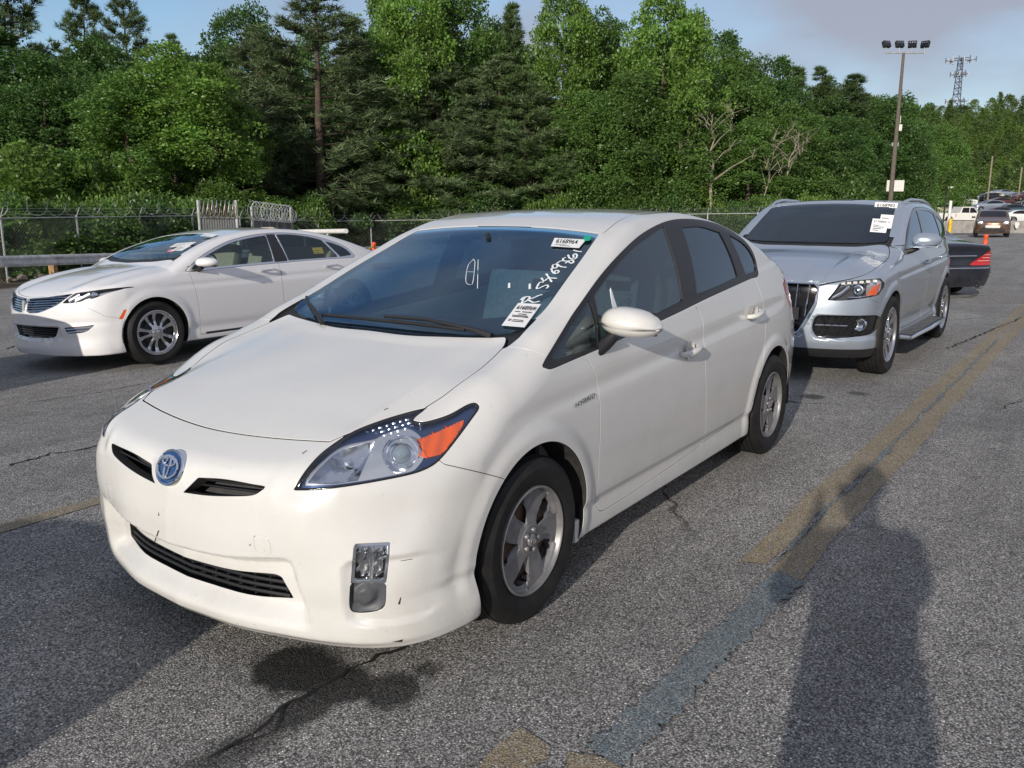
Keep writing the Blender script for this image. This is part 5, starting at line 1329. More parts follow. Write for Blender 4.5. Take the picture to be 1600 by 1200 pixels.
SUV['cuts'] = [
    dict(n='grille', f=front(_p([(-.2, .870, 1), (.44, .862), (.475, .835), (.465, .70), (.40, .56), (.34, .44), (.29, .415), (-.2, .415, 1)]), .4), m='gloss_black', off=.05, mid=True),
    dict(n='headlight', f=front(_p([(.555, .728, 1), (.60, .80), (.645, .885, 1), (.75, .90), (.90, .912, 1), (.925, .85), (.905, .765, 1), (.80, .745), (.66, .728)]), .2), m='lamp_clear', off=.001, dep=.02),
    dict(n='fog_grille', f=front(_p([(.455, .50), (.475, .575), (.54, .592), (.80, .595), (.895, .590), (.925, .53), (.90, .45), (.86, .42), (.62, .395), (.50, .402), (.465, .44)]), .2), m='gloss_black', off=.02),
    dict(n='bonnet', f=top(_p([(-.41, -.2, 1), (-.40, 0), (-.44, .45), (-.52, .70), (-.42, .78), (-.1, .82), (.25, .825), (.48, .80), (.60, .74), (.71, .60), (.775, .40), (.795, .1), (.795, -.2, 1)]), .78), gap=.009, m='silver', mid=True),
    dict(n='windscreen', f=top(_sws, 1.0), m='dark_glass', mid=True, off=.003, dep=.005, glass=True),
    dict(n='cowl_panel', f=top(outline([(-.38, -.3), (-.42, .62), (-.50, .76), (-.66, .76), (-.60, -.3)]), 1.0), m='black_plastic', mid=True, off=.01),
    dict(n='roof', f=top(_p([(-1.21, -.2, 1), (-1.205, .40), (-1.17, .60), (-1.25, .615), (-2, .60), (-3.0, .58), (-3.05, .2), (-3.05, -.2, 1)]), 1.2), m='silver', mid=True),
    dict(n='rear_window', f=top(outline([(-3.30, -.3), (-3.30, .55), (-3.50, .62), (-3.50, -.3)]), 1.1), m='dark_glass', mid=True, glass=True),
    dict(n='window_trim', f=side(_sdlo, .4), m='gloss_black', dep=.01, glass=True, sub=[
        dict(n='side_window', f=side(_p([(-.70, 1.137, 1), (-.82, 1.240), (-.98, 1.335), (-1.18, 1.42), (-1.36, 1.47), (-1.53, 1.495, 1), (-1.52, 1.148, 1), (-1.0, 1.135)]), .4), m='dark_glass', off=.005, dep=.004),
        dict(n='side_window', f=side(_p([(-1.62, 1.500, 1), (-2.1, 1.490), (-2.42, 1.458, 1), (-2.62, 1.178, 1), (-2.2, 1.168), (-1.64, 1.152, 1)]), .4), m='dark_glass', off=.005, dep=.004),
        dict(n='side_window', f=side(_p([(-2.52, 1.440, 1), (-2.75, 1.385), (-2.96, 1.30), (-3.08, 1.205, 1), (-2.95, 1.192), (-2.68, 1.182, 1)]), .4), m='dark_glass', off=.005, dep=.004)]),
    dict(n='front_door', f=side(_p([(-.50, 1.16, 1), (-.51, 1.0), (-.54, .85), (-.56, .6), (-.57, .42), (-.60, .36, 1), (-1.0, .36), (-1.60, .365, 1), (-1.585, .7), (-1.58, 1.0), (-1.57, 1.2, 1)]), .4), gap=.008, m='silver'),
    dict(n='rear_door', f=side(_p([(-1.58, 1.2, 1), (-1.592, 1.0), (-1.595, .7), (-1.61, .365, 1), (-2.2, .38), (-2.38, .45), (-2.48, .65), (-2.63, .85), (-2.70, 1.05), (-2.70, 1.2, 1)]), .4), gap=.008, m='silver'),
    dict(n='tail_light', f=lambda V, N: np.minimum(sdpoly(V[:, 1], V[:, 2], np.array([(.42, .86), (.42, 1.0), (1.0, 1.06), (1.0, .86)])), -V[:, 0]-3.2), gap=.004, m='red_lens'),
    dict(n='front_skirt', f=lambda V, N: np.minimum(.295-V[:, 2], V[:, 0]-.3), gap=.004, m='black_plastic', mid=True),
    dict(n='front_bumper', f=lambda V, N: sdpoly(V[:, 0], V[:, 2], np.array([(.30, -.1), (.36, .60), (.45, .70), (.56, .735), (.70, .95), (1.4, .95), (1.4, -.1)])), gap=.005, m='silver', mid=True, dep=.03),
]
def suv_details(car, glass_labels=True):
    ysz = [(-.44, .866), (.44, .866), (.475, .835), (.468, .70), (.405, .56), (.345, .44), (.29, .415), (-.29, .415), (-.345, .44), (-.405, .56), (-.468, .70), (-.475, .835)]
    mb = MB(); mb.tube([(float(SUV['NZ'](z)-SUV['BOW'](abs(y)))+.004, y, z) for y, z in ysz], .013, 8, True); mb.obj('grille_surround', M['chrome'], car, True)
    for i in range(9):
        y = -.40+.10*i; z0 = .43 if abs(y) < .3 else .44+(abs(y)-.3)*1.15
        mb = MB(); mb.tube([(.808-float(SUV['BOW'](abs(y))), y*.93, z0+.02), (.802-float(SUV['BOW'](abs(y))), y, .855)], .0065, 6); mb.obj('grille_bar', M['chrome'], car, True)
    mb = MB(); mb.box((.80, 0, .60), (.02, .66, .11)); mb.obj('plate_panel', M['black_plastic'], car)
    for k in range(4):
        yy = -.105+.07*k
        mb = MB(); mb.tube([(.825, yy+.044*math.cos(q), .76+.044*math.sin(q)) for q in np.linspace(0, 2*math.pi, 24, endpoint=False)], .006, 6, True); mb.obj('emblem_ring', M['chrome'], car, True)
    for s in (1, -1):
        lamp = empty('headlight_unit', (0, 0, 0), 0, car)
        def on(y, z, d=.05): return (float(SUV['NZ'](z)-SUV['BOW'](y))-d, s*y, z)
        mb = MB(); mb.prism([on(.56, .73, .09), on(.65, .89, .09), on(.90, .905, .09), on(.90, .765, .09)], (-.02, 0, 0)); mb.obj('lamp_back', M['lamp_silver'], lamp)
        for i in range(6):
            t = i/5; mb = MB(); mb.box(on(.655+.22*t, .872+.020*t, .03), (.02, .034, .022), bev=.005); mb.obj('led', M['white_paint'], lamp)
        mb = MB(); mb.tube([on(.585, .745, .05), on(.65, .79, .045), on(.70, .845, .045)], .020, 8); mb.obj('inner_reflector', M['dull_chrome'], lamp, True)
        mb = MB(); mb.tube([on(.70, .752, .03), on(.78, .752, .03), on(.86, .772, .03)], .008, 8); mb.obj('light_strip', M['chrome'], lamp, True)
        mb = MB(); mb.lathe([(.001, .015), (.022, .010), (.032, 0), (.036, .012), (.046, .010), (.05, -.03)], 28, 'X', on(.765, .812, .065)); mb.obj('projector', M['dull_chrome'], lamp, True)
        mb = MB(); mb.prism([on(.83, .765, .02), on(.895, .772, .02), on(.905, .87, .02), on(.87, .845, .02)], (-.02, 0, 0)); mb.obj('turn_signal', M['amber'], lamp)
        mb = MB(); mb.lathe([(.001, .0), (.03, .004), (.045, .012), (.052, .016), (.058, .010), (.06, -.02)], 28, 'X', on(.80, .515, .045)); mb.obj('fog_light', M['chrome'], car, True)
        mb = MB(); mb.tube([on(.47, .505, .02), on(.72, .505, .02)], .006, 6); mb.obj('fog_blade', M['dull_chrome'], car, True)
        mb = MB()
        for i in range(7):
            for j in range(4):
                mb.tube([on(.49+.055*i+.02*(j % 2), .425+.042*j, .022), on(.515+.055*i+.02*(j % 2), .445+.042*j, .022)], .003, 4)
        mb.obj('fog_mesh', M['black_plastic'], car)['kind'] = 'stuff'
        std_mirror(car, (-.70, s*1.045, 1.205), s, (.12, .26, .085), 'silver', strip='dull_chrome')
        std_handle(car, -1.42, .935, .965, s, 'silver', 3, 'chrome'); std_handle(car, -2.42, .93, .985, s, 'silver', 3, 'chrome')
        mb = MB(); mb.tube([(x, s*(.70-.02*abs(x+2.2)), z) for x, z in ((-1.22, 1.54), (-1.38, 1.585), (-1.65, 1.607), (-2.2, 1.600), (-2.7, 1.555), (-2.95, 1.49), (-3.05, 1.44))], .016, 8); mb.obj('roof_rail', M['dull_chrome'], car, True)
        b = empty('running_board', (0, 0, 0), 0, car)
        mb = MB(); mb.box((-1.43, s*.945, .285), (1.85, .17, .035), bev=.012); mb.obj('board', M['black_plastic'], b, True)
        mb = MB(); mb.tube([(-.46, s*.93, .29), (-.52, s*1.02, .28), (-1.43, s*1.045, .28), (-2.34, s*1.02, .28), (-2.40, s*.93, .29)], .02, 8); mb.obj('board_edge', M['dull_chrome'], b, True)
        mb = MB()
        for i in range(14): mb.box((-.65-.12*i, s*.955, .305), (.012, .12, .006))
        mb.obj('tread_strips', M['grey_plastic'], b)['kind'] = 'stuff'
    cabin(car, -.55, -2.5, .36, .90, 1.08, M['interior_dark'])
    mb = MB(); mb.box((-1.10, 0, 1.44), (.03, .25, .07), bev=.012); mb.obj('rear_view_mirror', M['interior_grey'], car, True)
def suv_wheels(car):
    wheel_set(car, (0, -2.807), .945, .365, .245, .255, multi_spoke_rim(.255, 10, False), M['alloy_bright'], 'interior_dark', lug_cap('alloy_bright'))
sv = empty('suv_car', (-5.93, -.02, .012), math.radians(-.9))
tag(sv, 'silver SUV with chrome framed grille parked right behind the white hatchback', 'car')
build_car(sv, SUV); suv_details(sv); suv_wheels(sv)
label_quad(sv, (-1.13, .44, 1.500), (-.03, 1, -.04), (-.50, 0, .86), .22, .09, '6168982', lines=2, th=.45)
label_quad(sv, (-.70, .52, 1.285), (-.06, 1, -.06), (-.50, 0, .86), .15, .15, '6170002', lines=4, th=.2)
label_quad(sv, (-.75, .585, 1.325), (-.06, 1, -.06), (-.50, 0, .86), .12, .15, None, lines=5)

# ---------------------------------------------------------------- dark coupe standing tail-first behind the SUV
CPE = dict(SEDAN)
CPE.update(paint='navy', step=.025, nd=2.0, ed=1.3, arch=.375, RB=.16,
    Z=pchip([(-4.1,.86),(-3.97,.935),(-3.8,.965),(-3.5,.985),(-3.2,1.01),(-2.95,1.06),(-2.6,1.20),(-2.2,1.33),(-1.8,1.38),(-1.5,1.37),(-1.2,1.33),(-.9,1.25),(-.6,1.14),(-.33,1.02),(0,.97),(.3,.93),(.55,.88),(.75,.81),(.95,.70)]),
    C=pchip([(-4,.10),(-3.4,.08),(-1.5,.07),(-.4,.08),(1,.10)]),
    NR=pchip([(.1,-3.80),(.22,-3.90),(.36,-4.0),(.52,-4.015),(.56,-3.985),(.60,-3.955),(.8,-3.95),(.9,-3.97),(.97,-3.93)]), kr=.035,
    T=pchip([(.1,.10),(.18,.045),(.26,.03),(.4,.012),(.6,.0),(.75,.004),(.85,.018),(.95,.045),(1.05,.075)]))
def _tl(V, N): return np.minimum(sdpoly(V[:, 1], V[:, 2], _p([(.26, .575, 1), (.90, .575), (.99, .58, 1), (.99, .86, 1), (.86, .865), (.62, .77)], 4)), -V[:, 0]-3.55)
CPE['cuts'] = [
    dict(n='tail_light', f=_tl, gap=.005, m='red_lens', dep=.03),
    dict(n='windscreen', f=top(_ws, .9), m='dark_glass', mid=True, glass=True),
    dict(n='window_trim', f=side(_p([(-.5, .96, 1), (-.8, 1.11), (-1.2, 1.235), (-1.8, 1.29), (-2.3, 1.23), (-2.75, 1.05), (-2.6, .985), (-1.5, .975)]), .4), m='dark_glass', glass=True),
    dict(n='rear_window', f=top(_p([(-2.3, -.2, 1), (-2.3, .45), (-2.5, .55), (-2.92, .56), (-2.96, .3), (-2.97, -.2, 1)]), .9), m='dark_glass', mid=True, glass=True),
    dict(n='boot_lid', f=lambda V, N: np.maximum(np.minimum(top(_p([(-3.0, -.2, 1), (-3.0, .55), (-3.1, .66), (-3.6, .70), (-3.85, .70), (-4.2, .68, 1), (-4.2, -.2, 1)]), .8)(V, N), V[:, 2]-.60), np.minimum(sdpoly(V[:, 1], V[:, 2], np.array([(-.2, .575), (.24, .575), (.60, .78), (.80, .88), (.70, 1.2), (-.2, 1.2)])), -V[:, 0]-3.7)), gap=.008, m='navy', mid=True),
    dict(n='rear_bumper', f=lambda V, N: sdpoly(V[:, 0], V[:, 2], np.array([(-3.25, -.1), (-3.25, .52), (-3.45, .565), (-4.6, .565), (-4.6, -.1)])), gap=.006, m='navy', mid=True),
    dict(n='door', f=side(_p([(-.55, 1.0, 1), (-.55, .3, 1), (-2.0, .3, 1), (-2.15, .6), (-2.2, 1.0, 1)]), .4), gap=.008, m='navy'),
]
cp = empty('coupe_car', (-14.45-2.157, .93-3.359, .0), math.radians(180+45))
tag(cp, 'dark coupe seen from its tail beyond the silver SUV, red wedge tail light', 'car')
build_car(cp, CPE); sedan_wheels(cp)
mb = MB(); mb.tube([(-4.03+float(.16*abs(y)**3)+.006, y, .53) for y in np.linspace(-.66, .66, 15)], .010, 6); mb.obj('bumper_chrome', M['chrome'], cp, True)
mb = MB(); mb.tube([(-3.965+float(.16*abs(y)**3), y, .735) for y in np.linspace(-.42, .42, 9)], .010, 6); mb.obj('boot_handle_strip', M['chrome'], cp, True)
for s in (1, -1):
    mb = MB(); mb.tube([(-3.86, s*.55, .20), (-3.98, s*.55, .195)], .035, 12); mb.obj('exhaust', M['dull_chrome'], cp, True)
    for i in range(3):
        mb = MB(); mb.tube([(-3.965+.16*abs(y)**3, s*y,   .65+.05*i) for y in (.46+.09*i, .58, .72)], .004, 6); mb.obj('lamp_rib', M['white_paint'], cp, True)
# ================================================================ ground
def at(px, py, depth):
    """world point at measured bearing (px, py of the 1600 wide photograph) and distance"""
    d = fw+r2*((px-800)/FPX)-u2*((py-600)/FPX)
    return Vector(CAM)+d*depth
def gz(x, y):
    z = -.03*np.maximum(0, -(y+1.7)); z = np.maximum(z, -.56)
    return z
def quad_grid(xs, ys, zf):
    X, Y = np.meshgrid(xs, ys, indexing='ij'); Z = zf(X, Y); V = np.stack([X, Y, Z], -1).reshape(-1, 3)
    I = np.arange(len(xs)*len(ys)).reshape(len(xs), len(ys))
    return V, np.stack([I[:-1, :-1].ravel(), I[1:, :-1].ravel(), I[1:, 1:].ravel(), I[:-1, 1:].ravel()], 1)
# the outer edge of the paving follows the guardrail, then turns with the fence
EDGE = [Vector((30, -6.5, 0)), Vector((-8.3, -21.3, 0)), Vector((-28.3, -26.6, 0)), Vector((-31.5, -25.6, 0)), Vector((-40.6, -14.0, 0)), Vector((-48, -8.6, 0)), Vector((-104, -12, 0)), Vector((-104, 60, 0)), Vector((40, 60, 0)), Vector((40, -3, 0))]
bm = bmesh.new(); f = bm.faces.new([bm.verts.new((p.x, p.y, 0)) for p in EDGE])
for yy in (-1.7, -20.36): bmesh.ops.bisect_plane(bm, geom=bm.verts[:]+bm.edges[:]+bm.faces[:], plane_co=(0, yy, 0), plane_no=(0, 1, 0))
bmesh.ops.triangulate(bm, faces=bm.faces)
for v in bm.verts: v.co.z = float(gz(v.co.x, v.co.y))
me = bpy.data.meshes.new('parking_lot'); bm.to_mesh(me); bm.free(); me.materials.append(M['asphalt']); tag(link('parking_lot', me), kind='structure')
def line_strip(name, x0, x1, y0, y1, m, dy=0, lift=.004, n=70, ragged=.009):
    """painted stripe from x0 to x1 between y0 and y1; dy = sideways drift over its length"""
    xs = np.linspace(x0, x1, n); V = []
    for i, x in enumerate(xs):
        o = dy*(x-x0)/(x1-x0)
        a, b = y0+o+RNG.normal(0, ragged), y1+o+RNG.normal(0, ragged)
        if i in (0, n-1): a += .0
        V += [(x+RNG.normal(0, .02)*(i in (0, n-1)), a, float(gz(x, a))+lift), (x+RNG.normal(0, .02)*(i in (0, n-1)), b, float(gz(x, b))+lift)]
    T = [(2*i, 2*i+2, 2*i+3, 2*i+1) for i in range(n-1)]
    me = np_mesh(name, V, T, m, smooth=False); return tag(link(name, me), kind='structure')
# double line right of the hatchback, the near end overpainted grey-blue
line_strip('lane_line', -1.00, -18.0, 1.30, 1.425, M['line_yellow'], .20)
line_strip('lane_line', -.93, -18.0, 1.455, 1.585, M['line_yellow'], .20)
line_strip('lane_line', .58, .98, 1.20, 1.335, M['line_yellow'], 0, n=6)
line_strip('lane_line', .56, 1.05, 1.40, 1.53, M['line_yellow'], 0, n=6)
line_strip('lane_line', -.93, .56, 1.475, 1.60, M['line_blue'], -.06, .008)
line_strip('lane_line', -1.1, -9.0, 1.437, 1.452, M['line_blue'], .10, .009)
line_strip('lane_line', 9.0, -25.0, -1.80, -1.69, M['line_yellow'], -.05, n=60)
def gpx(px, py):
    d = at(px, py, 1)-Vector(CAM); t = -CAM[2]/d.z; return Vector(CAM)+d*t
M['crack'] = mat('crack_dark', (.012, .012, .012), .95)  # one even dark colour for the crack strips
def crack(pts, w=.006, seed=1, jag=.02):
    rng = np.random.default_rng(seed); P = [gpx(*p) for p in pts]; Q = []
    for a, b in zip(P, P[1:]):
        n = max(2, int((b-a).length/.035)); d = (b-a).normalized(); sd = Vector((-d.y, d.x, 0))
        for i in range(n): Q.append(a+(b-a)*i/n+sd*rng.normal(0, jag)*.35)
    V = []
    for i, q in enumerate(Q):
        t = (Q[min(i+1, len(Q)-1)]-Q[max(i-1, 0)]).normalized(); sd = Vector((-t.y, t.x, 0))*w*rng.uniform(.15, 1.2)*(1 if 0 < i < len(Q)-1 else .1); z = float(gz(q.x, q.y))+.0045
        V += [(q.x+sd.x, q.y+sd.y, z), (q.x-sd.x, q.y-sd.y, z)]
    return tag(link('pavement_crack', np_mesh('pavement_crack', V, [(2*i, 2*i+2, 2*i+3, 2*i+1) for i in range(len(Q)-1)], M['crack'], smooth=False)), kind='structure')
crack([(640, 1008), (560, 1040), (500, 1075), (440, 1108), (395, 1150), (300, 1200)], .008, 1, .03); crack([(455, 1100), (430, 1140), (330, 1185)], .004, 5, .03)
crack([(-30, 622), (60, 610), (160, 597), (235, 582)], .006, 2, .006); crack([(0, 722), (60, 705), (120, 695), (178, 684)], .012, 3, .05)
crack([(1480, 545), (1540, 520), (1600, 495)], .012, 4, .05); crack([(1560, 640), (1600, 625)], .008, 6, .03); crack([(0, 520), (60, 505)], .02, 8, .08)
# open land around the lot
def land(x, y):
    d = -x*.97-y*.22
    z = -1.0+.0*x
    z = np.where(x < -72, -.25+np.clip((-x-100), 0, 90)*.035, z)
    # low bank beyond the guardrail
    return z
V, T = quad_grid(np.linspace(-900, 600, 151), np.linspace(-700, 500, 121), lambda X, Y: np.where((X < -72), land(X, Y), np.where(Y < 55, -1.05, -1.05))-.02*0)
V[:, 2] += np.where(V[:, 1] < -60, np.clip((-60-V[:, 1])*.03, 0, 9), 0)
tag(link('terrain', np_mesh('terrain', V, T, M['earth'], smooth=True)), kind='structure')
# far terraces where more cars stand
V, T = quad_grid(np.linspace(-200, -103, 30), np.linspace(-40, 40, 20), lambda X, Y: land(X, Y)+.05)
M['far_lot'] = mat('far_gravel_lot', (.16, .15, .135), .9, noise=(.3, .3, 6))
tag(link('far_lot', np_mesh('far_lot', V, T, M['far_lot'])), kind='structure')
# earth bank between the paving and the fence
bank = []
B0 = [Vector((30, -6.5, 0)), Vector((-8.3, -21.3, 0)), Vector((-28.3, -26.6, 0)), Vector((-31.5, -25.6, 0)), Vector((-40.6, -14.0, 0)), Vector((-48, -8.6, 0)), Vector((-104, -12, 0))]
offs = [(0, 0), (.7, .03), (1.2, .05), (2.2, -.05), (4, -.35), (9, -.6), (16, -.75)]
rows = []
for d, dz in offs:
    row = []
    for i, p in enumerate(B0):
        a = B0[max(i-1, 0)]; b = B0[min(i+1, len(B0)-1)]; t = (b-a).normalized(); nrm_ = Vector((t.y, -t.x, 0)); nrm_ = nrm_ if nrm_.y < 0 else -nrm_
        q = p+nrm_*d; row.append((q.x, q.y, float(gz(p.x, p.y))+dz-.006))
    rows.append(row)
def resample(row, n=90):
    P = np.array(row); s = np.r_[0, np.cumsum(np.linalg.norm(np.diff(P[:, :2], axis=0), axis=1))]; u = np.linspace(0, s[-1], n)
    return np.stack([np.interp(u, s, P[:, k]) for k in range(3)], 1)
R_ = np.stack([resample(r) for r in rows]); nb = R_.shape[1]
R_[2:, :, 2] += RNG.normal(0, .03, R_[2:, :, 2].shape)
I = np.arange(R_.shape[0]*nb).reshape(-1, nb)
T = np.stack([I[:-1, :-1].ravel(), I[1:, :-1].ravel(), I[1:, 1:].ravel(), I[:-1, 1:].ravel()], 1)
M['verge'] = mat('dirty_verge', (.135, .10, .062), .95, noise=(1.6, .4, 10), bump=(40, .6, .02))
tag(link('verge', np_mesh('verge', R_.reshape(-1, 3), T, M['verge'])), kind='structure')

# ---------------------------------------------------------------- guardrail
def path_pts(P, step):
    out = []; 
    for a, b in zip(P, P[1:]):
        n = max(1, round((b-a).length/step))
        for i in range(n): out.append(a+(b-a)*i/n)
    out.append(P[-1]); return out
def guardrail(P, top, label):
    g = empty('guardrail', P[0]); tag(g, label, 'guardrail'); o0 = P[0]
    prof = [(0, .31), (.02, .308), (.055, .285), (.075, .255), (.075, .225), (.03, .175), (.03, .135), (.075, .085), (.075, .055), (.055, .025), (.02, .002), (0, 0)]
    d = (P[-1]-P[0]).normalized(); n = Vector((-d.y, d.x, 0)); n = n if n.y > 0 else -n
    pts = path_pts(P, 3.81)
    for i, (a, b) in enumerate(zip(pts, pts[1:])):
        mb = MB(); lo = a-o0; hi = b-o0-(b-a).normalized()*.002
        ra = [mb.bm.verts.new(lo+n*(u+.004*(i % 2))+Vector((0, 0, top(a)-.31+v))) for u, v in prof]; rb = [mb.bm.verts.new(hi+n*(u+.004*(i % 2))+Vector((0, 0, top(b)-.31+v))) for u, v in prof]
        for k in range(len(prof)-1): mb.bm.faces.new((ra[k], rb[k], rb[k+1], ra[k+1]))
        bmesh.ops.solidify(mb.bm, geom=mb.bm.faces[:], thickness=.004)
        mb.obj('rail', M['galv'], g, True, 40)
    for a in path_pts(P, 1.905):
        mb = MB(); c = a-o0-n*.13; mb.box((c.x, c.y, top(a)-.54), (.15, .2, 1.0), rot=Matrix.Rotation(math.atan2(d.y, d.x), 3, 'Z'), bev=.008); mb.obj('post', M['wood_post'], g)
G0, G1 = Vector((-2.9, -19.9, 0)), Vector((-8.55, -22.3, 0)); G2 = Vector((-28.5, -27.5, 0))
gtop = lambda p: .255+(-.575)*np.clip((-8.55-p.x)/20.0, 0, 1)
guardrail([Vector((6.5, -15.9, 0)), G1, G2, Vector((-30.2, -27.9, 0))], gtop, 'long galvanised guardrail on timber posts in front of the chain-link fence')

# ---------------------------------------------------------------- chain-link fence with razor wire
FP = [(Vector((9, -17.2, 0)), 1.25), (Vector((-9.8, -24.6, 0)), 1.24), (Vector((-18.0, -27.05, 0)), 1.25), (Vector((-20.5, -27.4, 0)), 1.145), (Vector((-26.4, -29.1, 0)), .926), (Vector((-30.1, -29.2, 0)), .916), (Vector((-33.2, -26.5, 0)), .97), (Vector((-41.2, -15.2, 0)), 1.278), (Vector((-42.7, -13.0, 0)), 1.31), (Vector((-47.0, -9.7, 0)), 1.33)]
FD = ([0, 155, 300, 385, 497, 580, 700, 1105, 1185, 1250, 1400], [25, 28, 33, 35, 41, 44, 45, 45, 45, 47, 50])
M['wire'] = mat('fence_wire', (.42, .43, .43), .45, .6)
M['razor'] = mat('razor_wire', (.40, .41, .42), .5, .5)
def fence():
    f = empty('chain_link_fence', FP[0][0]); tag(f, 'long chain-link fence topped with coiled razor wire below the trees', 'fence'); o0 = FP[0][0]
    H = 1.95
    pm = MB(); pm.tube([(0, 0, -H-.1), (0, 0, .06)], .032, 8); pm.tube([(0, 0, .02), (0, .16, .32)], .016, 6); post = pm.mesh('post', M['galv_dull'], True, 50)
    for (a, za), (b, zb) in zip(FP, FP[1:]):
        d = b-a; L = d.length; u = d/L; n = Vector((-u.y, u.x, 0)); n = n if n.y > 0 else -n
        A = Vector((a.x, a.y, za))-o0; B = Vector((b.x, b.y, zb))-o0
        mb = MB(); mb.tube([A, B], .022, 6); mb.obj('top_rail', M['galv_dull'], f, True)
        mb = MB()
        for k in (.10, .19, .28): mb.tube([A+n*k*.5+Vector((0, 0, k)), B+n*k*.5+Vector((0, 0, k))], .0045, 3, cap=False)
        o = mb.obj('barbed_strands', M['wire'], f); o['kind'] = 'stuff'
        k = max(1, round(L/3.05))
        for i in range(k):
            p = A+(B-A)*i/k; link('post', post, f, p, (0, 0, math.atan2(n.y, n.x)-math.pi/2))
        # diamond mesh: thin slanting wires both ways
        pitch = .075*math.sqrt(2) if L < 60 else .15; m = int(L/pitch)+int(H/pitch)+1
        V = []; T = []; w = .0021 if a.x > -34 else .003
        ud = np.array(u); nn = np.array(n); A_ = np.array(A); B_ = np.array(B)
        for sg in (1, -1):
            for i in range(m):
                s0 = i*pitch-(H if sg > 0 else 0); s1 = s0+H*sg if sg > 0 else s0-H
                # wire from bottom at s_b to top at s_t
                sb, st = (s0, s0+H) if sg > 0 else (s0, s0-H)
                t0, t1 = 0., 1.
                lo_, hi_ = min(sb, st), max(sb, st)
                ts = [(q-sb)/(st-sb) for q in (0, L)]; t0 = max(0, min(ts)); t1 = min(1, max(ts))
                if t1 <= t0: continue
                P = []
                for t in (t0, t1):
                    s = sb+(st-sb)*t; base = A_+(B_-A_)*s/L; P.append(base+np.array([0, 0, -H+H*t])+nn*.004*sg)
                k0 = len(V); dirv = nrm(P[1]-P[0]); side_ = np.cross(dirv, nn)
                for p in P: V += [p+side_*w, p-side_*w*.5+nn*w, p-side_*w*.5-nn*w]
                for q in range(3):
                    r_ = (q+1) % 3; T += [(k0+q, k0+r_, k0+3+r_), (k0+q, k0+3+r_, k0+3+q)]
        o = link('chain_mesh', np_mesh('chain_mesh', V, T, M['wire'], smooth=False), f); o['kind'] = 'stuff'
        # razor coil lying along the strands
        mb = MB(); turns = int(L/.70); pts = []
        for i in range(turns*9+1):
            q = 2*math.pi*i/9; s = L*i/(turns*9)
            jig = .02*math.sin(i*1.7)
            pts.append(A+(B-A)*(s/L)+n*(.10+.20*math.cos(q)+jig)+Vector((0, 0, .26+.21*math.sin(q)+jig)))
        mb.tube(pts, .0045, 3, cap=False); o = mb.obj('razor_coil', M['razor'], f); o['kind'] = 'stuff'
fence()
# taller framed gate sections with dense coils
def gate(c0, c1, ztop, zbot, label, coil_r=.26, coils=9, rust=False):
    a, b = Vector((c0.x, c0.y, 0)), Vector((c1.x, c1.y, 0)); g = empty('fence_gate', (a.x, a.y, zbot)); tag(g, label, 'gate')
    d = b-a; L = d.length; u = d/L; n = Vector((-u.y, u.x, 0)); n = n if n.y > 0 else -n
    H = ztop-zbot; cz = c0.z-zbot; cz1 = c1.z-zbot
    for p, h in ((Vector(), H), (d, H)):
        mb = MB(); mb.tube([p, p+Vector((0, 0, h))], .055, 10); mb.obj('gate_post', M['galv_dull'], g, True, 50)
    for z0, z1 in ((cz, cz1), (.1, .1)):
        mb = MB(); mb.tube([Vector((0, 0, z0)), d+Vector((0, 0, z1))], .025, 6); mb.obj('gate_rail', M['galv_dull'], g, True)
    k = int(L/.9)
    for i in range(1, k): 
        p = d*i/k; zt = cz+(cz1-cz)*i/k; mb = MB(); mb.tube([p+Vector((0, 0, .1)), p+Vector((0, 0, zt))], .018, 6); mb.obj('gate_bar', M['galv_dull'], g, True)
    nsl = int(L/.085); V = []; T = []
    for i in range(nsl):
        p = d*((i+.5)/nsl); zt = cz+(cz1-cz)*(i+.5)/nsl-.03; k0 = len(V); w = u*.034
        for q in (p-w, p+w):
            V += [tuple(q+Vector((0, 0, .12))), tuple(q+Vector((0, 0, zt)))]
        for q in (p-w, p+w):
            V += [tuple(q+Vector((0, 0, .12))-n*.006), tuple(q+Vector((0, 0, zt))-n*.006)]
        T += [(k0, k0+2, k0+3, k0+1), (k0+4, k0+5, k0+7, k0+6)]
    o = link('privacy_slats', np_mesh('privacy_slats', V, T, M['slat'], smooth=False), g); o['kind'] = 'stuff'
    mb = MB(); pts = []; st = 12
    for i in range(coils*st+1):
        q = 2*math.pi*i/st; s = (i+3.2*math.sin(q))/(coils*st); pts.append(d*s+n*coil_r*.6*math.cos(q)+Vector((0, 0, cz+(cz1-cz)*s+coil_r*.95+coil_r*math.sin(q))))
    mb.tube(pts, .011, 4, cap=False); o = mb.obj('razor_coil', M['razor'], g, True); o['kind'] = 'stuff'
    mb = MB(); pts = []
    for i in range(int(coils*.8)*st+1):
        q = 2*math.pi*i/st+1; s = i/(int(coils*.8)*st); pts.append(d*s+n*(.1+coil_r*.5*math.cos(q))+Vector((0, 0, cz+(cz1-cz)*s+coil_r*.7+coil_r*.7*math.sin(q))))
    mb.tube(pts, .012, 4, cap=False); o = mb.obj('razor_coil', M['rusty'] if rust else M['razor'], g, True); o['kind'] = 'stuff'
M['slat'] = mat('grey_slats', (.17, .175, .18), .6, noise=(2, .2)); M['rusty'] = mat('rusty_wire', (.20, .085, .05), .8, .3)
gate(at(311, 340, 31), at(370, 341, 31.5), 1.83, -.65, 'chain-link gate with rusty razor coil between two tall posts', .33, 9, True)
gate(at(394, 344, 32.5), at(455, 348, 37.5), 1.60, -.70, 'slatted gate section with bright receding razor coil, right of the tall gate', .38, 13)
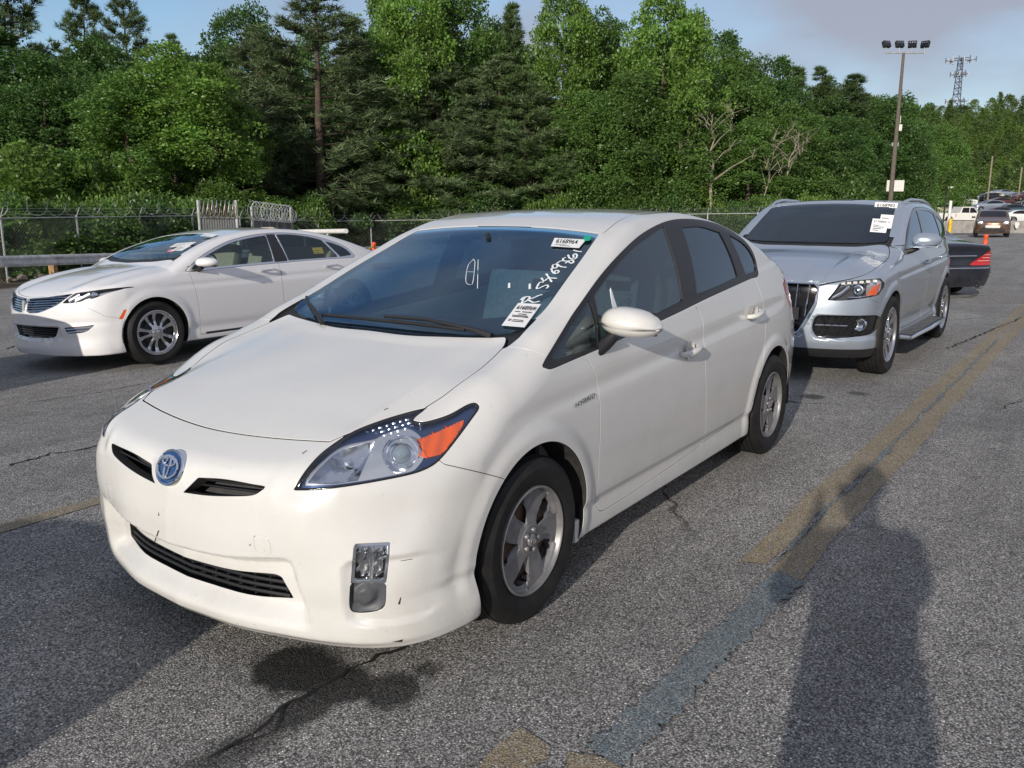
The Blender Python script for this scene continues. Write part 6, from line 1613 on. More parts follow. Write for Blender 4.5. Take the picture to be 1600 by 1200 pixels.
# pipe barrier arm behind the sedan
ba = empty('barrier_arm', at(468, 362, 30)); tag(ba, 'pale horizontal barrier pipe above the white sedan roof', 'barrier')
e1 = at(541, 361, 27)-at(468, 362, 30)
mb = MB(); mb.tube([Vector(), e1], .075, 12); mb.obj('pipe', M['white_paint'], ba, True, 50)
for t in (.12, .62):
    mb = MB(); mb.tube([e1*t+Vector((0, 0, -.08)), e1*t+Vector((0, 0, -1.35))], .05, 10); mb.obj('pipe_support', M['galv_dull'], ba, True, 50)
# stones heaped on the verge
rk = []
for i in range(240):
    s = RNG.uniform(0, 1); p = Vector((2, -17.5, 0))*(1-s)+Vector((-30, -31.4, 0))*s; k = RNG.uniform(1.2, 3.0)
    p = p+Vector((.38, -.92, 0))*(k-.6)+Vector((0, 0, float(gz(p.x, p.y))+.02-.05*max(0, k-2)))
    rk.append((p, RNG.uniform(.04, .16)))
mb = MB()
for p, r in rk:
    g = bmesh.ops.create_icosphere(mb.bm, subdivisions=1, radius=r)['verts']
    for v in g: v.co = Vector((v.co.x*1.3, v.co.y, v.co.z*.75))*RNG.uniform(.75, 1.2)
    bmesh.ops.translate(mb.bm, vec=p, verts=g)
M['stone'] = mat('pale_stones', (.33, .27, .22), .9, noise=(3, .5, 4))
tag(mb.obj('rubble', M['stone'], None), kind='stuff')
# ================================================================ trees
def leaf_mat(name, col, trans=.42, var=.35):
    m = bpy.data.materials.new(name); m.use_nodes = True; t = m.node_tree; L = t.links; t.nodes.clear()
    o = t.nodes.new('ShaderNodeOutputMaterial'); d = t.nodes.new('ShaderNodeBsdfDiffuse'); tr = t.nodes.new('ShaderNodeBsdfTranslucent'); mx = t.nodes.new('ShaderNodeMixShader')
    g = t.nodes.new('ShaderNodeNewGeometry'); oi = t.nodes.new('ShaderNodeObjectInfo'); c = t.nodes.new('ShaderNodeTexCoord')
    n = t.nodes.new('ShaderNodeTexNoise'); n.inputs['Scale'].default_value = .55; n.inputs['Detail'].default_value = 3; L.new(c.outputs['Object'], n.inputs['Vector'])
    a = t.nodes.new('ShaderNodeMapRange'); a.inputs[3].default_value = 1-var; a.inputs[4].default_value = 1+var; L.new(g.outputs['Random Per Island'], a.inputs[0])
    b = t.nodes.new('ShaderNodeMapRange'); b.inputs[1].default_value = .35; b.inputs[2].default_value = .65; b.inputs[3].default_value = .80; b.inputs[4].default_value = 1.25; L.new(n.outputs[0], b.inputs[0])
    e = t.nodes.new('ShaderNodeMapRange'); e.inputs[3].default_value = .82; e.inputs[4].default_value = 1.18; L.new(oi.outputs['Random'], e.inputs[0])
    m1 = t.nodes.new('ShaderNodeMath'); m1.operation = 'MULTIPLY'; L.new(a.outputs[0], m1.inputs[0]); L.new(b.outputs[0], m1.inputs[1])
    m2 = t.nodes.new('ShaderNodeMath'); m2.operation = 'MULTIPLY'; L.new(m1.outputs[0], m2.inputs[0]); L.new(e.outputs[0], m2.inputs[1])
    h = t.nodes.new('ShaderNodeHueSaturation'); h.inputs['Color'].default_value = (*col, 1)
    hh = t.nodes.new('ShaderNodeMapRange'); hh.inputs[3].default_value = .482; hh.inputs[4].default_value = .515; L.new(n.outputs[0], hh.inputs[0]); L.new(hh.outputs[0], h.inputs['Hue']); L.new(m2.outputs[0], h.inputs['Value'])
    L.new(h.outputs[0], d.inputs[0]); L.new(h.outputs[0], tr.inputs[0]); mx.inputs[0].default_value = trans
    gl = t.nodes.new('ShaderNodeBsdfGlossy'); gl.inputs['Roughness'].default_value = .45; gl.inputs[0].default_value = (.8, .85, .8, 1); m3 = t.nodes.new('ShaderNodeMixShader'); m3.inputs[0].default_value = .035
    L.new(d.outputs[0], mx.inputs[1]); L.new(tr.outputs[0], mx.inputs[2]); L.new(mx.outputs[0], m3.inputs[1]); L.new(gl.outputs[0], m3.inputs[2]); L.new(m3.outputs[0], o.inputs[0]); return m
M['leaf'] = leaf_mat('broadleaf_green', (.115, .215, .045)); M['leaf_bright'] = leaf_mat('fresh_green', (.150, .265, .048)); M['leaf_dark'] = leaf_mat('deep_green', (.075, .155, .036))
M['needle'] = leaf_mat('pine_needles', (.10, .160, .055), .15, .4); M['needle_blue'] = leaf_mat('grey_pine_needles', (.135, .190, .085), .15, .4)
M['bark'] = mat('bark', (.10, .075, .055), .95, noise=(6, .4, 8), bump=(30, .6, .03)); M['bark_pale'] = mat('pale_dead_bark', (.30, .26, .20), .9, noise=(6, .3, 8))
M['core'] = mat('shaded_inner_foliage', (.020, .036, .010), 1)

def leaves(P, D, size, rng, asp=.55, tri=False):
    """rhombic leaves at P, pointing along D"""
    n = len(P); D = nrm(D); r = nrm(rng.normal(size=(n, 3))); S = nrm(np.cross(D, r)); s = size*rng.uniform(.7, 1.3, (n, 1))
    if tri:
        V = np.stack([P-S*s*asp*.5, P+S*s*asp*.5, P+D*s], 1).reshape(-1, 3); T = np.arange(3*n).reshape(n, 3); return V, T
    V = np.stack([P, P+D*s*.5-S*s*asp*.5, P+D*s, P+D*s*.5+S*s*asp*.5], 1).reshape(-1, 3)
    return V, np.arange(4*n).reshape(n, 4)

def limbs(mb, base, top, r0, rng, n, reach, z0, z1, droop=.0, wob=.25):
    H = top.z-base.z; pts = []; k = 9
    for i in range(k):
        t = i/(k-1); pts.append(base+(top-base)*t+Vector((rng.normal(0, wob), rng.normal(0, wob), 0))*(t*(1-t)*2))
    mb.tube(pts, [r0*(1-.85*i/(k-1)) for i in range(k)], 7)
    out = []
    for j in range(n):
        t = z0+(z1-z0)*(j+.5)/n; i = min(int(t*(k-1)), k-2); f = t*(k-1)-i; p = pts[i].lerp(pts[i+1], f)
        a = rng.uniform(0, 2*math.pi); L = reach*(1-.65*max(0, (t-z0)/(z1-z0)))*rng.uniform(.6, 1.1); d = Vector((math.cos(a), math.sin(a), rng.uniform(.15, .6)-droop))
        q = [p, p+d*L*.5+Vector((0, 0, .1)), p+d*L]; rr = r0*(1-t)*.5+.02; mb.tube(q, [rr, rr*.6, rr*.25], 5, cap=False); out += q[1:]
    return out

def broadleaf(seed, H=12., R=3.2, n=26000, leaf=.20, low=.12, name='crown', matn='leaf'):
    rng = np.random.default_rng(seed); mb = MB()
    limbs(mb, Vector((0, 0, 0)), Vector((rng.normal(0, .3), rng.normal(0, .3), H*.9)), .17, rng, 14, R*.8, .25, .95)
    trunk = mb.mesh('trunk', M['bark'], True, 60)
    K = 115; c = []; 
    while len(c) < K:
        z = rng.uniform(low, 1); prof = (np.sin(np.pi*min(1, (z-low+.10)/(1.12-low))**.85))**.65
        a = rng.uniform(0, 2*np.pi); lob = 1+.22*np.sin(2*a+seed)+.15*np.sin(5*a+z*9)
        r = R*prof*lob*rng.uniform(.55, 1.0)
        c.append((r*np.cos(a), r*np.sin(a), z*H))
    c = np.array(c); rad = rng.uniform(.55, 1.15, K)*R/3.2*(1-.35*(c[:, 2]/H))
    w = rad**2; idx = rng.choice(K, n, p=w/w.sum()); u = nrm(rng.normal(size=(n, 3))); u[:, 2] = np.where(rng.random(n) < .5, np.abs(u[:, 2]), u[:, 2])
    # leaf clumps break every cluster's outline
    bump = 1+.35*np.sin(u[:, 0]*7+idx)*np.sin(u[:, 1]*8+idx*2)
    P = c[idx]+u*(rad[idx]*bump*rng.uniform(.55, 1.05, n)**.5)[:, None]*[1.0, 1.0, .95]
    D = nrm(u+rng.normal(size=(n, 3))*.8+np.array([0, 0, -.15]))
    V, T = leaves(P, D, leaf, rng, .62)
    return trunk, np_mesh(name, V, T, M[matn], smooth=False)

def pine(seed, H=15., R=3.2, tiers=26, name='crown', matn='needle', open_=0.0, top=.0, tuft=.34):
    rng = np.random.default_rng(seed); mb = MB(); lean = Vector((rng.normal(0, .25), rng.normal(0, .25), H))
    mb.tube([(0, 0, 0), lean*.35+Vector((.06, .05, 0)), lean*.7, lean], [.17, .14, .08, .015], 8)
    tp = []; td = []
    z0 = .14+open_
    for k in range(tiers):
        t = z0+(1-z0)*k/(tiers-1); L0 = R*(1-((t-z0)/(1-z0))**1.35)**.9+.25
        nb = rng.integers(4, 7)
        for j in range(nb):
            a = rng.uniform(0, 2*np.pi); L = L0*rng.uniform(.55, 1.12); el = rng.uniform(-.15, .35)+.35*t
            base = np.array(lean)*t; d = np.array([np.cos(a), np.sin(a), 0.]); mid = base+d*L*.55+[0, 0, L*.5*el*.6]; tip = base+d*L+[0, 0, L*el+.12*L]
            mb.tube([Vector(base), Vector(mid), Vector(tip)], [.035*(1-t)+.012, .022*(1-t)+.008, .005], 4, cap=False)
            m = int(5+L*7)
            for q in range(m):
                s = rng.uniform(.25, 1.0)**.7; p = (1-s)**2*base+2*s*(1-s)*mid+s*s*tip; off = rng.normal(size=3)*[.32, .32, .13]*(.25+.30*L*s*.5)
                tp.append(p+off); td.append(d*.6+[0, 0, .75]+off*.8)
    for q in range(14): tp.append(np.array(lean)*(1-.012*q)+rng.normal(size=3)*.08); td.append([0, 0, 1.])
    trunk = mb.mesh('trunk', M['bark'], True, 60)
    tp = np.array(tp); td = nrm(np.array(td)); nt_ = len(tp); per = 17
    P = np.repeat(tp, per, 0); D = np.repeat(td, per, 0); a = rng.normal(size=P.shape); D = nrm(D*.75+nrm(a)*.85); P = P+rng.normal(size=P.shape)*.045
    V, T = leaves(P, D, tuft*.85, rng, .13, True)
    return trunk, np_mesh(name, V, T, M[matn], smooth=False)

def shrub(seed, H=2.4, R=1.6, n=7000, leaf=.13, name='foliage', matn='leaf'):
    rng = np.random.default_rng(seed); K = 38; a = rng.uniform(0, 2*np.pi, K); z = rng.uniform(.05, 1, K); r = R*np.sqrt(np.clip(1-z**2*.85, .05, 1))*rng.uniform(.3, 1, K)
    c = np.stack([r*np.cos(a), r*np.sin(a), z*H*.9], 1); rad = rng.uniform(.28, .62, K); idx = rng.integers(0, K, n); u = nrm(rng.normal(size=(n, 3))); u[:, 2] = np.abs(u[:, 2])*.9
    P = c[idx]+u*(rad[idx]*rng.uniform(.5, 1.1, n))[:, None]; D = nrm(u+rng.normal(size=(n, 3))*.8)
    V, T = leaves(P, D, leaf, rng, .6)
    return np_mesh(name, V, T, M[matn], smooth=False)

BL = [broadleaf(1, 12, 3.3, 44000, .155), broadleaf(2, 12, 2.9, 42000, .15, .08), broadleaf(3, 12, 3.6, 48000, .16, .15), broadleaf(4, 12, 2.4, 36000, .14, .05)]
PN = [pine(11, 15, 3.4), pine(12, 15, 2.6, 30), pine(13, 15, 3.0, 24, open_=.18), pine(14, 15, 1.9, 34)]
SH = [shrub(21, n=10000, leaf=.105), shrub(22, 2.0, 1.9, 10000, .105), shrub(23, 3.0, 1.4, 10000, .10), shrub(24, 1.6, 1.7, 9000, .09)]
_tn = [0]
ZONES = ((-999, 'left of the frame'), (0, 'at the left edge'), (60, 'left of the first fence post'), (155, 'between first post and gates'), (300, 'behind the tall gate'), (385, 'behind the receding coil'), (480, 'above the sedan tail'), (560, 'left of the hatchback roof'), (650, 'behind the windscreen edge'), (760, 'behind the middle of the roof'), (880, 'behind the right half of the roof'), (1000, 'above the hatchback rear windows'), (1090, 'beside the bare grey tree'), (1150, 'left of the SUV roof'), (1230, 'behind the SUV roof'), (1320, 'left of the light pole'), (1390, 'right of the light pole'))
def zone(px): return [z for a, z in ZONES if px >= a][-1]
def tree(px, top, depth, kind, v, width, label, group='trees beyond the fence', mt=None, zg=-.9):
    depth = max(depth, float(np.interp(px, *FD))+3.5)
    p = at(px, top, depth); r = empty('pine_tree' if kind == 'p' else 'broadleaf_tree', (p.x, p.y, zg), RNG.uniform(0, 6.28))
    tr, cr = (PN if kind == 'p' else BL)[v % 4]; H0 = 15. if kind == 'p' else 12.; sz = (p.z-zg)/H0
    r.scale = (width, width, sz); tag(r, label, 'tree', group)
    link('trunk', tr, r); o = link('crown', cr, r)
    if mt: o.material_slots[0].link = 'OBJECT'; o.material_slots[0].material = M[mt]
    _tn[0] += 1; return r
HILL = lambda px, row: 'tree in the far hill woodland, %s part, %s' % (('lower', 'middle', 'upper')[min(row//5, 2)], 'left of the cell tower' if px < 1470 else ('below the cell tower' if px < 1530 else 'right of the cell tower'))
for i, (px, top, d, k) in enumerate(((-60, 40, 44, 'b'), (-150, 60, 42, 'b'), (-250, 20, 46, 'p'), (-360, 80, 40, 'b'), (-480, 60, 44, 'b'), (-620, 40, 46, 'p'), (-780, 60, 44, 'b'), (-980, 60, 42, 'b'))):
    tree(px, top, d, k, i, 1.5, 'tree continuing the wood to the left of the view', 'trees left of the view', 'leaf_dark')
# front rank, each at its own bearing, tip and width
tree(22, -40, 47, 'p', 2, 1.25, 'tall dark pine at the far left edge rising out of the frame')
tree(108, -22, 52, 'p', 2, .95, 'open-crowned pine against the sky, second from the left edge')
tree(188, -30, 50, 'p', 0, .95, 'pine with a ragged crown against the sky, third from the left')
tree(60, 95, 40, 'b', 0, 1.1, 'dark broadleaf tree filling the left edge', mt='leaf_dark')
tree(150, 70, 46, 'b', 2, 1.05, 'dark rounded tree under the two left pines', mt='leaf_dark')
tree(262, 82, 38, 'b', 1, 1.20, 'bright green broadleaf tree above the gate with rusty coil', mt='leaf_bright')
tree(330, 110, 39, 'b', 3, 1.05, 'fresh green tree just right of the brightest one on the left', mt='leaf_bright')
tree(195, 130, 37, 'b', 3, 1.15, 'green tree leaning over the left fence')
tree(268, 62, 56, 'p', 1, .8, 'slim pine tip between two rounded trees on the left')
tree(375, 22, 54, 'b', 2, 1.0, 'dark tree with a pointed top left of the great pine', mt='leaf_dark')
tree(488, -25, 42, 'p', 0, 1.75, 'great grey-green pine with a bare trunk, left of centre', mt='needle_blue')
tree(425, 60, 46, 'p', 2, 1.2, 'pine standing against the great pine on its left', mt='needle_blue')
tree(560, 40, 49, 'p', 1, 1.2, 'dark pine between the great pine and the tall bright tree')
tree(648, -55, 47, 'b', 1, 1.15, 'tallest bright broadleaf tree cut by the top of the frame', mt='leaf_bright')
tree(600, -5, 52, 'b', 0, 1.05, 'bright tree on the left shoulder of the tallest one', mt='leaf_bright')
tree(712, -15, 50, 'b', 3, 1.25, 'green tree on the right shoulder of the tallest one')
tree(690, 85, 42, 'p', 0, 1.35, 'grey-green pine in front of the tallest bright tree', mt='needle_blue')
tree(795, 12, 58, 'p', 3, 1.2, 'spiky pine tip against the sky at the centre')
tree(770, 92, 44, 'p', 0, 1.55, 'wide grey-green pine right above the white roof', mt='needle_blue')
tree(838, 110, 46, 'p', 2, 1.2, 'dark pine right of centre')
tree(885, -18, 51, 'b', 1, 1.05, 'bright green tree with a broken top right of centre', mt='leaf_bright')
tree(945, 25, 53, 'b', 3, 1.1, 'green tree between two taller bright ones right of centre')
tree(1042, -12, 49, 'b', 1, 1.15, 'tall bright broadleaf tree with loose top twigs above the hatchback', mt='leaf_bright')
tree(1085, 30, 53, 'b', 0, .95, 'bright tree on the right shoulder of the tall loose one', mt='leaf_bright')
tree(985, 120, 44, 'b', 2, 1.05, 'dense green tree low in front of the tall loose one')
tree(930, 150, 43, 'b', 0, 1.0, 'dense green tree low right of centre')
tree(1075, 150, 45, 'b', 3, 1.2, 'green tree filling the space behind the hatchback tail')
tree(1150, 88, 56, 'b', 2, 1.0, 'rounded green tree where the tree line starts to drop')
tree(1205, 96, 60, 'b', 0, 1.0, 'dark rounded tree above the bare grey tree', mt='leaf_dark')
tree(1248, 112, 64, 'p', 3, 1.5, 'first of three spiky pines left of the light pole')
tree(1292, 110, 66, 'p', 1, 1.3, 'middle of three spiky pines left of the light pole')
tree(1330, 124, 66, 'p', 3, 1.6, 'last of three spiky pines left of the light pole')
tree(1362, 150, 72, 'p', 1, 1.3, 'dark pine just left of the light pole')
tree(1240, 170, 55, 'b', 1, 1.0, 'olive green tree with thin leaning stems', mt='leaf')
tree(1175, 190, 50, 'b', 3, 1.1, 'olive green tree behind the bare grey tree')
tree(1310, 190, 60, 'b', 0, .95, 'dark green tree above the silver SUV roof', mt='leaf_dark')
tree(1375, 200, 70, 'b', 2, .95, 'dark green tree behind the light pole', mt='leaf_dark')
tree(1420, 165, 96, 'b', 0, 1.25, 'green tree right of the light pole')
tree(1470, 200, 105, 'b', 2, 1.2, 'green tree above the far parked cars')
# second and third ranks close the gaps
WHERE = ['beyond the left frame edge', 'behind the two left edge pines', 'under the second pine from the left', 'under the third pine from the left', 'right of the third pine from the left', 'above the brightest left tree', 'left of the pointed dark tree', 'behind the pointed dark tree', 'left of the great pine', 'behind the great pine', 'right of the great pine', 'left of the tallest bright tree', 'behind the tallest bright tree', 'right of the tallest bright tree', 'left of the spiky central pine', 'behind the wide grey-green pine', 'behind the bright tree with a broken top', 'between the two bright trees right of centre', 'behind the tall loose-topped tree', 'right of the tall loose-topped tree', 'above the bare grey tree', 'behind the three spiky pines', 'left of the light pole', 'behind the light pole', 'right of the light pole']
hd = [75, 60, 100, 75, 88, 120, 90, 80, 70, 55, 60, 20, 30, 45, 50, 85, 60, 55, 75, 45, 60, 110, 125, 135, 150]
for i, hp in enumerate(hd):
    px = -40+i*58
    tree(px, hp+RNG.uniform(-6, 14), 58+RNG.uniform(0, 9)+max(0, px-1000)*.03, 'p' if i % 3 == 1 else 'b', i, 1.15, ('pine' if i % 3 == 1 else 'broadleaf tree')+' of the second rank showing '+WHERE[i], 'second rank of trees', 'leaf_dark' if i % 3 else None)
for i in range(30):
    px = -60+i*50
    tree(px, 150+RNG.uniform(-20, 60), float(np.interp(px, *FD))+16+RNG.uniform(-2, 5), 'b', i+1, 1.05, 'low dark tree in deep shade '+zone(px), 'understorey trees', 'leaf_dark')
# shrubs by the fence
def bush(px, top, depth, v, w, mt='leaf', label='leafy shrub growing against the fence', zg=-.95, py_ok=True):
    depth = max(depth, float(np.interp(px, *FD))+2.2) if py_ok else depth
    p = at(px, top, depth); o = link('shrub', SH[v % 4], None, (p.x, p.y, zg), (0, 0, RNG.uniform(0, 6.3))); h = (2.4, 2.0, 3.0, 1.6)[v % 4]
    o.scale = (w, w, (p.z-zg)/h); tag(o, label, 'shrub', 'shrubs along the fence')
    o.material_slots[0].link = 'OBJECT'; o.material_slots[0].material = M[mt]; return o
bush(30, 232, 34, 2, 2.0, 'leaf_bright', 'bright shrub at the left edge behind the fence'); bush(125, 250, 35, 0, 1.6, 'leaf_bright', 'rounded bright shrub above the left fence')
bush(110, 345, 29, 1, 1.7, 'leaf', 'leafy branch reaching through the left fence'); bush(330, 288, 38, 2, 1.0, 'leaf', 'wispy olive shrub above the gate')
bush(745, 286, 50, 1, 2.3, 'leaf_dark', 'vine-covered mound behind the white roof'); bush(640, 315, 46, 0, 1.5, 'leaf_bright', 'bright shrub above the hatchback windscreen')
bush(1290, 270, 57, 0, 2.0, 'leaf', 'spreading shrub above the silver SUV'); bush(1230, 262, 55, 2, 1.8, 'leaf', 'shrub at the foot of the leaning stems')
k = 0
for a, b, d0, d1 in ((-60, 420, 30, 38), (420, 760, 44, 56), (760, 1250, 56, 66), (1250, 1395, 60, 74)):
    for px in np.arange(a, b, 17):
        d = float(np.interp(px, *FD)); bush(px+RNG.uniform(-6, 6), 318+RNG.uniform(-14, 22), d+RNG.uniform(1.8, 4.5), k, RNG.uniform(.9, 1.4), ('leaf', 'leaf_dark', 'leaf', 'leaf_bright')[k % 4], ('green', 'dark', 'broad green', 'bright')[k % 4]+(' shrub', ' low shrub', ' tall shrub')[k % 3]+' against the fence '+zone(px)); k += 1
# bare and leaning stems
def bare_tree(name, px, py0, py1, depth, label, lean=0., seed=5, n=16, r=.10):
    a = at(px, py0, depth); b = at(px+lean, py1, depth); rng = np.random.default_rng(seed); t = empty(name, (a.x, a.y, a.z)); tag(t, label, 'tree'); mb = MB()
    Hh = b-a; q = limbs(mb, Vector((0, 0, 0)), Vector((Hh.x, Hh.y, Hh.z)), r, rng, n, Hh.z*.42, .25, .98, -.45, .18)
    for p in q[1::2]:
        for s in range(4): d = Vector((rng.normal(0, .5), rng.normal(0, .5), rng.uniform(.4, 1))); mb.tube([p-d*.25, p+d*.3, p+d*.75+Vector((rng.normal(0, .2), rng.normal(0, .2), 0))], [.018, .012, .004], 4, cap=False)
    mb.obj('bare_branches', M['bark_pale'], t, True, 60)
bare_tree('bare_tree', 1110, 335, 178, 48, 'leafless grey tree with a forked trunk behind the hatchback tail', 4, 5, 16, .12)
bare_tree('leaning_tree', 1212, 320, 205, 51, 'pale thin leaning stem among the olive leaves', 38, 6, 8, .07); bare_tree('leaning_tree', 1190, 325, 225, 49, 'short pale stem beside the bare grey tree', 20, 8, 8, .05)

# ---------------------------------------------------------------- wooded hillside on the right
HB = broadleaf(31, 12, 3.9, 7000, .42, .05, 'hill_tree'); HB2 = broadleaf(32, 12, 3.4, 6500, .40, .02, 'hill_tree'); HP = pine(33, 14, 2.4, 16, 'hill_tree', 'needle', tuft=.6)
M['hill_a'] = leaf_mat('hill_green', (.135, .225, .045)); M['hill_b'] = leaf_mat('hill_olive', (.13, .20, .050)); M['hill_c'] = leaf_mat('hill_dark', (.095, .165, .045))
hk = 0
for row in range(15):
    for j in range(19):
        d = 195+row*13; px = 1318+j*19+RNG.uniform(-9, 9)+(row % 2)*9; lift = 314-(314-168)*(row/14)**.8+RNG.uniform(-5, 5)
        if px < 1395: lift += 0
        crest = np.interp(px, [1300, 1380, 1450, 1500, 1560, 1600, 1680], [175, 168, 172, 170, 160, 152, 146]); lift = max(lift, crest+RNG.uniform(-3, 10)) if row < 14 else crest+RNG.uniform(-5, 5)
        top = at(px, lift-4, d); o = link('hill_tree', (HB[1], HB2[1], HB[1], HP[1])[hk % 4 if row < 9 else (0, 1, 1, 3)[hk % 4]], None, (top.x, top.y, top.z-11.5), (0, 0, RNG.uniform(0, 6.3)))
        s = RNG.uniform(.85, 1.2); o.scale = (s*1.15, s*1.15, 1.0); tag(o, HILL(px, row), 'tree', 'woodland on the far hill'); hk += 1
        o.material_slots[0].link = 'OBJECT'; o.material_slots[0].material = M[('hill_a', 'hill_b', 'hill_c', 'hill_b', 'hill_a')[hk % 5]]
for row in range(0, 15, 2):
    for j in range(14):
        px = 1690+j*36+RNG.uniform(-12, 12); d = 195+row*13; lift = 314-(314-160)*(row/14)**.8; lift = lift+(338-lift)*float(sstep(1700, 2150, px)); top = at(px, lift-8, d)
        o = link('hill_tree', (HB[1], HB2[1])[j % 2], None, (top.x, top.y, top.z-11.5), (0, 0, RNG.uniform(0, 6.3))); o.scale = (1.9, 1.9, 1.15)
        tag(o, 'tree on the end of the far hill beyond the right frame edge', 'tree', 'woodland on the far hill')
# ground of the hill beneath the crowns
hp = []
for row in range(0, 16):
    d = 185+row*13; lift = 318-(314-185)*(min(row, 14)/14)**.8
    hp.append([tuple(at(px, (lift+18)+(345-lift-18)*sstep(1700, 2150, px), d)) for px in np.linspace(1240, 2200, 12)])
Vh = np.array(hp).reshape(-1, 3); I = np.arange(len(Vh)).reshape(16, 12)
tag(link('hillside', np_mesh('hillside', Vh, np.stack([I[:-1, :-1].ravel(), I[1:, :-1].ravel(), I[1:, 1:].ravel(), I[:-1, 1:].ravel()], 1), M['earth'])), kind='structure')
# ================================================================ things near and far along the right edge
# light pole
b0 = at(1386, 372, 50); t0 = at(1405, 93, 50)
lp = empty('light_pole', (b0.x, b0.y, 0)); tag(lp, 'tall wooden pole with four floodlights on a crossarm behind the silver SUV', 'light pole')
Hh = t0.z; sx = Vector((r2.x, r2.y, 0)).normalized()
mb = MB(); mb.tube([(0, 0, -.3), (0, 0, Hh*.5), (0, 0, Hh)], [.15, .12, .075], 12); mb.obj('pole', M['wood_dark'], lp, True, 50)
mb = MB(); mb.tube([-sx*1.05+Vector((0, 0, Hh+.28)), -sx*1.05+Vector((0, 0, Hh)), sx*1.15+Vector((0, 0, Hh)), sx*1.15+Vector((0, 0, Hh+.28))], .04, 8); mb.obj('crossarm', M['galv_dull'], lp, True, 50)
for i, u in enumerate((-1.02, -.27, .45, 1.18)):
    l = empty('floodlight', sx*u+Vector((0, 0, Hh+.38)), 0, lp); l.rotation_euler = (0, 0, YAW+[.3, .1, -.35, -.8][i])
    mb = MB(); mb.tube([(0, 0, -.40), (0, 0, -.10)], .03, 8); mb.obj('bracket', M['galv_dull'], l, True)
    R = Matrix.Rotation(math.radians(24), 3, 'Y')
    mb = MB(); mb.box((0, 0, .08), (.20, .46, .36), rot=R, bev=.03); mb.obj('lamp_housing', M['interior_dark'], l, True)
    mb = MB(); mb.box((-.10, 0, .09), (.02, .38, .28), rot=R); mb.obj('lamp_glass', M['gloss_black'], l)
    mb = MB()
    for a in (-.12, 0, .12):
        for c in (-.08, .08): mb.lathe([(.001, .0), (.03, .005), (.035, .02)], 8, 'X', (-.125-.04*0, a, .09+c))
    mb.obj('lamp_reflectors', M['dull_chrome'], l)
side_n = Vector((-fw.x, -fw.y, 0)).normalized()
def pole_box(name, px, py, w, h, m, out=.2, d=.12, lab=None):
    p = at(px, py, 50)-Vector((b0.x, b0.y, 0)); mb = MB(); R = Matrix.Rotation(math.atan2(side_n.y, side_n.x), 3, 'Z')
    mb.box(Vector((p.x, p.y, p.z))+side_n*out, (d, w, h), rot=R, bev=.01); mb.obj(name, M[m], lp)
pole_box('notice_board', 1396, 290.5, 1.02, .64, 'white_paint', .24, .05); pole_box('junction_box', 1402, 200, .34, .36, 'white_paint'); pole_box('clamp_box', 1396, 226, .40, .20, 'galv_dull')
for u in (-.06, .08):
    p = at(1402, 193, 50)-Vector((b0.x, b0.y, 0)); mb = MB(); mb.tube([p+sx*u+side_n*.2, p+sx*u+side_n*.2+Vector((0, 0, .42))], .02, 6); mb.obj('antenna', M['white_paint'], lp, True)
# cell tower on the hill
tb = at(1493, 175, 420); tt = at(1497, 93, 420); tw = empty('cell_tower', (tb.x, tb.y, tb.z)); tag(tw, 'lattice cell tower with antenna rings rising over the wooded hill', 'tower')
Ht = tt.z-tb.z; mb = MB(); M['tower'] = mat('tower_steel', (.12, .14, .18), .6, .3)
for k in range(3):
    a = 2*math.pi*k/3+.3; mb.tube([(2.3*math.cos(a), 2.3*math.sin(a), 0), (1.2*math.cos(a), 1.2*math.sin(a), Ht)], .24, 5)
for i in range(9):
    z0, z1 = Ht*i/9, Ht*(i+1)/9
    for k in range(3):
        a, b = 2*math.pi*k/3+.3, 2*math.pi*(k+1)/3+.3; ra, rb_ = 2.3-1.1*i/9, 2.3-1.1*(i+1)/9
        mb.tube([(ra*math.cos(a), ra*math.sin(a), z0), (rb_*math.cos(b), rb_*math.sin(b), z1)], .14, 4); mb.tube([(ra*math.cos(a), ra*math.sin(a), z0), (ra*math.cos(b), ra*math.sin(b), z0)], .14, 4)
mb.obj('lattice', M['tower'], tw)
for zz, rad, n in ((Ht*.96, 5.6, 12), (Ht*.70, 3.4, 9), (Ht*.20, 4.2, 9)):
    ring = empty('antenna_ring', (0, 0, zz), 0, tw); mb = MB()
    for k in range(3):
        a = 2*math.pi*k/3+.2; p = Vector((rad*math.cos(a), rad*math.sin(a), 0)); mb.tube([Vector((0, 0, 0)), p], .22, 5)
        tdir = Vector((-math.sin(a), math.cos(a), 0)); mb.tube([p-tdir*rad*.7, p+tdir*rad*.7], .2, 5)
    mb.obj('ring_frame', M['tower'], ring)
    for k in range(n):
        a = 2*math.pi*(k % 3)/3+.2; p = Vector((rad*math.cos(a), rad*math.sin(a), 0)); tdir = Vector((-math.sin(a), math.cos(a), 0)); q = p+tdir*rad*(.65-1.3*((k//3)/(max(n//3-1, 1))))
        mb = MB(); mb.box(q, (.45, .45, 2.4)); mb.obj('panel_antenna', M['galv_dull'] if k % 2 else M['tower'], ring)
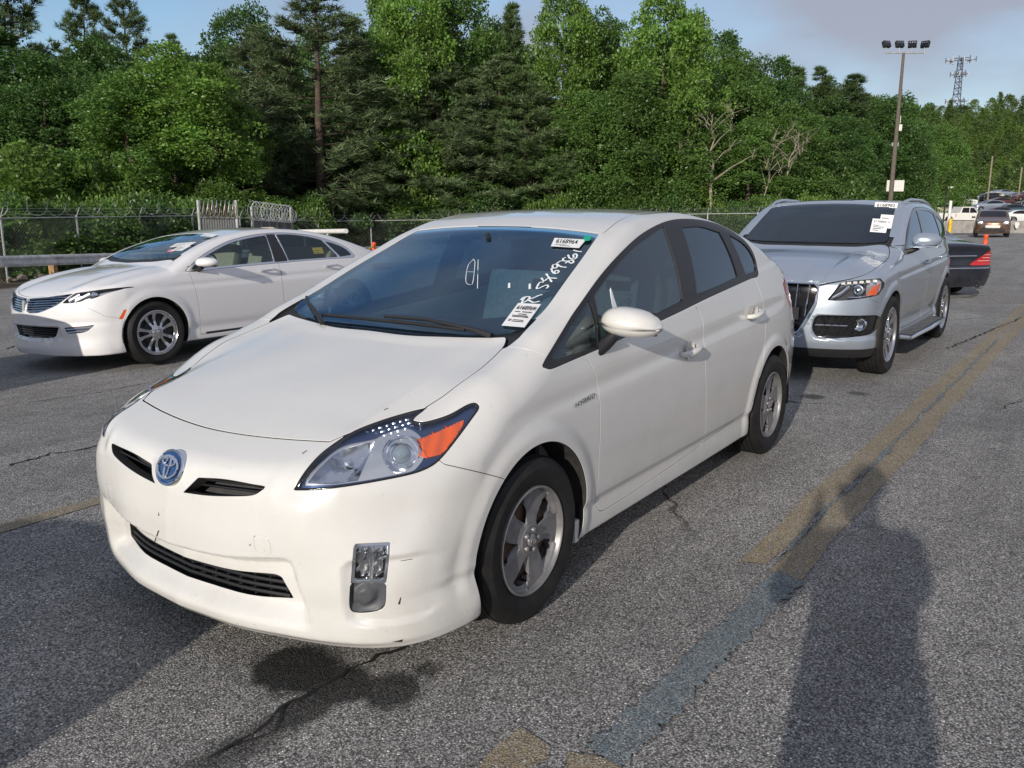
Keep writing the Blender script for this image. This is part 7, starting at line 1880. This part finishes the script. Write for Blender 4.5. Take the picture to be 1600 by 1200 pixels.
# concrete barriers
pA = at(1440, 362, 56.0); pB = at(1640, 361, 56.0)
def barrier_mesh(L=3.0):
    prof = [(-.30, 0), (-.30, .06), (-.15, .28), (-.09, .80), (.09, .80), (.15, .28), (.30, .06), (.30, 0)]
    mb = MB(); mb.prism([(-L/2+.01, y, z) for y, z in prof], (L-.02, 0, 0)); return mb.mesh('concrete_barrier', M['concrete'])
bmn = barrier_mesh(); dd = Vector((pB.x-pA.x, pB.y-pA.y, 0)); nb_ = int(dd.length/3.0)
for i in range(nb_+1):
    p = Vector((pA.x, pA.y, 0))+dd.normalized()*3.0*i; o = link('concrete_barrier', bmn, None, (p.x, p.y, -.02), (0, 0, math.atan2(dd.y, dd.x)))
    tag(o, ('concrete barrier block just right of the yellow bollard', 'concrete barrier block second in the far row', 'concrete barrier block behind the brown car', 'concrete barrier block at the right edge')[min(i, 3)], 'barrier', 'concrete barriers across the far end of the lot')
sh = at(1589, 350, 55.4); e = empty('shield_sign', (sh.x, sh.y, .35), YAW); tag(e, 'white shield shaped sign on the concrete barrier at the right edge', 'sign')
mb = MB(); mb.prism([(0, y, z) for y, z in ((-.13, .34), (.13, .34), (.15, .20), (.08, .0), (0, -.08), (-.08, .0), (-.15, .20))], (-.02, 0, 0)); mb.obj('plate', M['white_paint'], e)
# bollards, posts
yb = at(1483, 368, 47.5)
y0 = empty('yellow_bollard', (yb.x, yb.y, 0)); tag(y0, 'yellow steel bollard next to the grey pole right of the silver SUV', 'bollard'); mb = MB(); mb.lathe([(.001, 1.02), (.08, 1.0), (.11, .93), (.11, -.1)], 16, 'Z'); mb.obj('tube', M['yellow_paint'], y0, True, 50)
gp = at(1481, 360, 48); mb = MB(); mb.tube([(0, 0, -.1), (0, 0, 2.0)], .085, 10); o = mb.obj('grey_post', M['galv'], None, True, 50, (gp.x, gp.y, 0)); tag(o, 'grey steel post standing behind the yellow bollard', 'post')
kp = at(1471, 365, 47); mb = MB(); mb.tube([(0, 0, -.1), (0, .05, 2.2)], .045, 8); o = mb.obj('black_post', M['black_plastic'], None, True, 50, (kp.x, kp.y, 0)); tag(o, 'thin black post left of the yellow bollard', 'post')
def channelizer(p, label, h=1.05):
    c = empty('channelizer_post', p); tag(c, label, 'traffic post'); mb = MB()
    mb.lathe([(.001, h), (.05, h-.01), (.062, h-.05), (.04, h-.09), (.035, h-.13), (.055, h-.15), (.055, .05)], 16, 'Z'); mb.obj('tube', M['orange'], c, True, 50)
    mb = MB(); mb.lathe([(.001, .06), (.16, .05), (.20, .02), (.20, 0)], 20, 'Z'); mb.obj('base', M['black_plastic'], c, True, 50)
q = at(1541, 366, 20.5); channelizer((q.x, q.y, 0), 'orange traffic post behind the dark coupe tail', q.z)
q = at(584, 378, 21); channelizer((q.x, q.y, q.z-1.05), 'orange traffic post with yellow tape between the sedan and the hatchback', 1.05); q2 = at(566, 396, 20)
mb = MB(); mb.tube([Vector((q.x, q.y, q.z-.1)), Vector((q2.x, q2.y, q2.z))], .02, 5); o = mb.obj('warning_tape', M['yellow_paint']); tag(o, 'yellow tape slanting down from the orange post above the sedan tail', 'tape')
q = at(1080, 640, 6)
channelizer((1.2, 7.4, 0), 'orange traffic post standing behind the camera'); channelizer((-6.8, 6.6, 0), 'orange traffic post on the open side of the lane')

# ---------------------------------------------------------------- far cars, light meshes shared between copies
def light_car(name, c, paint, cuts_keep):
    """coarse copy of a measured body: body, windows and four wheels"""
    c = dict(c); F = body_rule(c)
    S = shell(F, .15, -c['wb']-.25, .62, .09, nose_deg=6, tail_deg=10, el_deg=3.2, el_min=-40)
    for cx in (0, -c['wb']): S = S.clip(-circle_arch(cx, c['R'], c['arch'])(S.V, S.N))
    G = None; out = []
    for q in c['cuts']:
        if q.get('glass'):
            A, S = S.split(q['f'], 0); out.append(A)
    body = S.mirror(); gl = [a.mirror() for a in out]
    V = np.concatenate([g.V for g in gl]); N = np.concatenate([g.N for g in gl]); T = []; k = 0
    for g in gl: T.append(g.T+k); k += len(g.V)
    bm_ = np_mesh('body', body.V, body.T, paint, body.N); gm = np_mesh('windows', V, np.concatenate(T), M['gloss_black'], N)
    mb = MB(); R = c['R']; mb.lathe([(.001, .0), (R*.64, .01), (R*.66, 0), (R*.70, .008), (R*.98, -.01), (R, -.04), (R, -.2)], 20, 'Y'); wm = mb.mesh('wheel', M['rubber'], True, 40)
    mb = MB(); mb.lathe([(.001, .02), (R*.25, .018), (R*.62, .012)], 20, 'Y'); hm = mb.mesh('wheel_cover', M['alloy'], True, 40)
    mb = MB()
    for s in (1, -1): mb.box((.72, s*(c['half']-.28), c['Z'](.72)-.10), (.12, .30, .12), bev=.03)
    lm = mb.mesh('headlight', M['dull_chrome'], True)
    return dict(body=bm_, win=gm, wheel=wm, cover=hm, lamp=lm, c=c)
VAN = dict(SUV); 
LC = {'sedan': light_car('sedan', SEDAN, M['pearl_clean'], 0), 'suv': light_car('suv', SUV, M['silver'], 0)}
M['teal'] = paint_mat('teal_paint', (.03, .10, .14), .3, .4, 0, .05); M['blue'] = paint_mat('blue_paint', (.03, .07, .17), .3, .4, 0, .05); M['red'] = paint_mat('red_paint', (.30, .02, .03), .3, .2, 0, .05); M['cream'] = paint_mat('cream_paint', (.62, .58, .46), .3, 0, 0, .05); M['blackp'] = paint_mat('black_paint', (.015, .015, .018), .3, .2, 0, .05); M['maroon'] = paint_mat('maroon_paint', (.10, .03, .035), .3, .3, 0, .05)
def far_car(kind, px, py, depth, yaw, paint, label, group='cars parked on the far terraces', s=1.0):
    p = at(px, py, depth); L = LC[kind]; r = empty('parked_car', (p.x, p.y, p.z), 0); r.rotation_euler = (0, 0, yaw); r.scale = (s, s, s); tag(r, label, 'car', group)
    b = link('body', L['body'], r); b.material_slots[0].link = 'OBJECT'; b.material_slots[0].material = M[paint]; link('windows', L['win'], r); link('headlight', L['lamp'], r)
    for x in (0, -L['c']['wb']):
        for sd in (1, -1):
            w = link('wheel', L['wheel'], r, (x, sd*(L['c']['half']-.02), L['c']['R'])); w.rotation_euler = (0, 0, 0 if sd > 0 else math.pi); link('wheel_cover', L['cover'], w, (0, .005, 0))
    return r
AX = math.atan2(sx.y, sx.x)       # along the picture, left to right
def pickup(px, py, depth, yaw, label, logo=False):
    p = at(px, py, depth); r = empty('pickup_truck', (p.x, p.y, p.z)); r.rotation_euler = (0, 0, yaw); tag(r, label, 'pickup truck')
    W = .95; side_ = [(.95, .45), (.98, .95), (.80, 1.08), (-.35, 1.15), (-.95, 1.78), (-1.15, 1.84), (-2.25, 1.84), (-2.45, 1.20), (-4.65, 1.18), (-4.70, .55), (-4.0, .48), (-3.9, .75), (-3.55, .92), (-3.2, .75), (-3.1, .45), (-.5, .42), (-.4, .72), (0, .90), (.4, .72), (.5, .42)]
    mb = MB(); mb.prism([(x, -W, z) for x, z in side_], (0, 2*W, 0)); mb.obj('body', M['white_paint'], r)
    for s in (1, -1):
        for pts in ([(-.55, 1.22), (-.98, 1.72), (-1.38, 1.74), (-1.38, 1.20)], [(-1.46, 1.20), (-1.46, 1.74), (-2.15, 1.74), (-2.28, 1.22)]):
            mb = MB(); mb.prism([(x, s*(W+.004), z) for x, z in pts], (0, s*.01, 0)); mb.obj('side_window', M['gloss_black'], r)
    mb = MB(); mb.prism([(-.39, -.78, 1.19), (-.39, .78, 1.19), (-.92, .72, 1.77), (-.92, -.72, 1.77)], (.02, 0, .02)); mb.obj('windscreen', M['gloss_black'], r)
    mb = MB(); mb.box((-3.55, 0, 1.19), (2.0, 1.6, .05)); mb.obj('load_bed', M['interior_dark'], r)
    mb = MB(); mb.box((.97, 0, .80), (.04, 1.7, .26)); mb.obj('grille', M['interior_dark'], r)
    for x in (0, -3.55):
        for s in (1, -1): mb = MB(); mb.lathe([(.001, .01), (.22, .0), (.38, -.0), (.39, -.04), (.39, -.22)], 20, 'Y', (0, 0, 0)); w = mb.obj('wheel', M['rubber'], r, True, 40, (x, s*W, .38)); w.rotation_euler = (0, 0, 0 if s > 0 else math.pi)
    if logo:
        mb = MB()
        for a, b in (((-2.95, .95), (-2.75, 1.02)), ((-2.95, .85), (-2.70, .90)), ((-2.90, .75), (-2.72, .80))): mb.prism([(a[0], -W-.006, a[1]), (b[0], -W-.006, a[1]+.02), (b[0], -W-.006, b[1]), (a[0], -W-.006, b[1]-.02)], (0, -.006, 0)); mb.prism([(a[0], W+.006, a[1]), (b[0], W+.006, a[1]+.02), (b[0], W+.006, b[1]), (a[0], W+.006, b[1]-.02)], (0, .006, 0))
        mb.obj('door_logo', M['red_lens'], r)
    return r
pickup(1526, 350, 92, AX, 'white pickup truck with a small red logo behind the concrete barriers', True)
pickup(1508, 327, 122, AX+.1, 'white crew-cab pickup on the terrace above the first white pickup')
far_car('suv', 1527, 331, 118, AX+math.pi, 'silver', 'pale silver SUV side-on above the brown oncoming car')
far_car('suv', 1535, 314, 168, AX+math.pi-.1, 'cream', 'cream SUV on the highest terrace') .scale = (1.05, 1, 1.05)
far_car('sedan', 1466, 330, 122, AX-.3, 'blue', 'dark blue car left of the white crew-cab pickup')
far_car('sedan', 1432, 328, 125, AX+2.6, 'teal', 'teal car peeping over the silver SUV roof')
far_car('suv', 1470, 317, 150, AX+math.pi, 'red', 'red car low on the terrace behind the black post')
far_car('suv', 1503, 314, 160, AX, 'blackp', 'black SUV left of the cream one on the highest terrace')
far_car('suv', 1562, 315, 158, AX, 'blackp', 'black SUV right of the cream one on the highest terrace')
far_car('suv', 1588, 314, 150, AX+math.pi+.2, 'maroon', 'maroon SUV at the right edge of the highest terrace')
far_car('suv', 1612, 314, 155, AX, 'maroon', 'maroon wagon cut by the right edge on the highest terrace')
far_car('sedan', 1585, 333, 125, AX+.2, 'cream', 'beige car at the right edge of the middle terrace')
far_car('sedan', 1612, 349, 88, AX+.15, 'pearl_clean', 'white sedan at the right edge behind the barriers')
far_car('sedan', 1562, 347, 100, AX, 'pearl_clean', 'white sedan behind the brown oncoming car')
far_car('sedan', 1455, 350, 96, AX, 'teal', 'teal sedan behind the barrier next to the silver SUV mirror')
far_car('sedan', 1520, 330, 128, AX+.1, 'blue', 'blue car tucked behind the white pickups')
for i, (px, py, d, pn) in enumerate(((1410, 331, 120, 'blackp'), (1395, 345, 95, 'silver'), (1484, 322, 140, 'silver'), (1545, 322, 140, 'maroon'), (1650, 330, 130, 'blackp'), (1665, 347, 95, 'silver'))):
    far_car('sedan', px, py, d, AX+(i % 2)*math.pi, pn, ('black', 'grey', 'silver', 'dark red', 'black', 'silver')[i]+' car half hidden on the terrace at %s' % ('the left end of the far rows', 'the back of the silver SUV roof', 'the gap above the white crew-cab', 'the gap under the cream SUV', 'the right end of the middle row', 'the right end of the front row')[i])
FILL = ((1448, 309, 158, 'suv', 'silver', 'silver SUV at the left end of the highest terrace'), (1430, 317, 145, 'sedan', 'cream', 'beige sedan low on the left of the middle terrace'),
        (1486, 309, 166, 'sedan', 'navy', 'navy sedan on the highest terrace left of the black SUV'), (1548, 307, 178, 'sedan', 'pearl_clean', 'white sedan at the back of the highest terrace'),
        (1578, 307, 176, 'sedan', 'silver', 'silver sedan at the back of the highest terrace'), (1605, 305, 180, 'suv', 'cream', 'cream SUV at the far back on the right'),
        (1500, 333, 112, 'sedan', 'red', 'red car between the two white pickups'), (1556, 338, 112, 'suv', 'teal', 'teal SUV behind the brown car'), (1580, 341, 105, 'sedan', 'maroon', 'maroon sedan right of the brown car'),
        (1608, 338, 110, 'suv', 'blue', 'blue SUV at the right edge of the middle row'), (1518, 322, 138, 'suv', 'pearl_clean', 'white SUV on the middle terrace above the silver one'), (1596, 324, 138, 'sedan', 'blackp', 'black sedan at the right of the middle terrace'),
        (1478, 338, 106, 'suv', 'cream', 'cream SUV behind the yellow bollard'), (1452, 339, 110, 'sedan', 'silver', 'silver sedan behind the SUV mirror'), (1424, 340, 108, 'suv', 'maroon', 'maroon SUV above the silver SUV roof'))
for i, (px, py, d, kd_, pn, lb) in enumerate(FILL): far_car(kd_, px, py, d, AX+(i % 2)*math.pi+.1*((i % 5)-2), pn, lb)
oc = far_car('suv', 1549, 367, 48.0, 0, 'bronze', 'brown car driving towards the camera in front of the concrete barriers', None)
oc.location.z = 0; oc.scale = (.93, .95, .93); oc.rotation_euler = (0, 0, .13)
mb = MB(); mb.box((.86, 0, .62), (.05, .75, .14)); mb.obj('number_plate', M['white_paint'], oc); mb = MB(); mb.box((.84, 0, .42), (.06, 1.3, .16)); mb.obj('lower_grille', M['interior_dark'], oc)
for s in (1, -1):
    mb = MB(); mb.box((.76, s*.66, .80), (.16, .30, .13), bev=.03); mb.obj('headlight', M['amber'] if 0 else M['chrome'], oc, True); mb = MB(); mb.box((-.70, s*1.03, 1.16), (.1, .2, .13), bev=.03); mb.obj('door_mirror', M['black_plastic'], oc, True)
# pale lot light in front of the hill
ll = at(1483, 318, 140); e = empty('lot_light', (ll.x, ll.y, 0)); tag(e, 'short pale lamp head on a thin post in front of the hill woods', 'light'); zt = at(1483, 293, 140).z
mb = MB(); mb.tube([(0, 0, 0), (0, 0, zt)], .08, 6); mb.obj('pole', M['bark_pale'], e); mb = MB(); mb.box((0, 0, zt), (.5, .9, .3)); mb.obj('lamp_head', M['white_paint'], e)
for px, y0_, y1_, d in ((1543, 314, 245, 150), (1590, 318, 262, 150)):
    a = at(px, y0_, d); b = at(px, y1_, d); mb = MB(); mb.tube([(0, 0, 0), (0, 0, b.z-a.z)], .13, 6); o = mb.obj('utility_pole', M['bark_pale'], None, True, 50, a); tag(o, 'thin pale pole against the far hill, %s' % ('left' if px < 1560 else 'right')+' of the two', 'pole')

# ================================================================ the lane ahead of the cars in view: next cars in the queue
def copy_tree(o, parent=None):
    c = o.copy(); COL.objects.link(c); c.parent = parent
    for ch in list(o.children): copy_tree(ch, c)
    return c
q1 = copy_tree(mk); q1.location = (7.35, -.33, 0); q1.rotation_euler = (0, 0, math.radians(-1)); q1['label'] = 'white sedan standing next in line ahead of the hatchback'
q3 = copy_tree(mk); q3.location = (3.4, -6.35, -.13); q3.rotation_euler = (math.radians(1.7), 0, 0); q3['label'] = 'white sedan standing in line ahead of the sedan with paper tags'

# ================================================================ the photographer
def person():
    p = empty('person', (CAM[0]+.56, CAM[1]+.18, 0)); tag(p, 'person in dark clothes standing and holding up a phone with both hands', 'person')
    f = Vector((fw.x, fw.y, 0)).normalized(); s = Vector((-f.y, f.x, 0))      # facing, own left
    def W(a, b, z): v = f*a+s*b; return Vector((v.x, v.y, z))
    V = {}; E = []; Rr = {}
    def add(n, v, r): V[n] = v; Rr[n] = r
    add('pel', W(0, 0, .98), .20); add('waist', W(.01, 0, 1.12), .19); add('chest', W(.02, 0, 1.30), .20); add('neck0', W(.02, 0, 1.47), .085); add('neck', W(.035, 0, 1.55), .060)
    add('head0', W(.06, 0, 1.62), .080); add('head1', W(.05, 0, 1.70), .098); add('head2', W(.04, 0, 1.77), .075)
    E += [('pel', 'waist'), ('waist', 'chest'), ('chest', 'neck0'), ('neck0', 'neck'), ('neck', 'head0'), ('head0', 'head1'), ('head1', 'head2')]
    for k, sg in (('l', 1), ('r', -1)):
        add('sh'+k, W(.01, .21*sg, 1.41), .085); add('el'+k, W(.15, .29*sg, 1.19), .060); add('wr'+k, W(.38, .10*sg, 1.40), .034); add('pa'+k, W(.43, .075*sg, 1.455), .036)
        E += [('chest', 'sh'+k), ('sh'+k, 'el'+k), ('el'+k, 'wr'+k), ('wr'+k, 'pa'+k)]
        add('hip'+k, W(0, .11*sg, .90), .125); add('kn'+k, W(.02, .13*sg, .50), .085); add('an'+k, W(-.01, .13*sg, .09), .048); add('to'+k, W(.15, .15*sg, .045), .042)
        E += [('pel', 'hip'+k), ('hip'+k, 'kn'+k), ('kn'+k, 'an'+k), ('an'+k, 'to'+k)]
        for i in range(5):
            o = (i-2)*.018; base = W(.445, (.075)*sg, 1.475+o) if i else W(.43, .06*sg, 1.43)
            add('f%d'%i+k, base, .010); add('g%d'%i+k, base+W(.03, -.01*sg, .004), .009); add('h%d'%i+k, base+W(.035, -.035*sg, .006), .008)
            E += [('pa'+k, 'f%d'%i+k), ('f%d'%i+k, 'g%d'%i+k), ('g%d'%i+k, 'h%d'%i+k)]
    names = list(V); me = bpy.data.meshes.new('body'); me.from_pydata([V[n] for n in names], [(names.index(a), names.index(b)) for a, b in E], [])
    o = link('body', me, p); md = o.modifiers.new('Skin', 'SKIN'); o.modifiers.new('Sub', 'SUBSURF').levels = 1; o.modifiers['Sub'].render_levels = 2
    for i, n in enumerate(names): me.skin_vertices[0].data[i].radius = (Rr[n], Rr[n]); me.skin_vertices[0].data[i].use_root = n == 'pel'
    for k in ('pel', 'waist', 'chest'): me.skin_vertices[0].data[names.index(k)].radius = (Rr[k], Rr[k]*.8) if abs(s.x) > .7 else (Rr[k]*.95, Rr[k]*.95)
    me.materials.append(mat('dark_clothes', (.03, .035, .05), .9))
    mb = MB(); g = bmesh.ops.create_uvsphere(mb.bm, u_segments=20, v_segments=12, radius=.108)['verts']; bmesh.ops.scale(mb.bm, vec=(1, .92, 1.0), verts=g); bmesh.ops.translate(mb.bm, vec=W(.02, 0, 1.73), verts=g); mb.obj('hair', M['interior_dark'], p, True)
    ph = empty('phone', (CAM[0], CAM[1], CAM[2])); ph.location = Vector(CAM)-fw*.035; ph.rotation_euler = (0, 0, YAW); tag(ph, 'black phone held out in both hands of the standing person', 'phone')
    mb = MB(); mb.box((0, .05, -.01), (.009, .155, .075), bev=.003); mb.obj('phone_body', M['gloss_black'], ph, True)
person()
